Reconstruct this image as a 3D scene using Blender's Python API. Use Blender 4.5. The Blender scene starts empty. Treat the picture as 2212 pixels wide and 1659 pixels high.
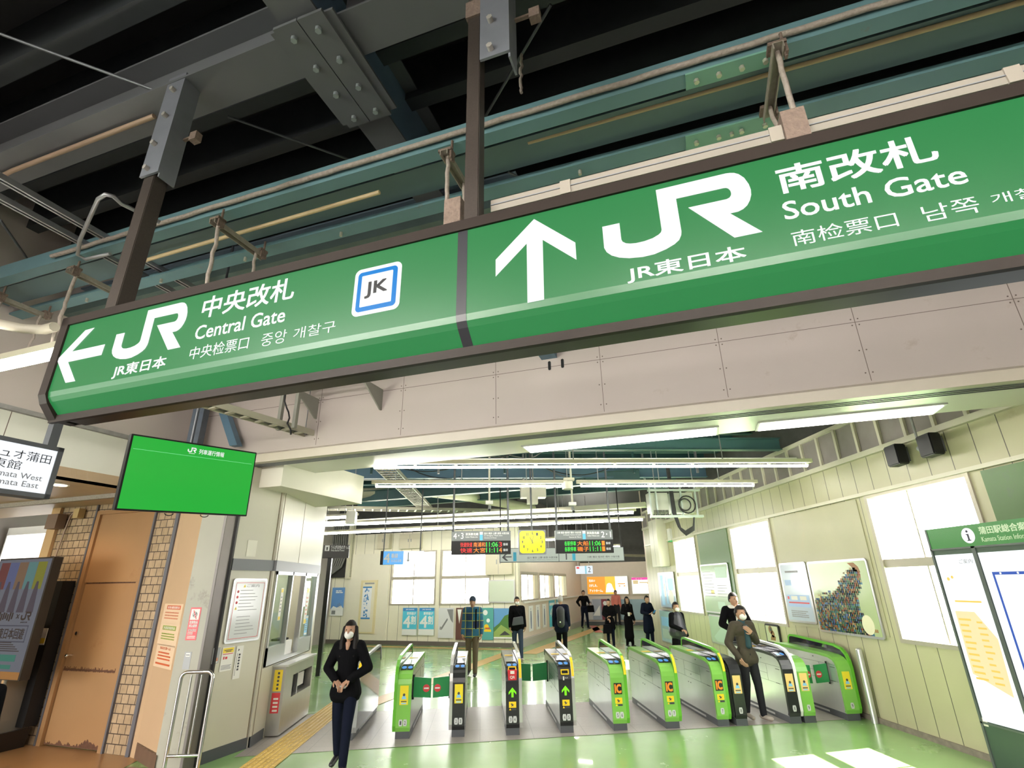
import bpy, bmesh, math, random
from mathutils import Vector, Matrix
random.seed(7)
SC=bpy.context.scene; COL=SC.collection
V=Vector
# ------------------------------------------------------------------ camera model
IW,IH,FPX=2212.,1659.,1121.
yaw,pitch,roll=math.radians(3.527),math.radians(21.099),math.radians(-.925)
CAM=V((0,0,2.0))
cy,sy,cp,sp=math.cos(yaw),math.sin(yaw),math.cos(pitch),math.sin(pitch)
cf=V((sy*cp,cy*cp,sp)); cr=V((cy,-sy,0)); cu=cr.cross(cf)
cr,cu=cr*math.cos(roll)+cu*math.sin(roll),-cr*math.sin(roll)+cu*math.cos(roll)
cd=bpy.data.cameras.new('camera'); cam=bpy.data.objects.new('camera',cd); COL.objects.link(cam)
cam.matrix_world=Matrix(((cr.x,cu.x,-cf.x,CAM.x),(cr.y,cu.y,-cf.y,CAM.y),(cr.z,cu.z,-cf.z,CAM.z),(0,0,0,1)))
cd.sensor_width=36; cd.lens=36*FPX/IW; cd.clip_start=.05; cd.clip_end=300
SC.camera=cam
# two building grids: A = gate hall (X across, Y deep); B = concourse turned 22 degrees (S across, P deep)
th=math.radians(22.36)
S=V((math.cos(th),-math.sin(th),0)); P=V((math.sin(th),math.cos(th),0)); X=V((1,0,0)); Y=V((0,1,0)); Z=V((0,0,1))
def w(s,p,z): return S*s+P*p+Z*z
def ray(x,y): return cf+cr*((x-IW/2)/FPX)-cu*((y-IH/2)/FPX)
def onplane(x,y,p0,n):
    d=ray(x,y); return CAM+d*((V(p0)-CAM).dot(n)/d.dot(n))
def atz(x,y,z): return onplane(x,y,(0,0,z),Z)
def atp(x,y,k): return onplane(x,y,P*k,P)
# ------------------------------------------------------------------ materials
MATS={}
def mat(name,col=(.5,.5,.5),rough=.5,metal=0,emit=0,var=0,vs=6,bump=0,spec=.5,coat=0,grime=None,gs=3,gth=.62,ecol=None):
    if name in MATS: return MATS[name]
    m=bpy.data.materials.new(name); m.use_nodes=True; nt=m.node_tree; N=nt.nodes; L=nt.links
    b=N['Principled BSDF']; b.inputs['Roughness'].default_value=rough; b.inputs['Metallic'].default_value=metal
    b.inputs['Specular IOR Level'].default_value=spec; b.inputs['Coat Weight'].default_value=coat
    c=(*col,1); b.inputs['Base Color'].default_value=c
    if var or grime or bump:
        tc=N.new('ShaderNodeTexCoord'); nz=N.new('ShaderNodeTexNoise'); nz.inputs['Scale'].default_value=vs; nz.inputs['Detail'].default_value=6
        L.new(tc.outputs['Object'],nz.inputs['Vector'])
        mx=N.new('ShaderNodeMix'); mx.data_type='RGBA'
        mx.inputs['A'].default_value=tuple(max(0,v*(1-var)) for v in col)+(1,); mx.inputs['B'].default_value=tuple(min(1,v*(1+var)) for v in col)+(1,)
        L.new(nz.outputs['Fac'],mx.inputs['Factor']); out=mx.outputs['Result']
        if grime:
            n2=N.new('ShaderNodeTexNoise'); n2.inputs['Scale'].default_value=gs; n2.inputs['Detail'].default_value=9; n2.inputs['Roughness'].default_value=.7
            L.new(tc.outputs['Object'],n2.inputs['Vector'])
            r=N.new('ShaderNodeMapRange'); r.inputs['From Min'].default_value=gth; r.inputs['From Max'].default_value=gth+.12
            L.new(n2.outputs['Fac'],r.inputs['Value'])
            m2=N.new('ShaderNodeMix'); m2.data_type='RGBA'; L.new(r.outputs['Result'],m2.inputs['Factor']); L.new(out,m2.inputs['A']); m2.inputs['B'].default_value=(*grime,1)
            out=m2.outputs['Result']
        L.new(out,b.inputs['Base Color'])
        if bump:
            bp=N.new('ShaderNodeBump'); bp.inputs['Strength'].default_value=bump; bp.inputs['Distance'].default_value=.01
            L.new(nz.outputs['Fac'],bp.inputs['Height']); L.new(bp.outputs['Normal'],b.inputs['Normal'])
    if emit:
        b.inputs['Emission Color'].default_value=(*(ecol or col),1); b.inputs['Emission Strength'].default_value=emit
    m['nt']=1; MATS[name]=m; return m
def panelmat(name,col,axis,spacing,line=.012,rough=.45,grime=None,linecol=None,gth=.6,var=.08):
    """painted sheet wall with regular vertical joints along a world direction, stains low down"""
    if name in MATS: return MATS[name]
    m=mat(name,col,rough,var=var,vs=2.2,grime=grime,gs=1.6,gth=gth); nt=m.node_tree; N=nt.nodes; L=nt.links; b=N['Principled BSDF']
    g=N.new('ShaderNodeNewGeometry'); dt=N.new('ShaderNodeVectorMath'); dt.operation='DOT_PRODUCT'; dt.inputs[1].default_value=axis
    L.new(g.outputs['Position'],dt.inputs[0]); dv=N.new('ShaderNodeMath'); dv.operation='DIVIDE'; dv.inputs[1].default_value=spacing; L.new(dt.outputs['Value'],dv.inputs[0])
    fr=N.new('ShaderNodeMath'); fr.operation='FRACT'; L.new(dv.outputs[0],fr.inputs[0])
    lt=N.new('ShaderNodeMath'); lt.operation='LESS_THAN'; lt.inputs[1].default_value=line/spacing; L.new(fr.outputs[0],lt.inputs[0])
    mx=N.new('ShaderNodeMix'); mx.data_type='RGBA'; old=b.inputs['Base Color'].links[0].from_socket
    L.new(old,mx.inputs['A']); mx.inputs['B'].default_value=(*(linecol or (.09,.08,.06)),1); L.new(lt.outputs[0],mx.inputs['Factor']); L.new(mx.outputs['Result'],b.inputs['Base Color'])
    bp=N.new('ShaderNodeBump'); bp.invert=True; bp.inputs['Strength'].default_value=.6; bp.inputs['Distance'].default_value=.01; L.new(lt.outputs[0],bp.inputs['Height']); L.new(bp.outputs['Normal'],b.inputs['Normal'])
    return m
def brickmat(name,c1,c2,mortar,rowh,bw,ax,rough=.5,floor=False):
    if name in MATS: return MATS[name]
    m=mat(name,c1,rough); nt=m.node_tree; N=nt.nodes; L=nt.links; b=N['Principled BSDF']
    g=N.new('ShaderNodeNewGeometry'); cb=N.new('ShaderNodeCombineXYZ')
    for i,a in enumerate(ax):
        d=N.new('ShaderNodeVectorMath'); d.operation='DOT_PRODUCT'; d.inputs[1].default_value=a; L.new(g.outputs['Position'],d.inputs[0]); L.new(d.outputs['Value'],cb.inputs[i])
    br=N.new('ShaderNodeTexBrick'); br.inputs['Scale'].default_value=1; br.inputs['Row Height'].default_value=rowh; br.inputs['Brick Width'].default_value=bw
    br.inputs['Mortar Size'].default_value=.006 if not floor else .003; br.inputs['Mortar Smooth'].default_value=.1; br.inputs['Bias'].default_value=0
    br.inputs['Color1'].default_value=(*c1,1); br.inputs['Color2'].default_value=(*c2,1); br.inputs['Mortar'].default_value=(*mortar,1)
    br.offset=.5 if not floor else 0
    L.new(cb.outputs[0],br.inputs['Vector'])
    nz=N.new('ShaderNodeTexNoise'); nz.inputs['Scale'].default_value=14 if not floor else 90; nz.inputs['Detail'].default_value=5; L.new(g.outputs['Position'],nz.inputs['Vector'])
    mx=N.new('ShaderNodeMix'); mx.data_type='RGBA'; mx.blend_type='MULTIPLY'; mx.inputs['Factor'].default_value=.45
    L.new(br.outputs['Color'],mx.inputs['A']); L.new(nz.outputs['Fac'],mx.inputs['B']); 
    g2=N.new('ShaderNodeMix'); g2.data_type='RGBA'; g2.blend_type='MULTIPLY'; g2.inputs['Factor'].default_value=1; L.new(mx.outputs['Result'],g2.inputs['A']); g2.inputs['B'].default_value=(1.25,1.25,1.25,1)
    L.new(g2.outputs['Result'],b.inputs['Base Color'])
    bp=N.new('ShaderNodeBump'); bp.invert=True; bp.inputs['Strength'].default_value=.5 if not floor else .1; bp.inputs['Distance'].default_value=.006; L.new(br.outputs['Fac'],bp.inputs['Height']); L.new(bp.outputs['Normal'],b.inputs['Normal'])
    return m
def glassmat(name,tint=(1,1,1),gl=.06,frost=0):
    if name in MATS: return MATS[name]
    m=bpy.data.materials.new(name); m.use_nodes=True; nt=m.node_tree; N=nt.nodes; L=nt.links; N.clear()
    o=N.new('ShaderNodeOutputMaterial'); t=N.new('ShaderNodeBsdfTransparent'); t.inputs[0].default_value=(*tint,1)
    g=N.new('ShaderNodeBsdfGlossy'); g.inputs['Roughness'].default_value=.04; mx=N.new('ShaderNodeMixShader'); mx.inputs[0].default_value=gl
    L.new(t.outputs[0],mx.inputs[1]); L.new(g.outputs[0],mx.inputs[2]); last=mx
    if frost:
        d=N.new('ShaderNodeBsdfTranslucent'); d.inputs[0].default_value=(*tint,1); m2=N.new('ShaderNodeMixShader'); m2.inputs[0].default_value=frost
        L.new(mx.outputs[0],m2.inputs[1]); L.new(d.outputs[0],m2.inputs[2]); last=m2
    L.new(last.outputs[0],o.inputs[0]); MATS[name]=m; return m
def lit(name,col,s,gloss=.25): return mat(name,tuple(c*.12 for c in col),gloss,emit=s,ecol=col)
# ------------------------------------------------------------------ mesh builder
class MB:
    def __init__(s): s.v=[]; s.f=[]; s.sm=[]
    def add(s,vs,fs,smooth=False):
        o=len(s.v); s.v+= [V(a) for a in vs]; s.f+=[tuple(i+o for i in f) for f in fs]; s.sm+=[smooth]*len(fs); return s
    def obox(s,o,a,b,c):
        """box from corner o with edge vectors a,b,c"""
        o,a,b,c=map(V,(o,a,b,c))
        if a.cross(b).dot(c)<0: a,b=b,a
        vs=[o,o+a,o+a+b,o+b,o+c,o+a+c,o+a+b+c,o+b+c]
        return s.add(vs,[(3,2,1,0),(4,5,6,7),(0,1,5,4),(1,2,6,5),(2,3,7,6),(3,0,4,7)])
    def bB(s,s0,s1,p0,p1,z0,z1): return s.obox(w(s0,p0,z0),S*(s1-s0),P*(p1-p0),Z*(z1-z0))
    def bA(s,x0,x1,y0,y1,z0,z1): return s.obox((x0,y0,z0),X*(x1-x0),Y*(y1-y0),Z*(z1-z0))
    def prism(s,poly,o,a,b,n,d0,d1,smooth=False):
        """polygon (u,v) on axes a,b at origin o, extruded along n from d0 to d1"""
        o,a,b,n=map(V,(o,a,b,n)); k=len(poly)
        ar=sum(poly[i][0]*poly[(i+1)%k][1]-poly[(i+1)%k][0]*poly[i][1] for i in range(k))
        if (ar>0)!=((a.cross(b)).dot(n)*(d1-d0)>0): poly=poly[::-1]
        lo=[o+a*u+b*v_+n*d0 for u,v_ in poly]; hi=[o+a*u+b*v_+n*d1 for u,v_ in poly]
        fs=[tuple(range(k))[::-1],tuple(range(k,2*k))]; s.add(lo+hi,fs)
        s.add(lo+hi,[(i,(i+1)%k,k+(i+1)%k,k+i) for i in range(k)],smooth); return s
    def tube(s,pts,r,n=8,cap=True,r1=None):
        pts=[V(p) for p in pts]; rings=[]; up=None
        for i,p in enumerate(pts):
            t=(pts[min(i+1,len(pts)-1)]-pts[max(i-1,0)])
            if t.length<1e-9: t=Z.copy()
            t.normalize()
            if up is None: up=t.orthogonal().normalized()
            else:
                up=(up-t*up.dot(t)); up=up.normalized() if up.length>1e-6 else t.orthogonal().normalized()
            b=t.cross(up); rr=r if r1 is None else r+(r1-r)*i/(len(pts)-1)
            rings.append([p+(up*math.cos(2*math.pi*j/n)+b*math.sin(2*math.pi*j/n))*rr for j in range(n)])
        vs=[v_ for rg in rings for v_ in rg]; fs=[]
        for i in range(len(pts)-1):
            for j in range(n): fs.append((i*n+j,i*n+(j+1)%n,(i+1)*n+(j+1)%n,(i+1)*n+j))
        s.add(vs,fs,True)
        if cap: s.add(rings[0],[tuple(range(n))[::-1]]); s.add(rings[-1],[tuple(range(n))])
        return s
    def ball(s,c,r,n=10,m=6):
        c=V(c); r=V(r) if hasattr(r,'__len__') else V((r,r,r)); vs=[];fs=[]
        for i in range(m+1):
            a=math.pi*i/m
            for j in range(n):
                b=2*math.pi*j/n; vs.append(c+V((r.x*math.sin(a)*math.cos(b),r.y*math.sin(a)*math.sin(b),r.z*math.cos(a))))
        for i in range(m):
            for j in range(n): fs.append((i*n+j,(i+1)*n+j,(i+1)*n+(j+1)%n,i*n+(j+1)%n))
        return s.add(vs,fs,True)
    def build(s,name,m,parent=None,local=False,bevel=0):
        me=bpy.data.meshes.new(name); off=V((0,0,0))
        if parent is not None and not local: off=parent.matrix_world.translation if parent.parent is None else ORG[parent.name]
        me.from_pydata([tuple(v_-off) for v_ in s.v],[],s.f); me.update()
        for p,sm in zip(me.polygons,s.sm): p.use_smooth=sm
        if m: me.materials.append(m)
        o=bpy.data.objects.new(name,me); COL.objects.link(o)
        if parent is not None: o.parent=parent
        ORG[o.name]=off
        if bevel:
            bm=bmesh.new(); bm.from_mesh(me); bmesh.ops.remove_doubles(bm,verts=bm.verts,dist=1e-5)
            es=[e for e in bm.edges if len(e.link_faces)==2 and e.calc_face_angle(0)>.6]
            try: bmesh.ops.bevel(bm,geom=es,offset=bevel,segments=2,affect='EDGES',clamp_overlap=True)
            except Exception: pass
            bm.to_mesh(me); bm.free()
        return o
ORG={}
def thing(name,label,cat,loc,group=None):
    o=bpy.data.objects.new(name,None); COL.objects.link(o); o.location=V(loc); o.empty_display_size=.1
    o.matrix_world=Matrix.Translation(V(loc)); o['label']=label; o['category']=cat
    if group: o['group']=group
    ORG[o.name]=V(loc); return o
def tag(o,label,cat,group=None):
    o['label']=label; o['category']=cat
    if group: o['group']=group
    return o
def struct(name,mb,m,**k):
    o=mb.build(name,m,**k); o['kind']='structure'; return o
def copy_tree(o,loc,label=None,parent=None):
    c=o.copy(); COL.objects.link(c)
    if parent is not None: c.parent=parent
    else:
        c.location=V(loc)
        if label: c['label']=label
    for ch in [q for q in SRC.get(o.name,[])]: SRC.setdefault(c.name,[]).append(copy_tree(ch,None,None,c))
    return c
SRC={}
def reg(root):
    for o in COL.objects:
        if o.parent is not None: SRC.setdefault(o.parent.name,[])
    kids=[o for o in COL.objects if o.parent==root]; SRC[root.name]=kids
    for k in kids: reg(k)
# ------------------------------------------------------------------ frames on planes
class Fr:
    """flat frame: o lower-left corner, rx right, up, n toward viewer, width, height"""
    def __init__(s,o,rx,up,w_=1,h=1,n=None):
        s.o=V(o); s.rx=V(rx).normalized(); s.up=V(up).normalized(); s.n=V(n) if n is not None else s.rx.cross(s.up); s.w=w_; s.h=h
    def uv(s,x,y):
        p=onplane(x,y,s.o,s.n)-s.o; return p.dot(s.rx),p.dot(s.up)
    def pt(s,u,v_,d=0): return s.o+s.rx*u+s.up*v_+s.n*d
    def box(s,mb,u0,v0,u1,v1,d0=0,d1=.004): return mb.obox(s.pt(u0,v0,d0),s.rx*(u1-u0),s.up*(v1-v0),s.n*(d1-d0))
    def poly(s,mb,pts,d0=0,d1=.004): return mb.prism(pts,s.o,s.rx,s.up,s.n,d0,d1)
    def px(s,*c): return [s.uv(*q) for q in c]
    def disc(s,mb,u,v_,r,d0=0,d1=.004,n=24,ry=None):
        ry=ry or r; return s.poly(mb,[(u+r*math.cos(2*math.pi*i/n),v_+ry*math.sin(2*math.pi*i/n)) for i in range(n)],d0,d1)
def fpl(kind,k,bl,tr):
    """frame from pixel corners BL,TR on a grid plane"""
    rx,n={'P':(S,-P),'X':(-Y,-X),'Y':(X,-Y),'S':(P,S),'XL':(Y,X)}[kind]
    f=Fr(n*0,rx,Z,n=n); f.o={'P':P*k,'X':X*k,'Y':Y*k,'S':S*k,'XL':X*k}[kind]
    a=f.uv(*bl); b=f.uv(*tr)
    return Fr(f.pt(a[0],a[1]),rx,Z,b[0]-a[0],b[1]-a[1],n=n)
def fuv(kind,o,w_,h):
    rx,n={'P':(S,-P),'X':(-Y,-X),'Y':(X,-Y),'S':(P,S),'XL':(Y,X)}[kind]
    return Fr(o,rx,Z,w_,h,n=n)
TXT={}
def textmesh(s,bold,spacing=1.0):
    bold=min(bold,0.0); key=(s,bold,spacing)
    if key in TXT: return TXT[key]
    cu_=bpy.data.curves.new('t','FONT'); cu_.body=s; cu_.size=1; cu_.offset=bold; cu_.resolution_u=3; cu_.space_character=spacing; cu_.fill_mode='BOTH'; cu_.extrude=.02
    ob=bpy.data.objects.new('t',cu_); COL.objects.link(ob); dg=bpy.context.evaluated_depsgraph_get(); dg.update()
    me=bpy.data.meshes.new_from_object(ob.evaluated_get(dg)); bpy.data.objects.remove(ob)
    vs=[v_.co.copy() for v_ in me.vertices]; fs=[tuple(p.vertices) for p in me.polygons]
    bpy.data.meshes.remove(me); TXT[key]=(vs,fs); return TXT[key]
def text(mb,fr,s,u0,v0,u1,v1,bold=0,d=.004,th_=.0015,align='l',fit=True):
    """letters filling the rectangle u0..u1, v0..v1 on a frame"""
    vs,fs=textmesh(s,bold)
    if not vs: return
    x0=min(v_.x for v_ in vs); x1=max(v_.x for v_ in vs); y0=min(v_.y for v_ in vs); y1=max(v_.y for v_ in vs)
    ky=(v1-v0)/max(y1-y0,1e-6); kx=(u1-u0)/max(x1-x0,1e-6)
    if not fit:
        kx=ky; 
        if align=='c': u0=(u0+u1)/2-(x1-x0)*kx/2
        if align=='r': u0=u1-(x1-x0)*kx
    offs=[(0,0)] if bold<=0 else [(bold*math.cos(a)*.9,bold*math.sin(a)*.9) for a in [math.pi/4+math.pi/2*i for i in range(4)]]
    for i,(ox,oy) in enumerate(offs):
        mb.add([fr.pt(u0+(v_.x-x0+ox)*kx,v0+(v_.y-y0+oy)*ky,d+(th_+i*1e-5 if v_.z>0 else 0)) for v_ in vs],fs)
def textpx(mb,fr,s,bl,tr,**k):
    a=fr.uv(*bl); b=fr.uv(*tr); text(mb,fr,s,a[0],a[1],b[0],b[1],**k)
def emp(parent,name,pairs,fr):
    """flat printed patches: pairs of (material,[rects])"""
    for m,rs in pairs:
        mb=MB()
        for r in rs:
            if len(r)==4: fr.box(mb,r[0]*fr.w,r[1]*fr.h,r[2]*fr.w,r[3]*fr.h,.003,.0045)
            else: fr.box(mb,r[0]*fr.w,r[1]*fr.h,r[2]*fr.w,r[3]*fr.h,r[4],r[4]+.0015)
        mb.build(name,m,parent)
# ------------------------------------------------------------------ palette
WHITE=mat('white_paint',(.8,.79,.76),.4,var=.04)
CREAM=mat('cream_paint',(.62,.59,.47),.4,var=.06,vs=3,grime=(.42,.38,.28),gth=.66)
CREAMP=mat('pale_cream_paint',(.74,.71,.6),.4,var=.04,vs=2)
PINK=mat('pinkish_plaster',(.52,.455,.42),.6,var=.07,vs=1.2,grime=(.42,.35,.3),gs=2.4,gth=.62)
BEIGE=mat('beige_trim',(.56,.5,.41),.35,var=.05)
DECK=mat('dark_roof_sheet',(.014,.015,.018),.6,var=.2)
PURL=mat('dark_purlin_paint',(.042,.048,.053),.55,var=.2,vs=4)
TEAL=mat('teal_beam_paint',(.125,.235,.26),.4,var=.15,vs=3,grime=(.17,.15,.13),gs=5,gth=.64)
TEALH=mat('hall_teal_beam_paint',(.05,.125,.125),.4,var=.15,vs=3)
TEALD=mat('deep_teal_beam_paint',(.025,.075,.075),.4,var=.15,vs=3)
GRBL=mat('grey_green_girder_paint',(.12,.125,.135),.45,var=.1,vs=3,grime=(.14,.12,.1),gs=4,gth=.66)
BLUE=mat('blue_steel_paint',(.1,.19,.27),.4,var=.12,vs=3)
DUST=mat('dusty_conduit',(.34,.29,.25),.8,var=.35,vs=40,bump=1)
DUSTR=mat('dusty_rust_brown',(.16,.115,.09),.85,var=.4,vs=50,bump=1)
IVC=mat('ivory_conduit',(.55,.42,.24),.5,var=.15,vs=20)
ALU=mat('aluminium',(.6,.6,.6),.3,.9,var=.05)
GALV=mat('galvanised_steel',(.38,.38,.4),.4,.7,var=.15,vs=12)
STEEL=mat('brushed_stainless',(.74,.74,.73),.3,.75,var=.08,vs=3)
CHROME=mat('polished_steel',(.75,.74,.72),.12,1)
BROWN=mat('dark_brown_frame',(.02,.014,.011),.5,var=.2,spec=.2)
BLACK=mat('black_plastic',(.01,.01,.011),.5,spec=.3)
DARKG=mat('dark_grey_paint',(.07,.075,.085),.4)
MIDG=mat('mid_grey_paint',(.2,.205,.22),.45)
GREY=mat('grey_plastic',(.33,.34,.35),.4)
RUBBER=mat('black_rubber',(.02,.02,.022),.6)
GLASS=glassmat('clear_glass',(1,1,1),.07)
TINT=glassmat('pale_green_glass',(.86,.95,.92),.12)
TUBE=mat('lamp_tube',(.9,.9,.9),.4,emit=70,ecol=(1,.96,.86))
# ------------------------------------------------------------------ FLOOR
def floor_paint():
    m=mat('green_floor_paint',(.27,.46,.17),.16,var=.3,vs=.7,bump=0,spec=.6,coat=.3)
    nt=m.node_tree;N=nt.nodes;L=nt.links;b=N['Principled BSDF']
    tc=N.new('ShaderNodeTexCoord'); nz=N.new('ShaderNodeTexNoise'); nz.inputs['Scale'].default_value=1.3; nz.inputs['Detail'].default_value=8; nz.inputs['Roughness'].default_value=.65
    L.new(tc.outputs['Object'],nz.inputs['Vector']); r=N.new('ShaderNodeMapRange'); r.inputs['From Min'].default_value=.35; r.inputs['From Max'].default_value=.65; r.inputs['To Min'].default_value=.2; r.inputs['To Max'].default_value=.28
    L.new(nz.outputs['Fac'],r.inputs['Value']); L.new(r.outputs['Result'],b.inputs['Roughness'])
    return m
GF=floor_paint()
FT=brickmat('grey_stone_tile',(.36,.33,.3),(.33,.3,.275),(.16,.145,.13),.6,.75,(X,Y),.3,True)
BT=brickmat('brown_paver_tile',(.26,.17,.11),(.22,.14,.09),(.1,.07,.05),.15,.15,(S,P),.35,True)
WT=mat('worn_orange_floor',(.36,.2,.085),.3,var=.2,vs=2,grime=(.2,.12,.06),gth=.6)
struct('floor',MB().obox((-24,-6,-.12),(46,0,0),(0,46,0),(0,0,.12)),GF)
mb=MB(); mb.add([(-3.12,8.05,.004),(6.0,8.96,.004),(6.0,10.95,.004),(-3.12,10.35,.004)],[(0,1,2,3)]); o=mb.build('floor',FT); o['kind']='structure'
NF=mat('unseen_floor_grey',(.11,.105,.1),.35,var=.15,vs=3)  # unseen neutral floor, added to cut green light bounced onto the roof
mb=MB(); mb.add([(-3.3,6.9,.003),(5.92,6.0,.003),(5.92,-6,.003),(-12,-6,.003),(-12,4,.003)],[(0,1,2,3,4)]); o=mb.build('floor',NF); o['kind']='structure'
mb=MB(); mb.add([w(-13,5.95,.004),w(-13,3.8,.004),w(-6.9,3.8,.004),w(-6.9,5.5,.004),w(-7.1,5.95,.004)],[(0,1,2,3,4)]); o=mb.build('floor',WT); o['kind']='structure'
mb=MB(); mb.add([w(-6.9,3.8,.0045),w(-6.05,3.8,.0045),w(-6.05,5.6,.0045),w(-6.9,5.6,.0045)],[(0,1,2,3)]); o=mb.build('floor',BT); o['kind']='structure'
YT=mat('yellow_tactile_rubber',(.6,.4,.09),.45,var=.18,vs=8,grime=(.4,.28,.1),gth=.62)
def tactile(name,a,b,wd,label):
    """guide-block strip a->b with raised bars"""
    a,b=V(a),V(b); d=(b-a).normalized(); r=V((d.y,-d.x,0)); L_=(b-a).length; mb=MB()
    mb.obox(a-r*wd/2+Z*.004,r*wd,d*L_,Z*.004)
    n=6; st=.05; k=0; y=.01
    while y<L_-.04:
        for i in range(n):
            c=a+r*(-wd/2+(i+.5)*wd/n)+d*y+Z*.008
            mb.add([c-r*.022,c+r*.022,c+r*.022+d*.036,c-r*.022+d*.036,c-r*.014+d*.006+Z*.006,c+r*.014+d*.006+Z*.006,c+r*.014+d*.03+Z*.006,c-r*.014+d*.03+Z*.006],[(4,5,6,7),(0,1,5,4),(1,2,6,5),(2,3,7,6),(3,0,4,7)])
        y+=st
    o=mb.build(name,YT); tag(o,label,'tactile paving')
tactile('tactile_strip',(-2.68,6.6,0),(-2.52,12.6,0),.42,'yellow bumpy guide strip running past the ticket office counter')
ORF=mat('faded_orange_line',(.6,.38,.14),.35,var=.15); REDF=mat('faded_red_line',(.55,.12,.1),.35,var=.2)
for nm,a,b,wd,lb,m in (('floor_line',(-2.2,10.6,.004),(1.3,19.2,.004),.4,'faded orange line running beyond the green numbered gates',ORF),
  ('floor_line',w(-12.6,17.9,.004),w(-5.9,17.9,.004),.32,'faded orange line along the foot of the far poster wall',ORF),
  ('floor_line',w(-5.4,17,.004),w(-5.0,28.6,.004),.5,'orange guide line leading down the far corridor',ORF),
  ('floor_line',w(-4.6,24.6,.004),w(-5.6,28.4,.004),.35,'short red guide line near the man with the black shoulder bag',REDF)):
    a,b=V(a),V(b); d=(b-a).normalized(); r=V((d.y,-d.x,0))*wd/2
    o=MB().obox(a-r,r*2,b-a,Z*.003).build(nm,m); tag(o,lb,'floor marking')
# ------------------------------------------------------------------ ROOM SHELL
RX=5.92
rwm=panelmat('cream_panel_wall_right',(.47,.45,.285),Y,.36,.012,.38,grime=(.4,.35,.2),gth=.64)
wins=[(2.3,5.55-.0),(5.96,7.80),(10.66,12.5),(14.66,16.4)]   # Y ranges of the right wall windows
wins=[(5.96,7.80),(10.66,12.5),(14.66,16.4)]
mb=MB(); T=.2
mb.bA(RX,RX+T,-6,19.3,-.1,1.15); mb.bA(RX,RX+T,-6,19.3,3.2,3.86)
ys=[-6]+[q for a in wins for q in a]+[19.3]
for i in range(0,len(ys),2): mb.bA(RX,RX+T,ys[i],ys[i+1],1.15,3.2)
struct('wall_right',mb,rwm)
VOID=mat('upper_wall_shade',(.06,.06,.055),.7,var=.4,vs=5)  # dark colour stands in for the shaded void above the wall panels
struct('wall_right_upper',MB().bA(RX,RX+T,-6,19.3,3.86,6.7),VOID)
# strips and trims on the right wall
mb=MB(); mb.bA(RX-.05,RX,-6,19.3,3.19,3.24); struct('trim_1',mb,CREAM)
mb=MB(); mb.bA(RX-.07,RX,-6,19.3,3.75,3.83); struct('trim_2',mb,CREAM)
mb=MB(); mb.bA(RX-.03,RX,-6,19.3,-.0,.07); struct('baseboard_right',mb,mat('stained_skirting',(.22,.19,.15),.7,var=.5,vs=10))
mb=MB()
for i in range(44): mb.bA(RX-.05,RX+.02,-2+.48*i,-1.95+.48*i,3.83,4.35)
mb.bA(RX-.05,RX,-6,19.3,4.33,4.4); struct('trim_3',mb,CREAM)
struct('trim_4',MB().bA(RX-.012,RX,-6,19.3,3.83,4.33),mat('grey_pink_board',(.26,.23,.22),.7,var=.15))
# smooth infill panels (no joints)
SP_=mat('smooth_cream_board',(.43,.41,.27),.35,var=.08,vs=2,grime=(.45,.4,.26),gth=.6,gs=1)
GP=mat('green_painted_board',(.065,.15,.035),.35,var=.12,vs=1.5,grime=(.07,.13,.05),gth=.62)
struct('trim_5',MB().bA(RX-.015,RX,8.0,10.5,1.2,3.17),SP_)
struct('trim_6',MB().bA(RX-.015,RX,-1,5.8,1.2,3.17),GP)
struct('trim_7',MB().bA(RX-.015,RX,12.66,14.48,1.15,3.2),GP)
WOOD=mat('pale_window_frame',(.42,.38,.31),.35,.2)
def window(n,kind,k,u0,u1,z0,z1,split=.5,midz=2.2,vsplit=True):
    rx,nn,o={'X':(Y,-X,X*k),'P':(S,-P,P*k),'S':(P,S,S*k)}[kind]
    f=Fr(o+rx*u0+Z*z0,rx,Z,u1-u0,z1-z0,n=nn); W_,H_=f.w,f.h; t=.055
    root=MB()
    for r in ((0,0,W_,t),(0,H_-t,W_,H_),(0,t,t,H_-t),(W_-t,t,W_,H_-t)): f.box(root,*r,-.1,.025)
    m=midz-z0
    f.box(root,t,m-.055,W_-t,m+.055,-.1,.0)
    o_=struct('window_%d'%n,root,WOOD)
    bars=MB()
    for (a,b) in ((t,m-.055),(m+.055,H_-t)): f.box(bars,W_*split-.012,a,W_*split+.012,b,-.08,-.045)
    bars.build('mullion',WOOD,o_)
    g=MB()
    for (a,b) in ((t,m-.055),(m+.055,H_-t)):
        f.box(g,t,a,W_*split-.012,b,-.07,-.062); f.box(g,W_*split+.012,a,W_-t,b,-.07,-.062)
    g.build('pane',GLASS,o_)
    l=bpy.data.lights.new('window_daylight','AREA'); l.shape='RECTANGLE'; l.size=W_; l.size_y=H_; l.cycles.is_portal=True
    lo=bpy.data.objects.new('window_daylight',l); COL.objects.link(lo)
    c=f.pt(W_/2,H_/2,-.16); q=(-f.n); M=Matrix.Identity(4)
    zz=-f.n; xx=f.rx; yy=zz.cross(xx)
    lo.matrix_world=Matrix(((xx.x,yy.x,zz.x,c.x),(xx.y,yy.y,zz.y,c.y),(xx.z,yy.z,zz.z,c.z),(0,0,0,1)))
    return f
for i,(a,b) in enumerate(wins): window(i+1,'X',RX,a,b,1.15,3.2,.58 if i==0 else .5)
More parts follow.
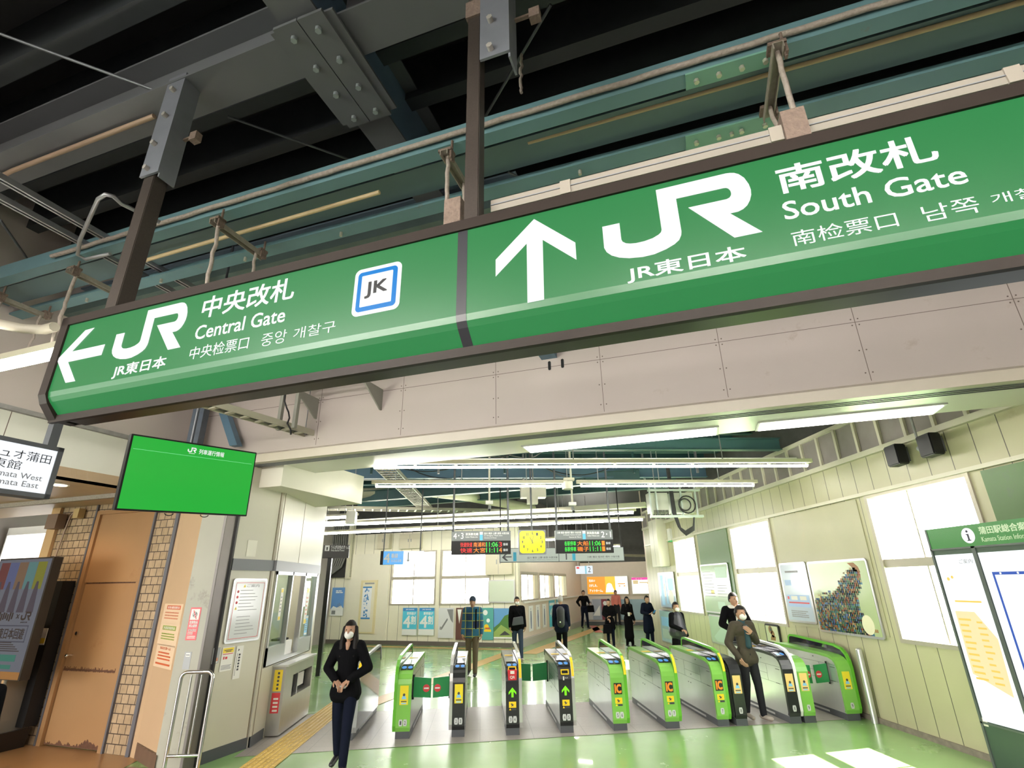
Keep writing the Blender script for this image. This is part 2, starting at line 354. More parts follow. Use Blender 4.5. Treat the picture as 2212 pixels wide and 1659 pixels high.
# far wall with posters (plane P=18.5)
FWm=panelmat('cream_panel_wall_far',(.82,.78,.64),S,.42,.012,.4)
fw=[(-11.34,-9.41),(-9.25,-7.24)]
mb=MB(); mb.bB(-16,-6.2,18.5,18.7,-.1,1.33); mb.bB(-16,-6.2,18.5,18.7,3.25,3.95)
for a,b in ((-16,fw[0][0]),(fw[0][1],fw[1][0]),(fw[1][1],-6.2)): mb.bB(a,b,18.5,18.7,1.33,3.25)
struct('wall_back',mb,FWm)
struct('trim_27',MB().bB(-16,-6.2,18.55,18.7,3.95,5.2),mat('void_shade_board',(.03,.03,.03),.7,var=.5,vs=6))  # dark board paints in the shade of the open space above
for i,(a,b) in enumerate(fw): window(4+i,'P',18.5,a,b,1.33,3.25,midz=2.27)
struct('baseboard_back',MB().bB(-16,-6.2,18.46,18.5,0,.14),mat('dark_skirting',(.12,.1,.09),.5))
struct('trim_8',MB().bB(-13.2,-11.4,18.47,18.5,.14,3.2),mat('cream_white_board',(.8,.76,.64),.4,var=.03))
# corridor
cw=[(18.75,20.9),(21.1,23.2),(23.4,25.6)]
CWm=mat('corridor_wall_paint',(.72,.62,.53),.5,var=.05)
mb=MB(); mb.bB(-6.4,-6.2,18.7,29.2,-.1,1.42); mb.bB(-6.4,-6.2,18.7,29.2,2.42,3.3)
ys=[18.7]+[q for a in cw for q in a]+[29.2]
for i in range(0,len(ys),2): mb.bB(-6.4,-6.2,ys[i],ys[i+1],1.42,2.42)
struct('wall_corridor_left',mb,CWm)
struct('wall_corridor_left_upper',MB().bB(-6.4,-6.2,18.7,29.2,3.3,5.2),VOID)
for i,(a,b) in enumerate(cw): window(6+i,'S',-6.2,a,b,1.42,2.42,midz=2.37)
struct('baseboard_corridor',MB().bB(-6.2,-6.1,18.6,28.9,0,.24),mat('terrazzo_skirting',(.45,.42,.38),.5,var=.5,vs=120))
struct('wall_corridor_end',MB().bB(-7.4,-1.2,29,29.2,-.1,3.0),CWm)
struct('wall_corridor_end_upper',MB().bB(-7.4,-1.2,29,29.2,3.0,5.2),VOID)
struct('trim_9',MB().bB(-6.2,-6.14,19,29,1.36,1.42),WHITE)
# gate hall right side beyond the corner and closing walls
struct('wall_hall_right',MB().bB(-1.2,-1.0,19.55,29,-.1,5.2),CWm)
struct('wall_hall_far_right',MB().obox((RX,19.3,-.1),(.5,0,0),(0,.15,0),(0,0,5.3)),CWm)
# outer closing shell of the concourse behind and beside the camera
sh=mat('concourse_wall_paint',(.34,.31,.29),.6,var=.06)
struct('wall_concourse_back',MB().obox((-12,-6.2,-.1),(18.1,0,0),(0,.2,0),(0,0,6.8)),sh)
struct('wall_concourse_left',MB().bB(-14.2,-14,-4,18.7,-.1,6.7),sh)
# pink lintel wall over the opening (plane P=5.8), and wall over the left shop front
mb=MB(); mb.bB(-7.2,4.9,5.8,6.05,3.8,6.62); struct('wall_lintel',mb,PINK)
PJ=mat('joint_line_brown',(.16,.12,.1),.7)
mb=MB(); f=Fr(P*5.8,S,Z,n=-P)
for xx in (-4.9,-3.55,-2.2,-.85,.5,1.85,3.2): f.box(mb,xx,3.86,xx+.006,6.5,0,.001)
f.box(mb,-7.2,4.52,4.9,4.526,0,.001); f.box(mb,-7.2,5.3,4.9,5.306,0,.001)
for xx in (-4.9,-3.55,-2.2,-.85,.5,1.85,3.2):
    for zz in (3.95,4.2,4.49,4.56): 
        f.disc(mb,xx-.03,zz,.008,0,.002,8); f.disc(mb,xx+.035,zz,.008,0,.002,8)
struct('trim_10',mb,PJ)
struct('trim_11',MB().prism([(5.74,3.8),(5.8,3.84),(5.86,3.84),(5.86,3.69),(5.76,3.69)],(0,0,0),P,Z,S,-6.9,4.9),BEIGE)
mb=MB(); mb.bB(-6.9,4.9,5.86,6.1,3.72,3.8); struct('trim_12',mb,mat('shutter_guide_brown',(.16,.13,.11),.4,.3))
mb=MB()
for i in range(4): mb.bB(-6.9,4.9,5.87+.055*i,5.885+.055*i,3.69,3.72)
struct('trim_13',mb,GALV)
struct('trim_14',MB().bB(-6.9,4.9,6.1,6.82,3.72,3.9),mat('soffit_cream',(.86,.84,.77),.25,var=.04,vs=1))
struct('wall_lintel_inner',MB().bB(-7.2,4.9,6.6,6.82,3.9,5.2),CREAM)
mb=MB(); mb.bB(-7.4,-7.2,-4,5.8,3.94,6.62); struct('wall_left_upper',mb,PINK)
mb=MB(); mb.bB(-7.42,-7.2,-4,5.8,3.3,3.94); struct('wall_left_fascia',mb,mat('white_fascia_panel',(.66,.66,.58),.3,var=.03))
mb=MB(); f=Fr(S*-7.2,P,Z,n=S)
for pp in (-1.6,.9,3.45,5.3): f.box(mb,pp,3.3,pp+.008,3.94,0,.002)
struct('trim_15',mb,PJ)
struct('trim_16',MB().bB(-7.2,-7.14,-4,5.8,3.92,3.97),mat('stained_gutter',(.3,.29,.28),.6,var=.4,vs=12))
# soffit over the left shop front, warm painted
WSO=mat('tan_soffit_paint',(.46,.33,.2),.45,var=.08)
struct('ceiling_left',MB().bB(-14,-7.2,-4,6.3,3.3,3.42),WSO)
struct('trim_17',MB().bB(-14,-7.22,5.2,5.26,3.24,3.3),mat('dusty_rail',(.3,.26,.22),.7,var=.5,vs=60))
# roof over the concourse and the hall
struct('ceiling',MB().prism([(-14,-6),(9.06,-6),(4.11,6.05),(-14,6.05)],(0,0,0),S,P,Z,6.62,6.75),DECK)
struct('ceiling_hall',MB().prism([(-16,6.05),(4.11,6.05),(-1.7,20.2),(-1.0,20.2),(-1.0,29.2),(-16,29.2)],(0,0,0),S,P,Z,5.2,5.3),mat('dark_green_roof_deck',(.02,.035,.036),.5,var=.2,vs=2))
# ------------------------------------------------------------------ concourse steelwork
ZB=5.5
def PofZ(x,y,z): return atz(x,y,z).dot(P)
def SofZ(x,y,z): return atz(x,y,z).dot(S)
for i in range(12):
    pp=.1+.48*i; mb=MB(); mb.bB(-7.2,5.5,pp,pp+.13,6.12,6.14); mb.bB(-7.2,5.5,pp,pp+.012,6.14,6.62)
    o=mb.build('roof_purlin',PURL); tag(o,'dark steel purlin under the black roof sheets above the hanging green sign','purlin','dark purlins under the concourse roof')
def ibeam(mb,s0,s1,p0,p1,z,h,along='S',t=.02,web=.5):
    if along=='S':
        mb.bB(s0,s1,p0,p1,z,z+t); mb.bB(s0,s1,p0,p1,z+h-t,z+h); c=p0+(p1-p0)*web; mb.bB(s0,s1,c-.008,c+.008,z+t,z+h-t)
    else:
        mb.bB(s0,s1,p0,p1,z,z+t); mb.bB(s0,s1,p0,p1,z+h-t,z+h); c=s0+(s1-s0)*web; mb.bB(c-.008,c+.008,p0,p1,z+t,z+h-t)
# grey cross beam the sign hangs from
pa,pb=PofZ(0,330,ZB),PofZ(0,415,ZB)
sa,sb=SofZ(800,300,ZB),SofZ(834,235,ZB)
for (s0,s1,lb) in ((-7.2,sa-.02,'grey-green I-beam left of the bolted splice, above the sign'),(sb+.02,5.5,'grey-green I-beam right of the bolted splice, above the sign')):
    mb=MB(); ibeam(mb,s0,s1,pa,pb,ZB,.42); o=mb.build('steel_beam',GRBL); tag(o,lb,'beam')
g=thing('steel_girder','large grey-green girder with a bolted splice plate running front to back','girder',w((sa+sb)/2,2,ZB))
mb=MB(); ibeam(mb,sa,sb,-4,5.78,ZB-.03,.75,'P'); mb.build('girder_beam',GRBL,g)
ga,gb=SofZ(655,150,ZB),SofZ(785,110,ZB); gp0,gp1=PofZ(590,62,ZB),PofZ(748,260,ZB); mb=MB(); mb.bB(ga,gb,gp0,gp1,ZB-.05,ZB-.03); mb.build('gusset_plate',GRBL,g)
for q in (0,1):
    s0=ga+.05+q*((gb-ga-.1)/2); mb=MB(); mb.bB(s0,s0+(gb-ga-.1)/2-.008,gp0-.03,gp1+.02,ZB-.075,ZB-.05); mb.build('splice_plate',GRBL,g)
BOLT=mat('bolt_head_paint',(.3,.34,.35),.4,.3)
for q in (.25,.75):
    for k in range(4):
        c=w(ga+.05+(gb-ga-.1)*q,gp0+.06+k*(gp1-gp0-.12)/3,ZB-.075); MB().tube([c,c-Z*.03],.022,6).build('bolt',BOLT,g)
BS=mat('blue_grey_web_paint',(.1,.16,.24),.4,var=.12,vs=3)
MB().bB((sa+sb)/2+.009,(sa+sb)/2+.02,-4,5.78,ZB,ZB+.7).build('web_side',BS,g)
# teal sideways beam behind the sign, with its splice plates
HZ=5.0; h1,h2=PofZ(1700,95,HZ),PofZ(1700,128,HZ); h3,h4=PofZ(1700,236,HZ),PofZ(1700,268,HZ)
g=thing('teal_beam','teal steel beam with dusty edges crossing behind the top of the green sign','beam',w(0,(h1+h4)/2,HZ))
mb=MB(); mb.bB(-7.2,5.5,h1,h2,HZ,HZ+.02); mb.bB(-7.2,5.5,h1,h1+.015,HZ+.02,HZ+.16); mb.build('near_flange',TEAL,g)
mb=MB(); mb.bB(-7.2,5.5,h3,h4,HZ,HZ+.02); mb.bB(-7.2,5.5,h4-.015,h4,HZ+.02,HZ+.16); mb.build('far_flange',TEAL,g)
mb=MB(); mb.bB(-7.2,5.5,h2+.1,h3-.03,HZ+.09,HZ+.105); mb.build('web',mat('dull_teal_web',(.12,.185,.2),.5,var=.1,vs=3,grime=(.16,.16,.15),gth=.66),g)
for (px0,px1) in ((1480,1680),):
    for (a,b) in ((h1,h2),(h3,h4)):
        sa_=SofZ(px0,160 if a==h1 else 290,HZ); sb_=SofZ(px1,110 if a==h1 else 245,HZ)
        MB().bB(sa_,sb_,a-.004,b+.004,HZ-.014,HZ).build('splice_plate',mat('pale_teal_plate',(.17,.36,.28),.35,var=.1),g)
        for k in range(4):
            for q in (0,):
                c=w(sa_+(sb_-sa_)*(.12+.25*k),(a+b)/2,HZ-.014); MB().tube([c,c-Z*.025],.017,6).build('bolt',mat('zinc_bolt',(.5,.48,.4),.4,.5),g)
for k in range(7):
    c=w(-6+1.1*k,(h3+h4)/2,HZ); MB().tube([c,c-Z*.04],.014,6).build('bolt',MATS.get('zinc_bolt') or GALV,g)
# second lower teal member and a blue-grey beam next to the pink wall
p5,p6=PofZ(1700,288,HZ+.25),PofZ(1700,312,HZ+.25)
o=MB().bB(-7.2,5.5,p5,p6,HZ+.25,HZ+.4).build('steel_beam',mat('dull_green_beam',(.1,.15,.14),.5,var=.2)); tag(o,'narrow dull green beam just beyond the teal beam','beam')
p7,p8=PofZ(700,545,5.3),PofZ(700,575,5.3)
mb=MB(); ibeam(mb,-7.2,-1.2,p7,p8,5.3,.4,web=.5); o=mb.build('steel_beam',mat('slate_blue_beam',(.12,.16,.2),.45,var=.12,vs=3)); tag(o,'slate blue beam directly above the left half of the green sign','beam')
# conduits
pc=PofZ(1700,72,HZ+.05)
def wob(a,b,n,r): 
    a,b=V(a),V(b); return [a+(b-a)*i/n+V((random.uniform(-r,r),random.uniform(-r,r),random.uniform(-r,r))) for i in range(n+1)]
o=MB().tube(wob(w(-5.6,pc,HZ+.05),w(5.5,pc,HZ+.05),90,.004),.02,7).build('dusty_conduit',DUST); tag(o,'thick dust-covered conduit running along the near edge of the teal beam','conduit')
pi=PofZ(1700,150,HZ+.06)
s_a=SofZ(1130,290,HZ+.06)
o=MB().tube([w(s_a,pi+.03,HZ+.1),w(5.5,pi,HZ+.06)],.018,7).build('ivory_conduit',IVC); tag(o,'ivory conduit above the big arrow, tucked inside the teal beam','conduit')
pL=PofZ(500,505,HZ+.0)
o=MB().tube([w(SofZ(285,560,HZ)-.1,pL+.02,HZ+.12),w(SofZ(290,562,HZ),pL+.02,HZ-.02),w(SofZ(310,545,HZ),pL,HZ-.03),w(SofZ(820,415,HZ),PofZ(820,415,HZ),HZ)],.018,7).build('ivory_conduit',IVC); tag(o,'ivory conduit inside the teal beam above the JK symbol','conduit')
pq=PofZ(150,310,ZB)
o=MB().tube([w(-6.5,pq+.1,ZB-.02),w(SofZ(20,360,ZB),pq+.02,ZB-.03),w(SofZ(335,245,ZB),PofZ(335,245,ZB),ZB-.03)],.02,7).build('tan_conduit',mat('tan_conduit_paint',(.36,.25,.17),.5,var=.15,vs=10)); tag(o,'tan conduit along the grey beam left of the left sign post','conduit')
# bent hook-shaped conduit by the left post
hk=[atz(x,y,4.95) for x,y in ((238,548),(185,560),(168,550),(172,520),(212,430),(228,420),(245,424),(262,440),(345,480))]
hk=[hk[0]]+hk[1:]
o=MB().tube(hk,.017,8).build('bent_conduit',GALV); tag(o,'hook-shaped bent grey conduit to the left of the left sign post','conduit')
# diagonal bracing rods
BR=mat('brace_rod_steel',(.16,.17,.18),.45,.5,var=.2)
for (a,b,za,zb,lb) in (((0,73),(348,200),5.9,5.55,'thin brace rod reaching the left post bracket from the upper left'),((492,252),(775,352),5.9,5.9,'thin brace rod between the left bracket and the girder'),((1190,10),(1035,275),5.9,5.9,'thin brace rod right of the centre sign post'),((1098,372),(1200,420),5.6,5.6,'short brace rod just above the big arrow'),((0,475),(70,575),5.3,5.3,'thin brace rod at the far left edge')):
    o=MB().tube([atz(*a,za),atz(*b,zb)],.012,6).build('brace_rod',BR); tag(o,lb,'rod')
o=MB().tube(wob(atz(1125,115,5.8),atz(1125,115,5.8)-Z*.42,14,.012),.012,6).build('dust_strand',DUST); tag(o,'clump of dust hanging as a strand right of the centre sign post','dust strand')
# rails running to the camera left
for q,(a,b) in enumerate((((0,422),(300,587)),((60,410),(340,575)))):
    A_,B_=atz(*a,5.1),atz(*b,5.1); s0=(A_.dot(S)+B_.dot(S))/2; mb=MB()
    mb.bB(s0-.03,s0+.03,-.5,4.4,5.1,5.105); mb.bB(s0-.03,s0-.024,-.5,4.4,5.06,5.1); mb.bB(s0+.024,s0+.03,-.5,4.4,5.06,5.1); mb.bB(s0-.03,s0-.012,-.5,4.4,5.055,5.06); mb.bB(s0+.012,s0+.03,-.5,4.4,5.055,5.06)
    o=mb.build('channel_rail',GALV); tag(o,('left' if q==0 else 'right')+' one of two slotted steel rails passing behind the left sign post','rail')
# strut hangers with dusty rods
for i,(a,b,rods) in enumerate((((470,480),(560,548),((478,492,.1),(548,545,.9))),((965,335),(1020,400),((966,345,.05),(1016,398,.8))),((1678,108),(1685,235),((1682,120,.0),(1676,225,1.))),((160,585),(250,640),((185,600,.2),(240,640,.85))),((0,640),(90,682),((10,650,.2),(75,680,.9))))):
    A_,B_=atz(*a,4.9),atz(*b,4.9); s0=A_.dot(S); p0=min(A_.dot(P),B_.dot(P)); p1=max(A_.dot(P),B_.dot(P))
    lb=['above the JK symbol','beside the centre sign post','above the right panel','beside the left post','at the far left'][i]
    r=thing('strut_hanger','dusty strut channel with hanging rods under the teal beam, '+lb,'hanger',w(s0,(p0+p1)/2,4.9),'strut hangers under the teal beam')
    mb=MB(); mb.bB(s0-.03,s0+.03,p0-.05,p1+.05,4.9,4.905); mb.bB(s0-.03,s0-.024,p0-.05,p1+.05,4.86,4.9); mb.bB(s0+.024,s0+.03,p0-.05,p1+.05,4.86,4.9); mb.build('channel',mat('dusty_strut_steel',(.3,.27,.22),.6,.3,var=.3,vs=30),r)
    for pp in (p0,p1):
        mb=MB(); mb.bB(s0-.05,s0+.05,pp-.04,pp+.04,4.905,4.93); mb.bB(s0+.035,s0+.05,pp-.03,pp+.03,4.84,4.92); mb.tube([w(s0+.04,pp,4.83),w(s0+.04,pp,5.02)],.01,6); mb.build('clamp',DUSTR,r)
    MB().tube(wob(w(s0,p0+.02,4.9),w(s0+.02,p0+.02,3.72) if i in (0,1,2) else w(s0,p0+.02,4.1),16,.007),.016,7).build('drop_rod',DUST,r)
    MB().tube(wob(w(s0,p1-.04,4.9),w(s0+.02,p1-.3,3.75) if i==2 else w(s0,p1-.04,4.3),10,.007),.014,7).build('drop_rod',DUST,r)
# ------------------------------------------------------------------ HANGING GREEN SIGN
SPN=1.8
GS=lit('green_sign_film',(.025,.235,.065),.8,.3)
WS=lit('white_sign_film',(.85,.88,.87),.95,.3)
sg=thing('hanging_gate_sign','long green backlit hanging sign with white arrows, gate names and logos','sign',w(-1,SPN+.1,3.0))
prof=[(SPN,3.52),(SPN,3.085),(SPN+.006,3.055),(SPN+.022,3.03),(SPN+.085,2.965),(SPN+.1,2.965),(SPN+.1,3.52)]
DV=-.84  # divider
SL,SR=-3.5,2.4
def signpanel(s0,s1,nm): MB().prism(prof,(0,0,0),P,Z,S,s0,s1,False).build(nm,GS,sg)
mdg=MB()
def sp2(s0,s1,nm):
    mb=MB(); k=len(prof); n=1; 
    mb.add([w(s0,a,b) for a,b in prof]+[w(s1,a,b) for a,b in prof],[(i,(i+1)%k,k+(i+1)%k,k+i) for i in range(k)],False)
    mb.add([w(s0,a,b) for a,b in prof],[tuple(range(k))]); mb.add([w(s1,a,b) for a,b in prof],[tuple(range(k))[::-1]])
    o=mb.build(nm,GS,sg)
    bm=bmesh.new(); bm.from_mesh(o.data); bmesh.ops.remove_doubles(bm,verts=bm.verts,dist=1e-5); bmesh.ops.recalc_face_normals(bm,faces=bm.faces); bm.to_mesh(o.data); bm.free()
    for p_ in o.data.polygons: p_.use_smooth=False
sp2(SL+.03,DV-.022,'face_panel'); sp2(DV+.022,SR,'face_panel')
dp=[(a-.002,b) for a,b in prof[:6]]+[(SPN+.1,3.52)]
mb=MB(); k=len(dp); mb.add([w(DV-.024,a,b) for a,b in dp]+[w(DV+.024,a,b) for a,b in dp],[(i,(i+1)%k,k+(i+1)%k,k+i) for i in range(k)]); mb.build('divider_bar',mat('charcoal_bar',(.02,.02,.024),.35),sg)
mb=MB(); mb.bB(SL-.03,SR,SPN-.012,SPN+.2,3.52,3.575)                       # top rail
mb.prism([(SPN-.012,3.575),(SPN-.012,3.07),(SPN+.01,3.02),(SPN+.075,2.94),(SPN+.2,2.94),(SPN+.2,3.575)],(0,0,0),P,Z,S,SL-.035,SL+.03)   # end cap
mb.bB(SL-.03,SR,SPN+.075,SPN+.1,2.925,2.967)
mb.build('frame',BROWN,sg)
mb=MB(); mb.bB(SL+.1,SR,SPN+.1,SPN+.2,2.93,2.94); mb.bB(SL-.0,SR,SPN+.19,SPN+.2,2.94,3.56); mb.build('bottom_tray',mat('black_brown_metal',(.02,.016,.013),.3,.2),sg)
SF=Fr(P*SPN,S,Z,n=-P)
def cpx(ox,oy,sc,pts): return [(ox+x/sc,oy+y/sc) for x,y in pts]
LOGO=cpx(1280,350,5.53,[(117,780),(322,735),(345,930),(360,957),(400,976),(450,980),(520,974),(620,951),(720,915),(790,873),(818,845),(826,815),(755,342),(1590,143),(1640,137),(1690,137),(1745,152),(1810,195),(1865,270),(1890,335),(1895,395),(1880,460),(1848,520),(1800,565),(1740,596),(1640,618),(2030,838),(1697,907),(1145,550),(1600,450),(1635,432),(1653,403),(1655,375),(1645,345),(1622,322),(1595,313),(1560,317),(998,443),(1062,830),(1060,875),(1035,935),(980,985),(880,1045),(740,1105),(600,1138),(440,1152),(320,1145),(230,1120),(170,1080),(140,1030)])
LUV=[SF.uv(*q) for q in LOGO]
lu0,lu1=min(u for u,_ in LUV),max(u for u,_ in LUV); lv0,lv1=min(v_ for _,v_ in LUV),max(v_ for _,v_ in LUV)
LN=[((u-lu0)/(lu1-lu0),(v_-lv0)/(lv1-lv0)) for u,v_ in LUV]
def logo(mb,fr,u0,v0,u1,v1,d=.003,t=.002): fr.poly(mb,[(u0+a*(u1-u0),v0+b*(v1-v0)) for a,b in LN],d,d+t)
mb=MB(); SF.poly(mb,LUV,.0015,.0035); mb.build('logo',WS,sg)
# left logo by its own extents
a=cpx(90,560,5.53,[(835,1130),(1790,500),(950,1205),(1660,1055)]); uu=[SF.uv(*q) for q in a]
mb=MB(); LL=[uu[0][0],uu[2][1],max(uu[1][0],uu[3][0]),uu[1][1]+.004]; logo(mb,SF,LL[0],LL[1],LL[2],LL[3],.0015); mb.build('logo',WS,sg)
mb=MB(); SF.poly(mb,[SF.uv(*q) for q in cpx(600,400,2.765,[(1532,205),(1778,345),(1785,447),(1583,328),(1592,685),(1493,705),(1488,350),(1303,547),(1303,448)])],.0015,.0035); mb.build('up_arrow',WS,sg)
mb=MB(); SF.poly(mb,[SF.uv(*q) for q in cpx(90,560,5.53,[(190,1205),(530,850),(637,820),(367,1105),(762,1018),(718,1145),(320,1230),(405,1457),(290,1478)])],.0015,.0035); mb.build('left_arrow',WS,sg)
def sgn(s,bl,tr,bold=0,m=WS):
    mb=MB(); u0,v0=SF.uv(*bl); u1,v1=SF.uv(*tr); text(mb,SF,s,u0,v0,u1,v1,bold=bold,d=.0015); mb.build('lettering',m,sg)
def sline(s,L0,L1,R1,bold=0,m=WS):
    """L0 lower-left, L1 upper-left, R1 upper-right pixel corners of a line of letters"""
    u0,v0=SF.uv(*L0); _,v1=SF.uv(*L1); u1,v1b=SF.uv(*R1); mb=MB(); text(mb,SF,s,u0,v0,u1,(v1+v1b)/2,bold=bold,d=.0015); mb.build('lettering',m,sg)
sline('南改札',(1688,420),(1664,362),(2009,293),.025)
sline('South Gate',(1697,476),(1690,437),(2077,357),.012)
sline('南检票口',(1715,533),(1703,501),(1932,458),-.003)
sline('남쪽',(1999,481),(1982,446),(2107,426),-.005)
sline('개찰구',(2145,443),(2138,418),(2290,395),-.005)
sline('JR東日本',(1357,613),(1351,577),(1607,531),.02)
sline('中央改札',(434,689),(452,640),(640,600),.02)
sline('Central Gate',(420,735),(430,703),(619,666),.012)
sline('中央检票口',(408,778),(418,748),(540,728),-.003)
sline('중앙',(563,750),(571,722),(622,710),-.008)
sline('개찰구',(633,734),(643,708),(727,692),-.008)
sline('JR東日本',(241,819),(250,789),(362,769),.02)
# JK symbol
def rrect(u0,v0,u1,v1,r,n=6):
    pts=[]
    for cx,cy_,a0 in ((u1-r,v1-r,0),(u0+r,v1-r,90),(u0+r,v0+r,180),(u1-r,v0+r,270)):
        for i in range(n+1):
            a=math.radians(a0+90*i/n); pts.append((cx+r*math.cos(a),cy_+r*math.sin(a)))
    return pts
j0=SF.uv(761,680); j1=SF.uv(868,570); c_=((j0[0]+j1[0])/2,(SF.uv(814,625)[1])); hw=(SF.uv(862,610)[0]-SF.uv(768,640)[0])/2
hw=.128
for nm,r,q,mm,dd in (('symbol_border',hw,.032,WS,.0015),('symbol_ring',hw*.84,.02,lit('blue_symbol_film',(.0,.2,.62),.9),.0036),('symbol_centre',hw*.66,.004,WS,.0056)):
    mb=MB(); SF.poly(mb,rrect(c_[0]-r,c_[1]-r,c_[0]+r,c_[1]+r,q),dd,dd+.002); mb.build(nm,mm,sg)
mb=MB(); text(mb,SF,'JK',c_[0]-hw*.46,c_[1]-hw*.33,c_[0]+hw*.46,c_[1]+hw*.33,bold=.03,d=.008); mb.build('lettering',BLACK,sg)
# raceway on top of the sign
rz0,rz1=atp(1700,299,SPN+.12).z,atp(1700,270,SPN+.12).z
o=MB().bB(-.75,SR,SPN+.12,SPN+.24,rz0,rz1).build('cable_raceway',mat('beige_raceway',(.25,.225,.19),.4,var=.08)); tag(o,'beige cable raceway lying along the top of the right half of the green sign','raceway')
mb=MB(); mb.bB(-.75,SR,SPN+.115,SPN+.12,rz0+.035,rz0+.04); mb.build('raceway_seam',MIDG,o)
for ss in (-.4,.5,1.3): MB().bB(ss,ss+.05,SPN+.114,SPN+.245,rz0-.003,rz1+.004).build('joint_cover',mat('beige_raceway_cover',(.28,.25,.21),.4),o)
for i,(ss,pp) in enumerate(((-.95,1.95),(atp(1720,285,1.92).dot(S),1.95))):
    o=MB().bB(ss-.045,ss+.045,pp-.05,pp+.05,3.575,rz1+.06).build('junction_block',DUSTR); tag(o,['dusty brown block where a rod meets the raceway left of the centre post','dusty brown block where two rods meet the raceway above the characters'][i],'block')
# posts and angle brackets
for (s0,wd,lb,zt,brs) in ((-3.22,.1,'left',4.95,-.0),(-.82,.075,'centre',5.2,.07)):
    r=thing('sign_post','dark brown square post holding up the '+('left end' if lb=='left' else 'middle')+' of the green sign','post',w(s0,SPN+.09,3.575))
    MB().bB(s0-wd/2,s0+wd/2,SPN+.04,SPN+.04+wd,3.5,zt).build('post',mat('speckled_brown_post',(.05,.04,.034),.35,.2,var=.3,vs=90,grime=(.3,.26,.23),gs=60,gth=.7),r,bevel=.004)
    bz=4.6; mb=MB(); b0=s0+brs+(.02 if lb=='left' else .06); q=.085
    mb.bB(b0-q,b0+q,SPN+.02,SPN+.035,bz+.03,5.56); mb.bB(b0+q-.012,b0+q,SPN+.035,SPN+.15,bz,5.56)
    mb.build('angle_bracket',mat('galvanised_angle',(.2,.21,.24),.45,.4,var=.15,vs=9),r)
    for zz in (bz+.08,bz+.3,bz+.55,bz+.8):
        c=w(b0-.02+(.03 if zz>5 else 0),SPN+.02,zz); MB().tube([c,c-P*.03],.018,6).build('bolt',mat('zinc_bolt2',(.45,.42,.38),.4,.4),r)
    mb=MB(); mb.bB(s0-wd/2-.012,s0+wd/2+.012,SPN+.03,SPN+.06+wd,zt-.18,zt-.05); mb.build('dusty_collar',DUSTR,r)
    mb=MB(); mb.bB(b0+q+.09,b0+q+.15,SPN+.1,SPN+.15,4.95,5.02); mb.bB(b0+q-.01,b0+q+.1,SPN+.12,SPN+.14,5.0,5.015); mb.build('side_clip',DUSTR,r)
# ------------------------------------------------------------------ GREEN SCREEN
a_,t_,r_=math.radians(-53.28),math.radians(4.03),math.radians(2.57)
n_=V((math.sin(a_)*math.cos(t_),math.cos(a_)*math.cos(t_),math.sin(t_))); rx_=V((math.cos(a_),-math.sin(a_),0)); up_=rx_.cross(n_)
rx2=rx_*math.cos(r_)+up_*math.sin(r_); up2=-rx_*math.sin(r_)+up_*math.cos(r_)
TV=Fr(V((-2.6,4.84,2.94))-rx2*.5535-up2*.3115,rx2,up2,1.107,.623,n=-n_)
tv=thing('information_screen','bright green flat screen hanging in front of the ticket office column','screen',V((-2.6,4.84,2.94)))
mb=MB(); TV.box(mb,0,0,1.107,.623,-.06,0); mb.build('screen_housing',BLACK,tv,bevel=.004)
mb=MB(); TV.box(mb,.014,.014,1.093,.609,0,.002); mb.build('display',lit('green_display',(.018,.4,.04),1.0,.15),tv)
mb=MB(); TV.box(mb,.03,.5,1.07,.5035,.002,.003); mb.build('divider_line',lit('pale_line',(.2,.8,.35),.9),tv)
mb=MB(); logo(mb,TV,.455,.535,.53,.58,.002,.001); mb.build('logo',WS,tv)
mb=MB(); text(mb,TV,'JR東日本',.47,.522,.52,.531,bold=.02,d=.002,th_=.001); text(mb,TV,'列車運行情報',.555,.53,.785,.575,bold=.015,d=.002,th_=.001); mb.build('lettering',WS,tv)
mb=MB(); c=TV.pt(.55,.35,-.06); mb.tube([c,c-TV.n*.12,V((c.x-TV.n.x*.12,c.y-TV.n.y*.12,6.62))],.014,8); mb.build('ceiling_pole',DARKG,tv)
mb=MB()
for uu_ in (.42,.72):
    q=[TV.pt(uu_+.035*math.cos(t),-.004-.02*math.sin(t),-.03) for t in [math.pi*i/8 for i in range(9)]]; mb.tube(q,.004,5)
mb.build('cable',RUBBER,tv)
# ------------------------------------------------------------------ LEFT HANGING WHITE SIGN
LS=Fr(w(-4.3,1.4,2.61),P,Z,1.036,.366,n=S)
ls=thing('hanging_direction_sign','white backlit sign with black Japanese text hanging at the left edge','sign',w(-4.35,2,2.61))
mb=MB(); LS.box(mb,0,0,LS.w,LS.h,-.12,-.004)
for r in ((0,0,LS.w,.03),(0,LS.h-.03,LS.w,LS.h),(0,0,.03,LS.h),(LS.w-.035,0,LS.w,LS.h)): LS.box(mb,*r,-.004,.006)
mb.build('frame',DARKG,ls)
mb=MB(); LS.box(mb,.03,.03,LS.w-.035,LS.h-.03,-.004,0); mb.build('face_panel',lit('white_lightbox',(.9,.93,.97),1.0),ls)
mb=MB()
for s_,bl,tr in (('ランデュオ蒲田',(0,988),(108,1003)),('東館',(8,1010),(46,998))): pass
def lst(s,x0,x1,y0,y1,b=0):
    u0,_=LS.uv(x0,y0); u1,_=LS.uv(x1,y1); return u0,u1
rows=((' グランデュオ蒲田',1,.225,.285,-.05),('西館・東館',.8,.16,.215,.0),('Granduo Kamata West',.95,.115,.145,.0),('Granduo Kamata East',.88,.07,.1,.0))
u1=LS.uv(108,1000)[0]; text(mb,LS,'グランデュオ蒲田',u1-.62,.235,u1,.3,bold=-.005,d=.0005)
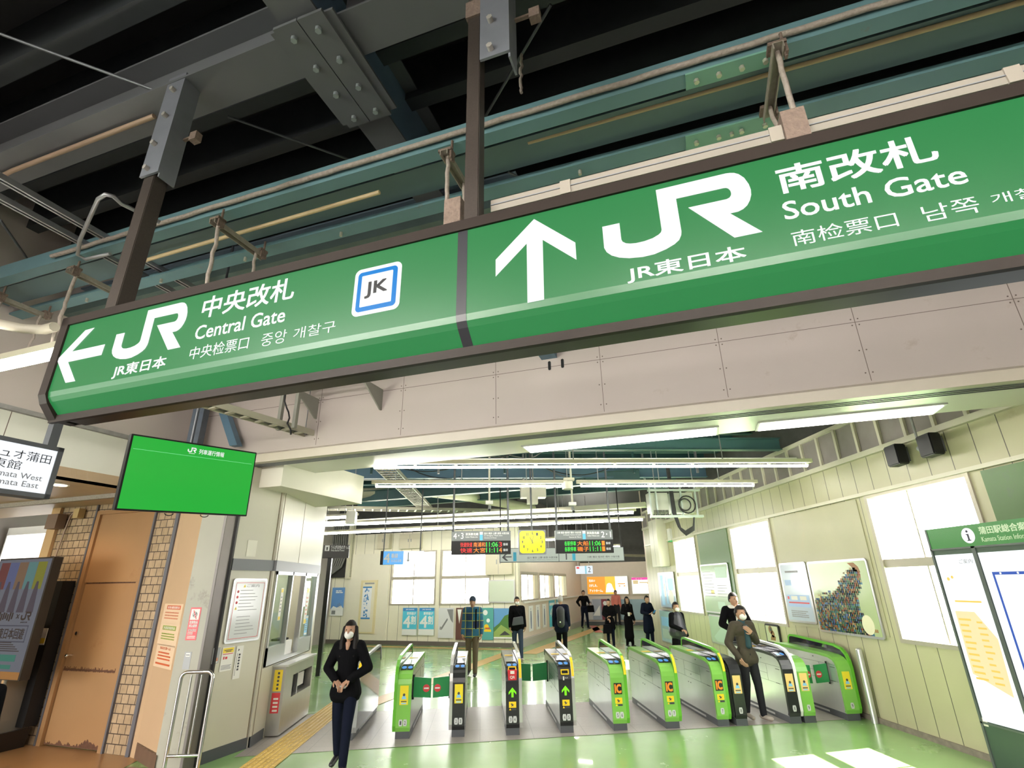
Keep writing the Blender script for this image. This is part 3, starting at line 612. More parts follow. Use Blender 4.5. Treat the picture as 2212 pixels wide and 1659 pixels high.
u1=LS.uv(46,1005)[0]; text(mb,LS,'西館 ア 東館',u1-.48,.165,u1,.225,bold=-.005,d=.0005); mb.build('lettering',BLACK,ls)
mb=MB(); u1=LS.uv(92,1030)[0]; text(mb,LS,'Granduo Kamata West',u1-.55,.112,u1,.15,d=.0005); u1=LS.uv(85,1042)[0]; text(mb,LS,'Granduo Kamata East',u1-.55,.06,u1,.098,d=.0005); mb.build('lettering',MIDG,ls)
MB().bB(-4.385,-4.325,2.34,2.4,2.97,3.7).build('post',DARKG,ls)
# ------------------------------------------------------------------ fluorescent fixtures
def lamp(name,label,a,b,r=.02,group=None,cat='lamp',rail=True,hang=None,refl=0,tube=None):
    """tube light from a to b with its channel and hanger rods"""
    a,b=V(a),V(b); t=thing(name,label,cat,(a+b)/2,group); d=(b-a).normalized(); sd=d.cross(Z).normalized()
    MB().tube([a,a+(b-a)*.002,b],r,10).build('lamp_tube',tube or TUBE,t)
    if refl: MB().obox(a-sd*refl/2-d*.05+Z*(r+.01),sd*refl,(b-a)+d*.1,Z*.02).build('added_reflector',WHITE,t)  # wide plate added to keep the unseen tubes' light off the roof
    if rail:
        mb=MB(); mb.obox(a-sd*.035-d*.08+Z*.05,sd*.07,(b-a)+d*.16,Z*.06); mb.build('channel',mat('lamp_channel_beige',(.5,.47,.36),.4,var=.06),t)
        mb=MB(); n=max(2,int((b-a).length/.6))
        for i in range(n+1): c=a+(b-a)*i/n; mb.obox(c-d*.02-sd*.012+Z*r*.6,d*.04,sd*.024,Z*(.05-r*.5))
        mb.build('lamp_holder',WHITE,t)
    if hang:
        for fq in (.1,.45,.8):
            c=a+(b-a)*fq+Z*.11; MB().tube([c,V((c.x,c.y,hang))],.009,6).build('hanger_rod',GALV,t)
    return t
HG='tube lights hanging over the ticket gates'
lamp('tube_light','longest tube light, nearest row over the gates',atz(808,1010,3.7),atz(1744,1006,3.7),.019,HG,hang=5.2)
A_,B_=atz(812,1051,3.7),atz(1628,1049,3.7); md=(B_-A_)
k0=(1206-812)/(1628-812); k1=(1244-812)/(1628-812)
lamp('tube_light','second row of tube light over the gates, left of the smoke detector',A_,A_+md*k0,.019,HG,hang=5.2)
lamp('tube_light','second row of tube light over the gates, right of the smoke detector',A_+md*k1,B_,.019,HG,hang=5.2)
lamp('tube_light','upper of two far slanting rows of tube light, behind the clock',atz(640,1138,3.7),atz(1368,1108,3.7),.024,HG,hang=5.2)
lamp('tube_light','lower of two far slanting rows of tube light, behind the clock',atz(640,1156,3.7),atz(1388,1123,3.7),.024,HG,hang=5.2)
lamp('tube_light','short tube light end showing beside the upper left of the booth',atz(650,1122,3.9),atz(768,1117,3.9),.028,HG,hang=5.2)
# lamps fixed under the lintel soffit
SB=lit('soffit_diffuser',(1,.97,.88),7,.4)
for i,(x0,x1,lb) in enumerate(((1640,2040,'bright rectangular lamp under the lintel, right above the gates on the right'),(1130,1540,'bright rectangular lamp under the lintel, middle of the opening'))):
    s0=atp(x0,900,6.45).dot(S); s1=atp(x1,880,6.45).dot(S)
    t=thing('soffit_lamp',lb,'lamp',w((s0+s1)/2,6.5,3.72),'lamps under the lintel')
    MB().bB(s0-.03,s1+.03,6.42,6.8,3.705,3.72).build('lamp_body',WHITE,t)
    MB().bB(s0,s1,6.45,6.77,3.697,3.705).build('diffuser',SB,t)
lamp('tube_light','thick bright tube light at the left edge beside the sign end',w(-6.2,2.5,3.85),w(-4.75,2.5,3.85),.04,None)
for i,(s0,p0) in enumerate(((-4.2,-.8),(-.4,-.8),(-4.2,-3.4),(-.6,-3.4),(2.6,-1.6))):
    lamp('tube_light','added unseen tube light behind the viewpoint, lighting the pink wall',w(s0,p0,3.9),w(s0+2.6,p0,3.9),.03,'added unseen tube lights behind the viewpoint',hang=6.62,refl=.4,tube=mat('unseen_concourse_tube',(.9,.9,.9),.4,emit=165,ecol=(1,.95,.88)))  # unseen lamps added to light the pink wall from the camera side
for i,pp in enumerate((20.5,23.2,26)):
    lamp('tube_light','added tube light brightening the far corridor',w(-5.8,pp,3.6),w(-3.6,pp,3.6),.026,'added tube lights in the far corridor',hang=5.2)  # lamps added only to brighten the dark corridor
lamp('tube_light','added tube light brightening the inside of the ticket office',(-3.75,8.95,2.38),(-3.75,10.5,2.38),.015,None,rail=False)  # lamp added to brighten the booth interior
# curved raceway at the far left
pts=[atz(x,y,4.2) for x,y in ((-60,690),(0,700),(50,710),(95,712),(118,706))]
o=MB().tube(pts,.045,8).build('curved_raceway',mat('beige_raceway2',(.5,.46,.37),.4)); tag(o,'curved beige raceway at the left edge just left of the sign end','raceway')
def ladder(name,label,a,b,wd,n,m=None,z1=None):
    a,b=V(a),V(b); d=(b-a).normalized(); sd=d.cross(Z).normalized(); t=thing(name,label,'cable tray',(a+b)/2); m=m or mat('tray_steel',(.3,.29,.23),.4,.3,var=.1)
    for q in (0,1): MB().obox(a+sd*(q*wd)-sd*.01,sd*.02,b-a,Z*.08).build('side_rail',m,t)
    mb=MB()
    for i in range(n): c=a+(b-a)*(i+.5)/n; mb.obox(c,sd*wd,d*.05,Z*.02)
    mb.build('rungs',m,t)
    mb=MB()
    for i in range(4): mb.tube([a+sd*wd*(.2+.2*i)+Z*.04,b+sd*wd*(.25+.17*i)+Z*.04],.014,5)
    mb.build('cables',mat('grey_cable',(.14,.14,.14),.6),t)
    for f_ in (.1,.9):
        c=a+(b-a)*f_+sd*wd/2; MB().tube([c,V((c.x,c.y,z1 or 5.2))],.008,5).build('hanger_rod',GALV,t)
    return t
CR_=mat('cream_tray',(.5,.47,.37),.4,var=.08)
A_,B_=atz(392,868,4.0),atz(672,948,4.0); ladder('cable_tray','cream cable tray ending below the middle of the green sign',A_,B_,.16,9,CR_,6.62)
ladder('cable_tray','cable tray dropping at a slant behind the white booth box',atz(808,1012,4.3),atz(905,1100,4.3),.42,26)
ladder('cable_tray','long level cable tray above the far tube lights',atz(660,1102,4.2),atz(1250,1112,4.2),.5,34)
ladder('cable_tray','short slanting cable tray above the second tube light row',atz(905,1025,4.7),atz(960,1052,4.7),.3,10)
ladder('cable_tray','cable tray over the entrance to the far corridor',w(-6.0,19.3,3.0),w(-1.5,25,3.0),.4,20)
# steel frame fixings on the pink wall
t=thing('wall_bracket','grey triangular bracket with a horizontal strut on the pink wall below the sign','bracket',w(-4.2,5.7,4.4))
bf=Fr(P*5.8,S,Z,n=-P)
a=bf.uv(828,842); b=bf.uv(812,878)
mb=MB(); mb.prism([(5.8,a[1]),(5.8,a[1]-.3),(5.76,a[1]-.3),(5.3,a[1])],(0,0,0),P,Z,S,a[0]-.02,a[0]+.0); mb.build('gusset',mat('grey_green_bracket',(.3,.3,.26),.5,var=.1),t)
a2=bf.uv(690,860)
mb=MB(); mb.prism([(5.8,a[1]),(5.8,a[1]-.3),(5.76,a[1]-.3),(5.3,a[1])],(0,0,0),P,Z,S,a2[0]-.02,a2[0]); mb.build('gusset',MATS['grey_green_bracket'],t)
MB().bB(a2[0]-.3,a[0]+.03,5.3,5.34,a[1],a[1]+.04).build('strut',GALV,t)
for k,(dx,zz) in enumerate(((-.28,.9),(-.02,.85))): MB().bB(a2[0]+dx,a2[0]+dx+.05,5.35,5.4,a[1]-.55,a[1]+.35).build('upright',MATS['grey_green_bracket'],t)
MB().tube(wob(w(a2[0]-.2,5.33,a[1]),w(a2[0]+.0,5.33,a[1]-.65),8,.02),.012,6).build('cable',RUBBER,t)
for (x0,y0,x1,y1,lb) in ((240,0,0,0,''),):
    pass
f5=Fr(P*5.8,S,Z,n=-P)
for (x,y,wd,lb) in ((1187,790,.012,'left'),(1215,785,.012,'right')):
    u,v_=f5.uv(x,y); mb=MB(); f5.poly(mb,rrect(u-.018,v_-.06,u+.018,v_+.06,.016),0,.004); o=mb.build('slot_cover',BLACK); tag(o,lb+' one of two small black slots in the pink wall under the sign','slot')
u,v_=f5.uv(1190,775); o=MB().obox(f5.pt(u-.12,v_,0),S*.2,Z*.4,-P*.2).build('steel_bracket',BLUE); tag(o,'blue-grey steel stub above the two small black slots','bracket')
# steel column and brace left of the screen
o=MB().obox(V((-4.35,7.7,3.7)),X*.16,Y*.16,Z*2.9).build('steel_column',mat('slate_column_paint',(.1,.13,.17),.4,var=.2,vs=12)); tag(o,'slate blue steel column behind the top of the green screen','column')
A_=atp(470,855,5.6); B_=atp(505,962,5.6); o=MB().obox(A_-S*.08,S*.14,(B_-A_),P*.1).build('steel_brace',BLUE); tag(o,'blue-grey slanting steel brace above the green screen','brace')
# ------------------------------------------------------------------ LEFT: brick wall with steel door, column
BRK=brickmat('tan_brick_tile',(.43,.31,.19),(.37,.26,.15),(.05,.03,.02),.115,.13,(S,Z),.45)
DS=(-9.06,-7.83)
mb=MB(); mb.bB(-9.95,DS[0]-.03,5.9,6.3,-.1,3.32); mb.bB(DS[1]+.03,-7.28,5.9,6.3,-.1,3.32); mb.bB(DS[0]-.03,DS[1]+.03,5.98,6.3,-.1,3.32); mb.bB(DS[0]-.03,DS[1]+.03,5.9,6.3,3.2,3.32)
struct('wall_left',mb,BRK)
RUST=mat('tan_steel_door_paint',(.34,.185,.08),.4,var=.08,vs=2,grime=(.3,.15,.06),gs=2,gth=.62)
RU=mat('rust_brown',(.1,.04,.02),.8,var=.5,vs=30)
dr=MB(); dr.bB(DS[0]-.03,DS[0]+.05,5.88,5.97,0,3.2); dr.bB(DS[1]-.05,DS[1]+.03,5.88,5.97,0,3.2); dr.bB(DS[0],DS[1],5.88,5.97,3.14,3.2); dr.bB(DS[0]+.05,DS[1]-.05,5.915,5.975,2.12,3.14)
d1=struct('door_1',dr,RUST)
MB().bB(DS[0]+.06,DS[1]-.06,5.925,5.965,.02,2.1).build('door_leaf',RUST,d1)
mb=MB(); f=Fr(P*5.925,S,Z,n=-P); dw=DS[1]-DS[0]-.12
hh_=.03
for i in range(int(dw/.008)):
    u=DS[0]+.065+i*.008; hh_=min(.13,max(.004,hh_+random.uniform(-.018,.018)+(.002 if .2<i*.008/dw<.9 else -.002))); f.box(mb,u,.022,u+.009,.03+hh_,0,.0012)
    if i*.008<dw-.06: f.box(mb,u,.935-random.random()*.012,u+.009,.955+random.random()**3*.035,0,.0012)
f.box(mb,DS[0]+.08,2.1,DS[1]-.1,2.115,-.01,.0016)
mb.build('rust_patch',RU,d1)
c=w(DS[0]+.17,5.925,1.13); MB().tube([c,c-P*.06],.02,10).ball(c-P*.07,.03).build('door_knob',CHROME,d1)
c=w(DS[0]+.17,5.925,1.42); MB().tube([c,c-P*.025],.025,12).build('lock_cylinder',CHROME,d1)
for ss in (DS[0]-.06,DS[1]+.03,-7.33): 
    pass
mb=MB(); mb.bB(DS[0]-.06,DS[0]-.03,5.87,5.9,0,3.3); mb.bB(DS[1]+.03,DS[1]+.06,5.87,5.9,0,3.3); mb.bB(-7.34,-7.28,5.86,5.9,0,3.3); struct('trim_18',mb,mat('grey_metal_edge',(.13,.13,.15),.4,.3))
struct('trim_19',MB().bB(-10.15,-9.95,5.85,6.3,0,3.3),mat('tan_jamb_paint',(.55,.36,.18),.45,var=.05))
# small conduit and box at the top of the brick wall
t=thing('junction_box','brown junction box with a cable at the top left of the brick wall','junction box',w(-9.85,5.8,3.05))
MB().bB(-10.0,-9.75,5.72,5.86,2.95,3.18).build('box_body',mat('brown_box',(.2,.13,.09),.5),t)
MB().tube([w(-9.55,5.86,3.2),w(-9.6,5.86,3.22),w(-9.68,5.86,3.15),w(-9.72,5.86,2.9),w(-9.8,5.86,2.2),w(-9.85,5.86,1.2)],.012,6).build('cable',mat('tan_cable',(.35,.25,.18),.5),t)
MB().bB(-9.5,-9.38,5.78,5.88,3.1,3.25).build('small_clip',mat('tan_clip',(.5,.36,.16),.5),t)
# octagonal column
PA,PB,PC,PD,PE=V((-4.4,8.14,0)),V((-3.87,7.62,0)),V((-3.5,7.55,0)),V((-3.42,7.74,0)),V((-3.13,8.45,0))
OR=mat('orange_cream_paint',(.54,.375,.23),.4,var=.06,vs=2,grime=(.5,.32,.18),gth=.66)
GW=mat('worn_grey_paint',(.36,.35,.28),.5,var=.1,vs=2,grime=(.22,.2,.16),gs=3,gth=.6)
def wallseg(mb,a,b,z0,z1,t=.03,side=1):
    d=(b-a).normalized(); n=V((d.y,-d.x,0))*side; mb.obox(V((a.x,a.y,z0)),b-a,-n*t,Z*(z1-z0))
mb=MB(); wallseg(mb,PA,PB,-.05,3.8); wallseg(mb,w(-7.34,5.9,0),PA,-.05,3.8); struct('wall_column_left',mb,OR)
mb=MB(); wallseg(mb,PB,PC,-.05,3.8); struct('wall_column_front',mb,GW)
mb=MB(); wallseg(mb,PA,PB,-.0,.18,.02); mb.obox(PA,(PB-PA),V((.02,-.02,0)),Z*.16); struct('baseboard_column',mb,mat('dark_brown_skirting',(.14,.08,.05),.6,var=.3))
mb=MB(); wallseg(mb,PC,PD,-.05,3.8,.02); struct('wall_column_slot',mb,mat('grey_brown_metal',(.17,.15,.14),.35,.4,var=.1))
mb=MB(); mb.obox(PC+V((-.03,-.02,0)),V((.03,0,0)),V((0,.02,0)),Z*3.7); struct('trim_20',mb,mat('brown_grey_edge',(.22,.2,.19),.4,.2))
mb=MB(); mb.obox(PD+V((-.03,-.05,0)),V((.04,.0,0)),V((0,.05,0)),Z*3.7); struct('trim_21',mb,BLACK)
# stickers on the column faces
def sticker(fr,name,label,cat,base,extra=(),border=None,bt=.008):
    t=MB(); fr.box(t,0,0,fr.w,fr.h,0,.003); o=t.build(name,base); tag(o,label,cat)
    if border:
        mb=MB()
        for r in ((0,0,fr.w,bt),(0,fr.h-bt,fr.w,fr.h),(0,bt,bt,fr.h-bt),(fr.w-bt,bt,fr.w,fr.h-bt)): fr.box(mb,*r,.003,.0038)
        mb.build('border',border,o)
    for m,items in extra:
        mb=MB()
        for it in items:
            if it[0]=='r': fr.box(mb,it[1]*fr.w,it[2]*fr.h,it[3]*fr.w,it[4]*fr.h,.0032 if len(it)<6 else it[5],.0045 if len(it)<6 else it[5]+.001)
            elif it[0]=='t': text(mb,fr,it[1],it[2]*fr.w,it[3]*fr.h,it[4]*fr.w,it[5]*fr.h,bold=it[6] if len(it)>6 else .01,d=.0046 if len(it)<8 else it[7],th_=.0008)
            elif it[0]=='d': fr.disc(mb,it[1]*fr.w,it[2]*fr.h,it[3]*fr.w,.0032 if len(it)<5 else it[4],.0045 if len(it)<5 else it[4]+.001)
            elif it[0]=='p': fr.poly(mb,[(a*fr.w,b*fr.h) for a,b in it[1]],.0032 if len(it)<3 else it[2],.0045 if len(it)<3 else it[2]+.001)
        if mb.v: mb.build('printing',m,o)
    return o
def seglines(u0,v0,u1,v1,n,rs=None,gap=.5):
    """rows of printed dashes like small print"""
    rs=rs or random; out=[]; h=(v1-v0)/n
    for i in range(n):
        u=u0
        e=u1-(random.random()*.25*(u1-u0) if i%3==2 else 0)
        while u<e:
            l=random.uniform(.04,.16)*(u1-u0); out.append(('r',u,v0+i*h+h*.3,min(u+l,e),v0+i*h+h*.3+h*gap)); u+=l+.012*(u1-u0)
    return out
def vfr(a,b,bl,tr):
    d=(b-a).normalized(); n=V((d.y,-d.x,0)); f=Fr(V((a.x,a.y,0))+n*.0,d,Z,n=n); p=f.uv(*bl); q=f.uv(*tr); return Fr(f.pt(*p),d,Z,q[0]-p[0],q[1]-p[1],n=n)
PAPER=mat('paper_white',(.75,.73,.68),.5); PAPO=mat('paper_peach',(.72,.55,.38),.5); RED=mat('print_red',(.6,.04,.05),.4); REDO=mat('print_orange_red',(.62,.13,.05),.4)
INK=mat('print_ink',(.05,.05,.06),.5); INKG=mat('print_grey',(.28,.28,.3),.5); GRN=mat('print_olive_green',(.3,.36,.08),.4); YEL=mat('print_yellow',(.8,.6,.03),.4); BLU=mat('print_blue',(.05,.25,.6),.4); LBL=mat('print_light_blue',(.25,.55,.8),.4)
SAL=mat('print_salmon',(.6,.25,.15),.4)
f=vfr(PA,PB,(347,1346),(397,1305)); sticker(f,'notice_sheet','peach notice with a red headline, topmost on the orange column face','notice',PAPO,((REDO,[('r',.2,.72,.9,.92)]),(PAPER,[('t','京急蒲田駅は',.24,.76,.86,.88,.02)]),(SAL,seglines(.15,.2,.85,.62,3))))
f=vfr(PA,PB,(339,1392),(389,1349)); sticker(f,'notice_sheet','peach notice with an olive green headline, middle of three on the orange column face','notice',PAPO,((GRN,[('r',.15,.7,.85,.9)]),(PAPER,[('t','大田区役所は',.2,.74,.8,.86,.02)]),(GRN,seglines(.15,.25,.85,.58,3))))
f=vfr(PA,PB,(331,1438),(379,1396)); sticker(f,'notice_sheet','peach notice with red writing, lowest of three on the orange column face','notice',PAPO,((REDO,[('t','羽田空港へは',.2,.78,.8,.9,.01),('r',.1,.12,.9,.2)]+seglines(.15,.3,.85,.7,3)),))
f=vfr(PB,PC,(400,1383),(436,1312)); sticker(f,'warning_sticker','red and white no dangerous goods sticker on the grey column face','sticker',RED,((PAPER,[('r',.1,.62,.9,.95),('t','危険物品',.12,.5,.88,.59,.03),('t','持込厳禁',.12,.39,.88,.48,.03),('t','NO DANGEROUS',.12,.26,.88,.34,.02),('t','GOODS',.12,.17,.6,.24,.03)]+seglines(.12,.04,.88,.14,2)),(INK,[('d',.5,.78,.22,.0048)]),(PAPER,[('d',.5,.78,.17,.006)]),(RED,[('p',[(.3,.9),(.36,.92),(.72,.66),(.66,.64)],.0072)]),(INK,[('d',.42,.76,.06,.0062),('d',.58,.8,.06,.0062)])))
f=vfr(PB,PC,(393,1446),(415,1408)); o=sticker(f,'key_box','small grey metal box with a label on the grey column face','box',GREY,((PAPER,[('r',.2,.72,.8,.93)]),(INK,[('r',.25,.8,.75,.84,.005)])))
# downlight
t=thing('downlight','round warm downlight in the tan soffit above the brick wall','lamp',w(-9.2,5.35,3.3))
c=atz(128,1046,3.3); MB().tube([c,c-Z*.012],.11,20).build('trim_ring',WHITE,t); MB().tube([c-Z*.012,c-Z*.016],.085,20).build('lamp_lens',mat('warm_lens',(1,.8,.5),.4,emit=12,ecol=(1,.78,.45)),t)
for i,(s0,p0,e) in enumerate(((-8.95,4.9,55),(-8.95,2.6,35),(-11.2,4.2,80),(-11.5,2,50))):
    l=bpy.data.lights.new('downlight_lamp','SPOT'); l.energy=e; l.color=(1,.66,.33); l.spot_size=math.radians(150); l.spot_blend=.6; l.shadow_soft_size=.08
    lo=bpy.data.objects.new('downlight_lamp',l); COL.objects.link(lo); lo.location=w(s0,p0,3.27)
    if i:
        o=MB().tube([w(s0,p0,3.3),w(s0,p0,3.285)],.1,20).build('downlight',MATS['warm_lens']); tag(o,'round warm downlight in the tan soffit','lamp','downlights in the tan soffit')
# bright fare map area beyond the jamb
t=thing('fare_map_board','bright backlit fare map panel at the left edge behind the leaning screen','board',w(-12,7.2,2))
mb=MB(); mb.bB(-13.9,-10.5,7.3,7.48,1.5,3.28); mb.build('lightbox',WHITE,t)
FM=Fr(w(-13.85,7.3,1.62),S,Z,3.3,1.5,n=-P); mb=MB(); FM.box(mb,0,0,FM.w,FM.h,0,.01); mb.build('face_panel',lit('white_map_lightbox',(1,.98,.95),2.6),t)
mb=MB()
for i in range(9): FM.box(mb,.2,.08+i*.15,3.1,.086+i*.15,.01,.012)
mb.build('route_lines',mat('pale_red_line',(.6,.4,.38),.5),t)
mb=MB(); FM.box(mb,0,.02,3.3,.06,.01,.012); FM.box(mb,0,.12,3.3,.135,.01,.012); mb.build('blue_band',LBL,t)
struct('wall_left_shop',MB().bB(-14,-10.1,7.5,7.6,-.1,3.3),mat('dark_shop_front',(.08,.06,.05),.5,var=.3))
t=thing('ticket_machine_bank','dark counter of ticket machines under the fare map','counter',w(-12,7,0)); MB().bB(-13.9,-10.5,6.9,7.3,0,1.45).build('body',mat('brown_machine',(.07,.06,.06),.4,var=.3),t)
for k in range(3): MB().bB(-13.7+k*1.1,-13+k*1.1,6.88,6.9,.8,1.3).build('screen',mat('dim_screen',(.1,.1,.14),.2),t)
# digital poster screen
KF0=fpl('P',5.2,(-60,1452),(118,1208)); KF=Fr(w(-9.75,5.15,1.02),S,Z,1.12,1.42,n=-P)
t=thing('poster_screen','dim upright poster display with vertical colour bars standing at the left edge','screen',w(-9.2,5.2,1))
mb=MB(); KF.box(mb,-.02,-.1,KF.w+.03,KF.h+.02,-.12,-.002); mb.build('housing',mat('black_brown_housing',(.02,.015,.012),.3),t)
mb=MB(); KF.box(mb,0,0,KF.w,KF.h,-.002,0); mb.build('display',lit('dim_blue_grey_display',(.1,.105,.13),.9,.2),t)
mb=MB(); KF.box(mb,0,-.09,KF.w,0,-.002,.001); mb.build('orange_strip',mat('dull_orange',(.2,.09,.02),.4),t)
for i,c in enumerate(((.1,.03,.03),(.07,.08,.16),(.13,.08,.05),(.07,.15,.15),(.14,.14,.02))):
    mb=MB(); KF.box(mb,.06+i*.2,1.02,.25+i*.2,1.38,0,.001); mb.build('colour_bar',lit('bar_%s'%('red','blue','brown','teal','olive')[i],c,.9,.2),t)
mb=MB()
for i in range(5): KF.poly(mb,[(.08+i*.2,.72),(.11+i*.2,1.0),(.135+i*.2,1.12),(.175+i*.2,1.12),(.2+i*.2,1.0),(.23+i*.2,.72)],.0012,.002)
mb.build('silhouette',lit('dusk_purple',(.05,.04,.055),.9,.2),t)
KI=lit('brown_print',(.04,.025,.02),.6,.2)
mb=MB(); logo(mb,KF,.82,.62,1.02,.73,.0012,.001); text(mb,KF,'JR東日本',.84,.585,.98,.607,bold=.02,d=.0012); text(mb,KF,'×',.72,.64,.78,.7,d=.0012); [KF.box(mb,.3+.045*q,.6+random.uniform(0,.05),.33+.045*q,.68+random.uniform(0,.05),.0012,.002) for q in range(8)]; text(mb,KF,'東日本回遊',.45,.39,.98,.52,bold=.02,d=.0022); mb.build('lettering',KI,t)
mb=MB(); 
for r in ((.4,.35,1.03,.365),(.4,.545,1.03,.56),(.4,.35,.415,.56),(1.015,.35,1.03,.56)): KF.box(mb,*r,.0012,.002)
mb.build('title_frame',lit('purple_grey',(.05,.05,.07),.9,.2),t)
mb=MB(); KF.disc(mb,.2,.47,.11,.0012,.002); KF.box(mb,.5,.12,.95,.2,.0012,.002); KF.box(mb,.4,.03,.9,.08,.0012,.002); mb.build('green_graphic',lit('dim_green',(.03,.13,.1),.9,.2),t)
mb=MB()
for i in range(5): KF.box(mb,.1+.04*i,.24+.025*i,.98-.05*i,.25+.025*i,.0012,.002)
mb.build('small_print',KI,t)
MB().bB(-9.4,-9.28,5.2,5.3,0,1.0).build('stand',mat('dark_stand',(.03,.03,.03),.4),t)
# dark machine with curved base
t=thing('parcel_machine','dark machine with a pale curved base against the brick wall','machine',w(-8.95,5.6,0))
e1=atp(131,1275,5.7).dot(S); mb=MB(); mb.bB(e1-.16,e1,5.7,5.88,.25,2.15); mb.build('body',BLACK,t)
mb=MB(); mb.prism([(a+8.97+e1-.17,b) for a,b in ((-9.75,.12),(-9.0,.12),(-8.97,.35),(-8.97,1.55),(-9.03,1.55),(-9.05,.6),(-9.2,.35),(-9.45,.22),(-9.75,.2))],(0,0,0),S,Z,P,5.45,5.82); mb.build('curved_base',mat('taupe_plastic',(.22,.19,.15),.4),t)
mb=MB(); mb.prism([(-9.95,0),(-9.2,0),(-9.14,.24),(-9.95,.12)],(0,0,0),S,Z,P,5.3,5.8); mb.build('plinth',mat('black_plinth',(.015,.013,.012),.35),t)
mb=MB(); mb.bB(e1-.14,e1-.03,5.69,5.7,1.28,1.5); mb.build('label_sheet',PAPER,t)
mb=MB(); mb.bB(e1-.14,e1-.03,5.685,5.69,1.3,1.37); mb.build('yellow_stripe',YEL,t)
# chrome handrail
t=thing('handrail','chrome double hoop handrail standing by the grey column','handrail',(-3.53,7.3,0))
def hoop(x0,x1,y,zt,r,q=.07):
    pts=[(x0,y,0),(x0,y,zt-q)]; 
    for i in range(1,6): a=math.pi/2*i/5; pts.append((x0+q-q*math.cos(a),y,zt-q+q*math.sin(a)))
    for i in range(0,6): a=math.pi/2*i/5; pts.append((x1-q+q*math.sin(a),y,zt-q+q*math.cos(a)))
    pts.append((x1,y,0)); return pts
MB().tube(hoop(-3.59,-3.22,7.3,1.07,.02),.021,12).build('hoop',CHROME,t)
MB().tube([(-3.59,7.3,.22),(-3.22,7.3,.22)],.018,10).build('crossbar',CHROME,t)
for x in (-3.47,-3.35): MB().tube([(x,7.3,.22),(x,7.3,1.04)],.011,8).build('upright',CHROME,t)
for x in (-3.59,-3.22): MB().tube([(x,7.3,0),(x,7.3,.012)],.045,16).build('foot_plate',CHROME,t)
# ------------------------------------------------------------------ TICKET OFFICE BOOTH
BC=mat('booth_cream_panel',(.56,.53,.43),.35,var=.05,vs=1.5,grime=(.45,.4,.3),gth=.68)
mb=MB(); wallseg(mb,PD,PE,-.05,2.24,.06); wallseg(mb,PD,PE,2.39,3.9,.06); struct('wall_booth_front',mb,BC)
YB=10.75
mb=MB(); mb.bA(-3.18,-3.1,8.45,YB,-.05,.93); mb.bA(-3.18,-3.1,8.45,YB,2.39,3.9); mb.bA(-3.18,-3.1,8.45,8.55,.93,2.24); mb.bA(-3.18,-3.1,YB-.08,YB,.93,2.24); struct('wall_booth_side',mb,BC)
struct('wall_booth_end',MB().bA(-4.4,-3.1,YB,YB+.08,-.05,3.9),BC)
struct('ceiling_booth',MB().bA(-4.3,-3.2,8.5,YB,2.42,2.5),WHITE)
struct('wall_booth_back',MB().bA(-4.4,-4.3,8.7,YB,-.05,3.9),CREAMP)
BD=mat('slate_band_paint',(.14,.145,.16),.4)
mb=MB(); wallseg(mb,PD,PE,2.24,2.39,.08); d=(PE-PD).normalized(); mb.obox(PD+V((d.y,-d.x,0))*.02+Z*2.24,PE-PD,V((-d.y,d.x,0))*.02,Z*.15); struct('trim_22',mb,BD)
struct('trim_23',MB().bA(-3.18,-3.07,8.45,YB,2.24,2.39),BD)
mb=MB(); mb.obox(PD+V((d.y,-d.x,0))*.01,PE-PD,V((-d.y,d.x,0))*.02,Z*.13); mb.bA(-3.12,-3.09,8.45,8.9,0,.13); mb.bA(-3.12,-3.09,10.4,YB,0,.13); struct('baseboard_booth',mb,DARKG)
# vertical joint strips
mb=MB(); fb=Fr(V((PD.x,PD.y,0)),d,Z,n=V((d.y,-d.x,0))); Lb=(PE-PD).length
for q in (Lb-.03,): fb.box(mb,q,0,q+.012,3.8,0,.004)
mb.bA(-3.1,-3.095,8.5,8.512,.0,3.8); mb.bA(-3.1,-3.097,9.5,9.508,2.39,3.8); struct('trim_24',mb,mat('joint_brown',(.2,.15,.1),.6))
fb.box(mb:=MB(),Lb-.015,.0,Lb+.05,2.24,.0,.012); struct('trim_25',mb,mat('worn_steel_strip',(.42,.39,.34),.5,.3,var=.2,vs=12))
# duct box above the booth
mb=MB(); mb.bB(-7.0,-5.7,6.12,8.15,3.4,3.9); struct('trim_26',mb,CREAMP)
mb=MB(); mb.bB(-7.0,-6.2,6.3,6.82,3.4,3.72); 
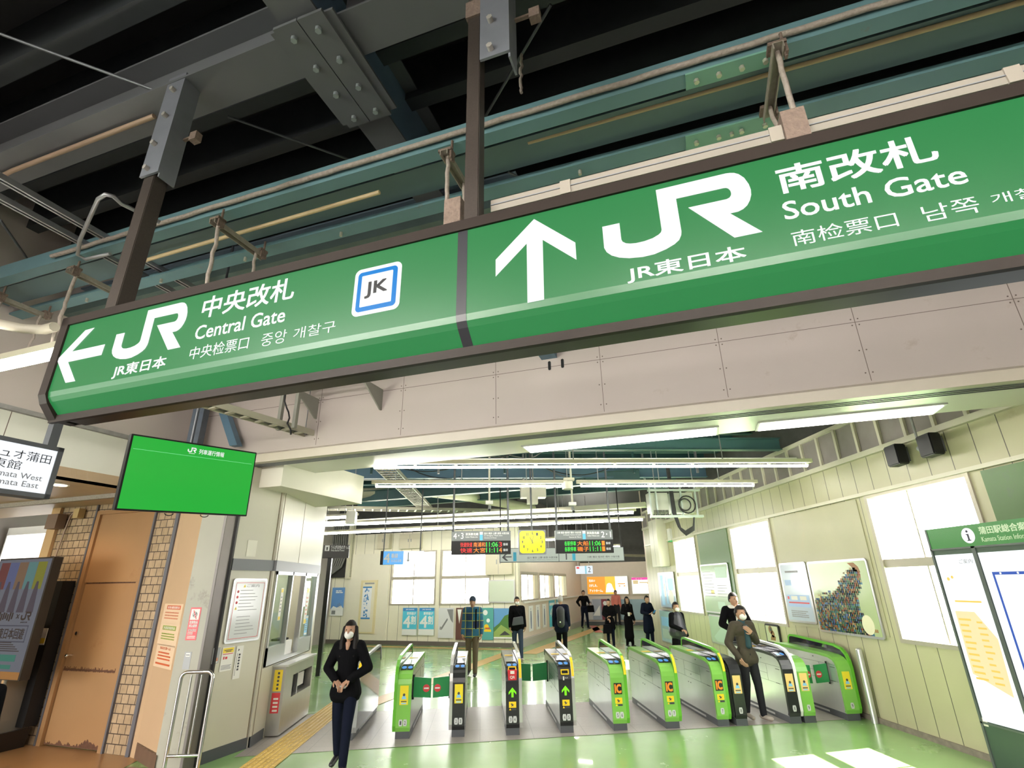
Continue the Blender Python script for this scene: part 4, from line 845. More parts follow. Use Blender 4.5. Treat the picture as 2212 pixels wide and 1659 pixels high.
# service window
w9=MB(); f=Fr(V((-3.1,8.55,.95)),Y,Z,YB-.08-8.55,1.29,n=X)
for r in ((0,0,f.w,.05),(0,f.h-.05,f.w,f.h),(0,0,.05,f.h),(f.w-.05,0,f.w,f.h),(.72,.05,.77,f.h),(1.38,.05,1.44,f.h),(.0,.05,.72,.24),(1.44,.05,2.1,.24)): f.box(w9,*r,-.06,.02)
o=struct('window_9',w9,mat('silver_window_frame',(.55,.56,.57),.3,.6))
g=MB(); f.box(g,.05,.24,.72,f.h-.05,-.04,-.034); f.box(g,1.44,.24,f.w-.05,f.h-.05,-.04,-.034); g.build('pane',TINT,o)
for nm,lb,rects in (('window_leaflet','yellow and white leaflet on the left booth window pane',((.42,.58,.52,1.05),)),('window_leaflet','orange and white leaflet on the right booth window pane',((1.72,.45,1.86,1.05),)),('window_leaflet','light blue leaflet low on the right booth window pane',((1.82,.26,1.98,.58),))):
    mb=MB(); r=rects[0]; f.box(mb,*r,-.034,-.031); o=mb.build(nm,PAPER if 'blue' not in lb else LBL); tag(o,lb,'leaflet')
    fr=Fr(f.pt(r[0],r[1],-.034),Y,Z,r[2]-r[0],r[3]-r[1],n=X); mb=MB(); fr.box(mb,.01,fr.h*.86,fr.w-.01,fr.h*.97,.003,.004); fr.box(mb,.01,.01,fr.w-.01,fr.h*.12,.003,.004); mb.build('printing',YEL if 'blue' not in lb else PAPER,o)
    mb=MB()
    for k in range(5): fr.box(mb,.02,fr.h*(.25+.11*k),fr.w*.8,fr.h*(.29+.11*k),.003,.004)
    mb.build('printing',SAL if 'orange' in lb else INKG,o)
# interior: desk, monitor
t=thing('office_desk','pale desk behind the ticket office window','desk',(-3.7,9.6,0)); MB().bA(-4.2,-3.2,8.9,10.6,.9,.95).build('desk_top',CREAMP,t); MB().bA(-4.15,-3.25,8.95,10.55,0,.9).build('cabinet',GREY,t)
t=thing('desk_terminal','tilted terminal screen with yellow edge on the office desk','terminal',(-3.45,9.35,.95))
M_=Fr(V((-3.6,9.2,1.12)),V((.35,1,0)),V((-.3,.1,1)),.42,.42); 
mb=MB(); M_.box(mb,0,0,.42,.42,-.04,0); mb.build('housing',YEL,t); mb=MB(); M_.box(mb,.02,.02,.4,.4,0,.004); mb.build('display',mat('grey_white_display',(.6,.62,.62),.3),t); MB().bA(-3.62,-3.3,9.2,9.55,.95,1.1).build('base',BLACK,t)
t=thing('card_printer','white and black printer on the ledge of the booth window','printer',(-3.25,9.6,.95)); MB().bA(-3.4,-3.15,9.5,9.85,.95,1.2).build('body',WHITE,t,bevel=.01); MB().bA(-3.38,-3.2,9.52,9.8,1.2,1.23).build('lid',BLACK,t)
# counter unit under the window
t=thing('service_counter','grey metal service counter with a recessed niche under the booth window','counter',(-3.0,9.6,0))
mb=MB(); mb.bA(-3.1,-2.9,8.95,10.35,.02,.44); mb.bA(-3.1,-2.9,8.95,10.35,.74,.9); mb.bA(-3.1,-2.9,8.95,9.32,.44,.74); mb.bA(-3.1,-2.9,10.28,10.35,.44,.74); mb.bA(-3.1,-3.06,9.32,10.28,.44,.74); mb.build('cabinet',mat('satin_grey_metal',(.42,.41,.38),.3,.7,var=.08),t)
MB().bA(-3.12,-2.86,8.93,10.37,.9,.925).build('counter_top',mat('pale_steel_top',(.6,.6,.57),.3,.5),t)
MB().bA(-3.04,-3.0,9.36,10.26,.46,.73).build('niche_lining',BLACK,t); MB().bA(-2.99,-2.95,9.72,9.75,.44,.74).build('niche_divider',ALU,t)
mb=MB(); mb.bA(-3.0,-2.985,9.86,10.15,.5,.69); mb.build('paper_notice',PAPER,t)
fk=Fr(V((-3.08,8.95,.0)),X,Z,.2,.9,n=-Y)
mb=MB(); fk.box(mb,.02,.58,.14,.86,0,.003); mb.build('yellow_label',YEL,t); mb=MB(); fk.box(mb,.02,.3,.14,.56,0,.003); mb.build('red_label',RED,t)
mb=MB()
for k in range(5): fk.box(mb,.07,.6+.05*k,.1,.63+.05*k,.003,.004)
mb.build('printing',INK,t); mb=MB()
for k in range(4): fk.box(mb,.05,.32+.05*k,.12,.345+.05*k,.003,.004)
mb.build('printing',PAPER,t)
# white notice board and stickers on booth front
f=vfr(PD,PE,(480,1392),(576,1250)); f.o=f.o+f.n*.012
nb=thing('notice_board','white framed notice board headed with a warning triangle on the booth wall','notice board',f.o)
mb=MB(); f.poly(mb,rrect(0,0,f.w,f.h,.04),-.01,.012); mb.build('frame',ALU,nb); mb=MB(); f.poly(mb,rrect(.025,.025,f.w-.025,f.h-.025,.03),.012,.014); mb.build('sheet',mat('glossy_sheet',(.66,.67,.68),.12),nb)
mb=MB()
for r in ((.05,.05,f.w-.05,.056),(.05,f.h-.06,f.w-.05,f.h-.054),(.05,.05,.056,f.h-.055),(f.w-.056,.05,f.w-.05,f.h-.055)): f.box(mb,*r,.014,.015)
for k in range(3): f.disc(mb,.1,f.h-(.17+.07*k),.018,.014,.015,12)
mb.build('red_printing',RED,nb)
mb=MB(); text(mb,f,'ご案内',.24,f.h-.115,.47,f.h-.075,bold=.01,d=.014,th_=.001)
for k in range(14):
    if k in (7,): continue
    v_=f.h-.16-.042*k; f.box(mb,.14,v_,.14+random.uniform(.2,f.w-.26),v_+.008,.014,.015)
mb.build('lettering',INKG,nb); mb=MB(); f.poly(mb,[(.18,f.h-.115),(.22,f.h-.115),(.2,f.h-.075)],.014,.015); f.poly(mb,[(.08,f.h-.4),(.12,f.h-.4),(.1,f.h-.36)],.014,.015); mb.build('warning_triangle',YEL,nb)
f=vfr(PD,PE,(472,1452),(506,1396)); f.o=f.o+f.n*.006; sticker(f,'information_leaflet','leaflet with a yellow top and red print under the notice board','leaflet',PAPER,((YEL,[('r',.05,.76,.97,.97)]),(INK,[('r',.15,.86,.85,.89,.005),('r',.3,.8,.75,.83,.005)]),(RED,[('r',.08,.7,.95,.73),('r',.15,.5,.25,.62),('r',.32,.5,.5,.6)]),(INKG,seglines(.08,.06,.92,.26,4))))
f=vfr(PD,PE,(500,1468),(526,1394)); f.o=f.o+f.n*.006; sticker(f,'vertical_label','narrow white label with vertical characters beside the yellow-topped leaflet','label',PAPER,((INK,[('r',.42,0.25,.68,0.31),('r',.42,0.34,.68,0.40),('r',.42,0.43,.68,0.49),('r',.42,0.52,.68,0.58),('r',.42,0.61,.68,0.67),('r',.42,0.70,.68,0.76),('r',.18,.1,.22,.78),('p',[(.2,.84),(.45,.88),(.3,.92),(.42,.87)])]),))
f=vfr(PD,PE,(455,1435),(476,1398)); f.o=f.o+f.n*.004; sticker(f,'switch_cover','small grey switch cover at the left end of the booth wall','switch cover',GREY,((SAL,[('r',.3,.15,.85,.35)]),(PAPER,[('r',.3,.05,.85,.13)])))
f=vfr(PD,PE,(530,1202),(556,1168)); f.o=f.o+f.n*.004; sticker(f,'blank_sheet','blank cream sheet pasted high on the booth wall','sheet',CREAMP)
# ------------------------------------------------------------------ TICKET GATES
GL=mat('lime_green_gate',(.2,.48,.08),.28,var=.03); GD=mat('mid_green_gate',(.12,.42,.03),.3); BK=mat('gate_black',(.015,.016,.018),.28); GX=mat('gate_grey',(.36,.37,.37),.35,.3); SILV=mat('gate_silver',(.7,.7,.7),.22,.6)
FLG=mat('flap_green',(.01,.22,.06),.3); PADB=lit('pad_blue',(.1,.4,.95),.7,.3); ARG=lit('arrow_green',(.25,.95,.02),1.0); ICO=lit('ic_orange',(1,.3,.03),1.0)
STY=mat('sticker_yellow',(.95,.62,.02),.35); DKGL=mat('dark_glass',(.02,.02,.03),.06)
base_prof=[(.02,.09),(0,.14),(0,.68),(.015,.74),(.05,.80),(.11,.845),(.22,.875),(.5,.89),(1.75,.905),(1.83,.89),(1.88,.82),(1.88,.09)]
def offset_in(prof,d):
    out=[]
    n=len(prof)
    for i in range(n):
        a=V((*prof[max(i-1,0)],0)); b=V((*prof[min(i+1,n-1)],0)); t=(b-a).normalized(); nn=V((t.y,-t.x,0)); out.append((prof[i][0]+nn.x*d,prof[i][1]+nn.y*d))
    return out
def gate(label,x,y,wd,col,col2,fin,decals,num,name='ticket_gate',side='l',length=1.88,group=None,pads=True,fincol=None,hi=0):
    """fin: 'l','r' or None ; local frame origin front-left base"""
    t=thing(name,label,'ticket gate',(x,y,0),group); O=V((x,y,0)); L_=length/1.88
    pr_=[(a*L_,b+hi*(b>.5)) for a,b in base_prof]
    MB().prism(offset_in(pr_[:-1],.01)+[(pr_[-1][0]-.01,.09),(.05,.09)],O,Y,Z,X,.008,wd-.008).build('side_body',STEEL,t)
    outer=[(a*L_,b+hi*(b>.5)) for a,b in base_prof[:-1]]; inn=offset_in(outer,.045)
    mb=MB(); k=len(outer)
    for i in range(k-1):
        q=[outer[i],outer[i+1],inn[i+1],inn[i]]
        lo=[O+Y*a+Z*b for a,b in q]; hi_=[p_+X*wd for p_ in lo]; lo=[p_ for p_ in lo]
        mb.add(lo+hi_,[(0,1,2,3),(7,6,5,4),(0,4,5,1),(1,5,6,2),(2,6,7,3),(3,7,4,0)])
    o=mb.build('front_cover',col,t)
    bm=bmesh.new(); bm.from_mesh(o.data); bmesh.ops.remove_doubles(bm,verts=bm.verts,dist=1e-5); bmesh.ops.recalc_face_normals(bm,faces=bm.faces); bm.to_mesh(o.data); bm.free()
    MB().bA(x+.0,x+wd,y+.02,y+length-.03,0,.09).build('plinth',DARKG,t)
    # panel joints and doors on both sides
    for sx,nx in ((0,-1),(wd,1)):
        f=Fr(V((x+sx+(.008 if nx<0 else -.008),y,0)),Y,Z,length,.9,n=V((nx,0,0))); mb=MB()
        for (a,b,c,d_) in ((.08,.735,1.8,.738),(.5,.6,1.2,.603),(.08,.5,1.8,.503),(.5,.503,.503,.735),(1.2,.5,1.203,.735)): f.box(mb,a*L_,b,c*L_,d_,0,.0015)
        for (a,b) in ((.15,.5),(.1,.7),(1.5,.7)): f.box(mb,a*L_,b-.004,(a+.12)*L_,b+.004,0,.003)
        for (a,b) in ((.62,.8),(.9,.55),(.95,.42),(1.05,.42)): f.box(mb,a*L_,b,(a+.035)*L_,b+.012,0,.0015)
        mb.build('panel_joints',mat('joint_dark',(.06,.06,.06),.5),t)
        mb=MB(); f.box(mb,.45*L_,.035,1.5*L_,.06,-.03,.012); mb.build('foot_rail',ALU,t)
    # top reader panels
    if pads:
        for q,(u0,u1) in enumerate(((.1,.52),(.55,.95))):
            a0,b0=base_prof[6][0]*L_,base_prof[6][1]+hi
            f=Fr(V((x+wd*u0,y+.1*L_,.845+hi)),X,V((0,.12,.032)),wd*(u1-u0),.15); f.o=f.o+f.n*.002
            mb=MB(); f.box(mb,0,0,f.w,.15,0,.004); mb.build('reader_pad',BK,t); mb=MB(); f.disc(mb,f.w/2,.075,f.w*.42,.004,.006,20,ry=.045); mb.build('pad_light',PADB,t)
        mb=MB(); mb.obox((x+.02,y+.32,.888+hi),X*(wd-.04),Y*.6,Z*.006); mb.build('top_display',DKGL,t)
        mb=MB(); mb.obox((x+.03,y+1.0,.895+hi),X*(wd-.06),Y*.12,Z*.006); mb.build('top_label',STY,t)
    if fin:
        fw=.045; fx=x-fw if fin=='l' else x+wd
        fp=[(.03,.09),(.0,.16),(-.005,.7),(.01,.8),(.06,.9),(.16,.975),(.35,1.015),(1.5,1.06),(1.6,1.055),(1.66,1.02),(1.7,.9),(1.75,.82)]
        fp=[(a*L_,b) for a,b in fp]; fi=offset_in(fp,.035)
        mb=MB()
        for i in range(len(fp)-1):
            q=[fp[i],fp[i+1],fi[i+1],fi[i]]; lo=[V((fx,y+a,b)) for a,b in q]; hi_=[p_+X*fw for p_ in lo]
            mb.add(lo+hi_,[(0,1,2,3),(7,6,5,4),(0,4,5,1),(1,5,6,2),(2,6,7,3),(3,7,4,0)])
        o=mb.build('fin_edge',fincol or col2,t)
        bm=bmesh.new(); bm.from_mesh(o.data); bmesh.ops.remove_doubles(bm,verts=bm.verts,dist=1e-5); bmesh.ops.recalc_face_normals(bm,faces=bm.faces); bm.to_mesh(o.data); bm.free()
        MB().prism([(a,b) for a,b in fi]+[(fi[-1][0],.1)],V((fx,y,0)),Y,Z,X,.006,fw-.006).build('fin_panel',DKGL if fin=='r' or True else STEEL,t)
        if 'ystrip' in decals:
            f=Fr(V((fx+.004,y-.012,.78)),X,Z,fw-.008,.16); mb=MB(); mb.add([V((fx+.004,y-.010,.72)),V((fx+fw-.004,y-.010,.72)),V((fx+fw-.004,y+.007,.8)),V((fx+.004,y+.007,.8)),V((fx+.004,y+.055,.903)),V((fx+fw-.004,y+.055,.903)),V((fx+fw-.004,y+.12,.955)),V((fx+.004,y+.12,.955))],[(0,1,2,3),(3,2,5,4),(4,5,6,7)]); mb.build('yellow_strip',STY,t)
    F=Fr(V((x,y,0)),X,Z,wd,.7,n=-Y); c=wd/2
    def D(mb,u0,v0,u1,v1,d=.0,t_=.004): F.box(mb,u0,v0,u1,v1,d,d+t_)
    if 'staff' in decals:
        ym=mat('staff_notice_yellow',(.85,.68,.03),.35) if decals['staff']==1 else mat('pale_orange_notice',(.8,.55,.2),.35)
        mb=MB(); D(mb,c-.06,.42,c+.06,.66); mb.build('staff_notice',ym,t)
        mb=MB(); F.disc(mb,c,.545,.018,.004,.006,12); D(mb,c-.04,.455,c+.04,.468,.004,.001); mb.build('printing',INK,t)
        mb=MB(); F.poly(mb,[(c-.035,.49),(c+.035,.49),(c+.02,.53),(c-.02,.53)],.004,.0055); D(mb,c-.035,.43,c+.035,.445,.004,.001); mb.build('printing',LBL,t)
    if 'arrow' in decals:
        mb=MB(); F.poly(mb,[(c,.6),(c+.055,.54),(c+.055,.51),(c+.016,.548),(c+.016,.475),(c-.016,.475),(c-.016,.548),(c-.055,.51),(c-.055,.54)],.002,.005); mb.build('arrow_light',ARG,t)
    if 'ic' in decals:
        mb=MB(); D(mb,c-.058,.465,c+.058,.61); mb.build('ic_display',BK,t); mb=MB(); text(mb,F,'IC',c-.045,.485,c+.045,.59,bold=.06,d=.004); mb.build('lettering',ICO,t)
    if 'warn' in decals:
        mb=MB(); D(mb,c-.052,.345,c+.052,.42); F.poly(mb,[(c-.05,.315),(c-.02,.315),(c-.035,.34)],0,.004); mb.build('warning_sticker',STY,t)
        mb=MB(); F.poly(mb,[(c-.02,.355),(c-.012,.38),(c-.03,.392),(c-.006,.402),(c+.005,.385),(c+.025,.39),(c+.008,.375),(c+.015,.355),(c,.37)],.004,.0055); D(mb,c-.015,.315,c+.052,.338); mb.build('printing',INK,t)
    if 'qr' in decals:
        mb=MB(); F.poly(mb,[(c-.06,.7),(c+.06,.7),(c+.068,.83),(c-.068,.83)],.0,.05); mb.build('code_reader',mat('reader_red',(.6,.03,.04),.3),t); mb=MB(); D(mb,c-.03,.78,c+.03,.82,.05,.003); text(mb,F,'QR',c-.035,.715,c+.035,.755,bold=.03,d=.051); mb.build('lettering',PAPER,t)
    if 'slot' in decals:
        z0=.84 if 'qr' in decals else .78; yo=.03
        f=Fr(V((x+c-.06,y-.006,z0-.04)),X,V((0,.35,1)),.12,.07); mb=MB()
        for r in ((0,0,.12,.014),(0,.056,.12,.07),(0,0,.014,.07),(.106,0,.12,.07)): f.box(mb,*r,0,.02)
        mb.build('ticket_slot',STY,t); mb=MB(); f.box(mb,.014,.014,.106,.056,-.01,.006); mb.build('slot_inset',BLACK,t)
        if 'qr' not in decals:
            mb=MB(); F.box(mb,c-.03,.67,c-.01,.72,0,.003); text(mb,F,'タッチ',c,.69,c+.045,.71,bold=.01,d=.0,th_=.003); mb.build('printing',PAPER,t)
    for k,s_ in enumerate(num):
        m=MB(); n=len(num); cc=c+(k-(n-1)/2)*.062
        F.poly(m,[(cc-.027,.185),(cc-.02,.16),(cc+.02,.16),(cc+.027,.185),(cc+.027,.215),(cc+.02,.24),(cc-.02,.24),(cc-.027,.215)],0,.004); m.build('number_plate',mat('plate_grey',(.55,.56,.56),.4),t)
        m=MB(); text(m,F,s_,cc-.009*len(s_),.178,cc+.009*len(s_),.222,bold=.01,d=.004); m.build('lettering',INK,t)
    return t
GG='row of automatic ticket gates'
GY=8.62
gate('grey ticket gate at the left end, half hidden by the woman in black',-2.0,GY,.22,GX,GX,'r',{'ystrip':1},[],fincol=GX,group=GG)
gate('lime green ticket gate numbered 1 and 2',-1.19,GY,.2,GL,GD,'l',{'staff':1},['1','2'],group=GG)
gate('black-fronted ticket gate numbered 2 and 3',-.40,GY,.18,BK,SILV,'l',{'staff':1},['2','3'],fincol=SILV,group=GG)
gate('black-fronted ticket gate with a red code reader, numbered 3 and 4',.37,GY,.19,BK,SILV,'r',{'qr':1,'slot':1,'arrow':1,'warn':1,'ystrip':1},['3','4'],fincol=SILV,group=GG)
gate('black-fronted ticket gate with an arrow light, numbered 4 and 5',1.15,GY+.03,.19,BK,SILV,'r',{'slot':1,'arrow':1,'warn':1,'ystrip':1},['4','5'],fincol=SILV,group=GG)
gate('lime green ticket gate numbered 5 and 6, with an orange IC light',1.93,GY+.06,.2,GL,GD,'r',{'ic':1,'warn':1,'ystrip':1},['5','6'],group=GG)
gate('lime green ticket gate numbered 6 and 7, with an orange IC light',2.71,GY+.08,.2,GL,GD,'r',{'ic':1,'warn':1,'ystrip':1},['6','7'],group=GG)
gate('lime green ticket gate numbered 7 with an orange IC light, beside the black half',3.50,GY+.11,.17,GL,GD,'r',{'ic':1,'warn':1,'ystrip':1},['7'],group=GG)
gate('black ticket gate half with a pale orange notice, left of the olive-jacket person',3.78,GY+.11,.17,BK,SILV,None,{'staff':2},['8'],pads=False,group=GG)
gate('black ticket gate half with blue-lit pads and pale orange notice, right of the olive-jacket person',4.62,GY+.14,.17,BK,SILV,'r',{'staff':2},['8'],fincol=mat('gate_white',(.75,.75,.74),.3),group=GG,hi=.04)
gate('lime green ticket gate half with a pale orange notice, joined to the black half',4.85,GY+.16,.18,GL,GD,None,{'staff':2},['9'],pads=False,group=GG)
gate('lime green ticket gate at the right end, next to the wall bollard',5.55,GY+.2,.2,GL,GD,'r',{'staff':1},['9'],group=GG,pads=False)
def flap(label,x0,x1,y,sign):
    t=thing('gate_flap',label,'gate flap',(x0,y,.6),'green gate flaps')
    dx=x1-x0; mb=MB(); mb.prism([(0,-.13),(dx*.98,-.145),(dx*.98,.11),(0,.13)],V((x0,y,.61)),X,Z,Y,-.012,.012); mb.build('flap_panel',FLG,t)
    MB().tube([(x0,y,.45),(x0,y,.77)],.014,8).build('hinge_post',BLACK,t)
    if sign:
        f=Fr(V((x0,y-.012,.61)),X if dx>0 else X,Z,1,1,n=-Y); c=dx*.72
        mb=MB(); f.disc(mb,c,-.02,.05,0,.002); mb.build('no_entry_disc',RED,t); mb=MB(); f.box(mb,c-.035,-.03,c+.035,-.01,.002,.003); mb.build('no_entry_bar',PAPER,t)
flap('left green flap with a no entry disc between gates 1 2 and 2 3',-.985,-.72,8.82,1)
flap('right green flap with a no entry disc between gates 1 2 and 2 3',-.455,-.70,8.82,1)
flap('left plain green flap between gates 3 4 and 4 5',.61,.86,10.0,0)
flap('right plain green flap between gates 3 4 and 4 5',1.14,.885,10.0,0)
flap('plain green flap between gates 5 6 and 6 7',2.19,2.52,10.05,0)
flap('plain green flap between gates 6 7 and 7',2.97,3.25,10.1,0)
flap('left green flap with a no entry disc, second opening from the right wall',5.04,5.26,9.1,1)
flap('right green flap with a no entry disc, against the rightmost gate',5.54,5.32,9.1,1)
t=thing('bollard','round steel bollard between the rightmost gate and the wall','bollard',(5.86,8.72,0))
MB().tube([(5.84,8.66,0),(5.84,8.66,.97)],.045,16).build('post',STEEL,t); MB().ball((5.84,8.66,.97),(.045,.045,.03),16,6).build('cap',STEEL,t)
# ------------------------------------------------------------------ INFORMATION BOARD at right
t=thing('information_board','tall dark green lit information board with a green header at the right edge','information board',(5.75,6,0))
IB=Fr(V((5.72,6.62,0)),-Y,Z,2.6,2.55,n=-X)
# find left edge from photo
u0,v0=IB.uv(1998,1145); IB=Fr(IB.pt(u0,0),-Y,Z,2.6,v0,n=-X)
DG2=mat('dark_green_metal',(.05,.085,.06),.35,var=.05)
mb=MB(); IB.box(mb,0,0,IB.w,IB.h,-.17,-.0); mb.build('housing',DG2,t,bevel=.006)
hb=IB.uv(2010,1187)[1]; mb=MB(); IB.box(mb,.02,hb,IB.w,IB.h-.0,0,.006); mb.build('header_panel',lit('header_green',(.07,.3,.07),.75),t)
c=IB.uv(2092,1156); r=(IB.h-hb)*.36; mb=MB(); IB.disc(mb,c[0],(hb+IB.h)/2,r,.006,.008,32); mb.build('symbol_disc',lit('white_symbol',(.95,.96,1),1.0),t)
mb=MB(); cc=(c[0],(hb+IB.h)/2); IB.disc(mb,cc[0]-.002,cc[1]+r*.55,r*.16,.008,.01,16); IB.poly(mb,[(cc[0]-r*.28,cc[1]-r*.68),(cc[0]+r*.3,cc[1]-r*.68),(cc[0]+r*.3,cc[1]-r*.58),(cc[0]+r*.13,cc[1]-r*.55),(cc[0]+r*.13,cc[1]+r*.22),(cc[0]-r*.28,cc[1]+r*.22),(cc[0]-r*.28,cc[1]+r*.13),(cc[0]-r*.12,cc[1]+r*.1),(cc[0]-r*.12,cc[1]-r*.55),(cc[0]-r*.28,cc[1]-r*.58)],.008,.01); mb.build('letter_i',mat('navy_ink',(.01,.01,.03),.4),t)
hh=IB.h-hb; u1=IB.uv(2117,1150)[0]
mb=MB(); text(mb,IB,'蒲田駅総合案内',u1,hb+hh*.5,u1+hh*2.65,hb+hh*.84,bold=.03,d=.006); text(mb,IB,'Kamata Station Information',u1,hb+hh*.16,u1+hh*2.75,hb+hh*.38,d=.006); mb.build('lettering',lit('pale_green_letters',(.6,.75,.45),.9),t)
LBX=lit('lightbox_white',(.93,.97,1),1.15)
p1=IB.uv(2020,1200); p2=IB.uv(2101,1195); vb=IB.uv(2122,1556)[1]; p3=IB.uv(2113,1196)
mb=MB(); IB.box(mb,p1[0],vb,p2[0],p1[1],0,.004); IB.box(mb,p3[0],vb,IB.w-.03,p1[1],0,.004); mb.build('lit_panel',LBX,t)
uw=p2[0]-p1[0]
LY=lit('map_yellow',(.93,.62,.14),1.0); LYD=lit('map_yellow_strong',(.9,.6,.1),1.0); LPY=lit('map_pale_yellow',(.95,.75,.42),1.0)
mb=MB(); 
mb2=MB(); IB.poly(mb2,[(p1[0]+.05,.95),(p1[0]+uw-.05,.78),(p1[0]+uw-.02,1.35),(p1[0]+uw*.6,1.62),(p1[0]+.06,1.62)],.004,.0055); mb2.build('map_area',LPY,t)
for k in range(11):
    v_=.9+.062*k; IB.box(mb,p1[0]+.08,v_,p1[0]+.08+random.uniform(.08,.17),v_+.022,.0055,.0065); IB.box(mb,p1[0]+uw*.58,v_-.02,p1[0]+uw*.58+random.uniform(.06,.13),v_+.0,.0055,.0065)
IB.box(mb,p1[0]+.1,1.72,p1[0]+uw*.85,1.74,.004,.006); IB.disc(mb,p1[0]+.1,1.98,.02,.004,.006); IB.disc(mb,p1[0]+.16,2.0,.018,.004,.006)
mb.build('map_labels',LY,t)
mb=MB(); text(mb,IB,'ご案内',p1[0]+uw*.6,p1[1]-.11,p1[0]+uw-.03,p1[1]-.06,d=.004); mb.build('lettering',INKG,t)
mb=MB(); q0=p3[0]+.1; IB.box(mb,q0,p1[1]-.24,IB.w-.2,p1[1]-.21,.004,.006); IB.box(mb,q0,.75,q0+.025,p1[1]-.24,.004,.006); mb.build('map_border',lit('map_blue',(.05,.12,.5),.9),t)
mb=MB()
for k in range(3): IB.disc(mb,q0+.1+.2*k,p1[1]-.225,.012,.006,.008,10)
mb.build('map_dots',WS,t)
mb=MB(); IB.box(mb,.03,.42,.09,.5,0,.003); mb.build('paper_label',CREAMP,t)
mb=MB(); IB.box(mb,0,0,.028,IB.h,.0,.012); IB.box(mb,0,hb-.02,IB.w,hb,.0,.012); IB.box(mb,p2[0]+.01,vb,p3[0]-.01,hb,0,.012); IB.box(mb,0,vb-.03,IB.w,vb-.01,0,.012); mb.build('frame_strips',mat('grey_green_frame',(.11,.13,.12),.35,.2),t)
# ------------------------------------------------------------------ posters on the right wall
def frame_poster(label,kind,k,bl,tr,base,items,fm=ALU,round_=.05,name='framed_poster',d=.02,lit_=False,cat='poster',fr=None):
    f=fr or fpl(kind,k,bl,tr); t=thing(name,label,cat,f.pt(f.w/2,f.h/2)); f.o=f.o+f.n*.002
    mb=MB(); f.poly(mb,rrect(0,0,f.w,f.h,min(round_,f.w*.2)),0,d); mb.build('frame',fm,t)
    q=.035 if f.w>.5 else .02
    mb=MB(); f.poly(mb,rrect(q,q,f.w-q,f.h-q,.02),d,d+.002); mb.build('sheet',base,t)
    g=Fr(f.pt(q,q,d-.001),f.rx,f.up,f.w-2*q,f.h-2*q,n=f.n)
    for m,its in items:
        mb=MB()
        for it in its:
            if it[0]=='r': g.box(mb,it[1]*g.w,it[2]*g.h,it[3]*g.w,it[4]*g.h,.0032 if len(it)<6 else it[5],.0045 if len(it)<6 else it[5]+.001)
            elif it[0]=='t': text(mb,g,it[1],it[2]*g.w,it[3]*g.h,it[4]*g.w,it[5]*g.h,bold=it[6] if len(it)>6 else .01,d=.0052,th_=.0008)
            elif it[0]=='d': g.disc(mb,it[1]*g.w,it[2]*g.h,it[3]*g.w,.0032 if len(it)<5 else it[4],.0045 if len(it)<5 else it[4]+.001)
            elif it[0]=='p': g.poly(mb,[(a*g.w,b*g.h) for a,b in it[1]],.0032 if len(it)<3 else it[2],.0045 if len(it)<3 else it[2]+.001)
        if mb.v: mb.build('printing',m,t)
    return t,g
SHEET=mat('poster_sheet_pale',(.6,.68,.66),.15); SHEETG=mat('poster_sheet_mint',(.5,.6,.48),.15); MINT=mat('print_mint',(.45,.6,.5),.4); LAV=mat('print_pale_blue',(.35,.5,.75),.4)
frame_poster('narrow framed notice with a blue box, left of the big abstract poster','X',RX-.02,(1707,1342),(1740,1213),mat('poster_pale_grey_blue',(.55,.62,.72),.15),((LAV,[('r',.1,.62,.35,.72),('r',.08,.24,.95,.45)]),(RED,[('r',.12,.3,.92,.325,.005),('r',.1,.37,.17,.42,.005)]),(PAPER,[('r',.25,.36,.5,.43,.005),('r',.6,.36,.85,.43,.005)]),(INKG,seglines(.15,.05,.8,.18,4)+seglines(.18,.83,.7,.9,1))))
pt_,g=frame_poster('large framed poster with a mosaic of many colours on pale green','X',RX-.02,(1775,1364),(1872,1205),mat('poster_pale_green',(.42,.5,.28),.15),())
cols=[(.03,.07,.055),(.04,.15,.24),(.24,.06,.015),(.02,.02,.03),(.09,.16,.05),(.33,.29,.15),(.04,.16,.1),(.26,.12,.03),(.05,.1,.26)]
mm=[mat('mosaic_%s'%n_,c,.4) for n_,c in zip(('bottle','sea','rust','soot','moss','straw','pine','amber','denim'),cols)]
cells=[MB() for _ in mm]
for i in range(34):
    for j in range(34):
        u=(i+.5)/34; v_=(j+.5)/34
        edge=(.46+.3*u if u<.4 else .58+1.05*(u-.4))
        if v_<min(.9,edge)+random.uniform(-.04,.04) and u<.82+.07*math.sin(v_*9+1):
            k=random.randrange(len(mm)); uw_=random.uniform(.028,.05)
            g.box(cells[k],u*g.w-uw_*g.w/2,v_*g.h-.014*g.h,u*g.w+uw_*g.w/2,v_*g.h+.014*g.h,.003,.0045)
for c_m,c_b in zip(mm,cells): c_b.build('mosaic_print',c_m,pt_)
mb=MB(); g.poly(mb,[(.72*g.w,.98*g.h),(.82*g.w,.98*g.h),(.88*g.w,.92*g.h),(.9*g.w,.84*g.h),(.8*g.w,.86*g.h),(.78*g.w,.92*g.h)],.003,.0045); mb.build('mosaic_print',mm[7],pt_)
mb=MB(); g.disc(mb,.83*g.w,.14*g.h,.09*g.w,.003,.0046,20,ry=.13*g.h); mb.build('printing',mat('print_cream',(.75,.72,.5),.4),pt_)
mb=MB(); [g.box(mb,(.86+.025*q)*g.w,.05*g.h,(.88+.025*q)*g.w,.09*g.h,.003,.0045) for q in range(4)]; mb.build('printing',mm[7],pt_)
frame_poster('framed pale green timetable sheet on the green panel between windows','X',RX-.02,(1527,1322),(1572,1215),SHEETG,((MINT,[('r',.55,.72,.95,.95),('r',.5,.06,.75,.22)]),(INKG,seglines(.05,.3,.45,.9,9,gap=.2)+seglines(.55,.3,.9,.6,5,gap=.2)),(STY,[('r',.3,.38,.42,.46)])))
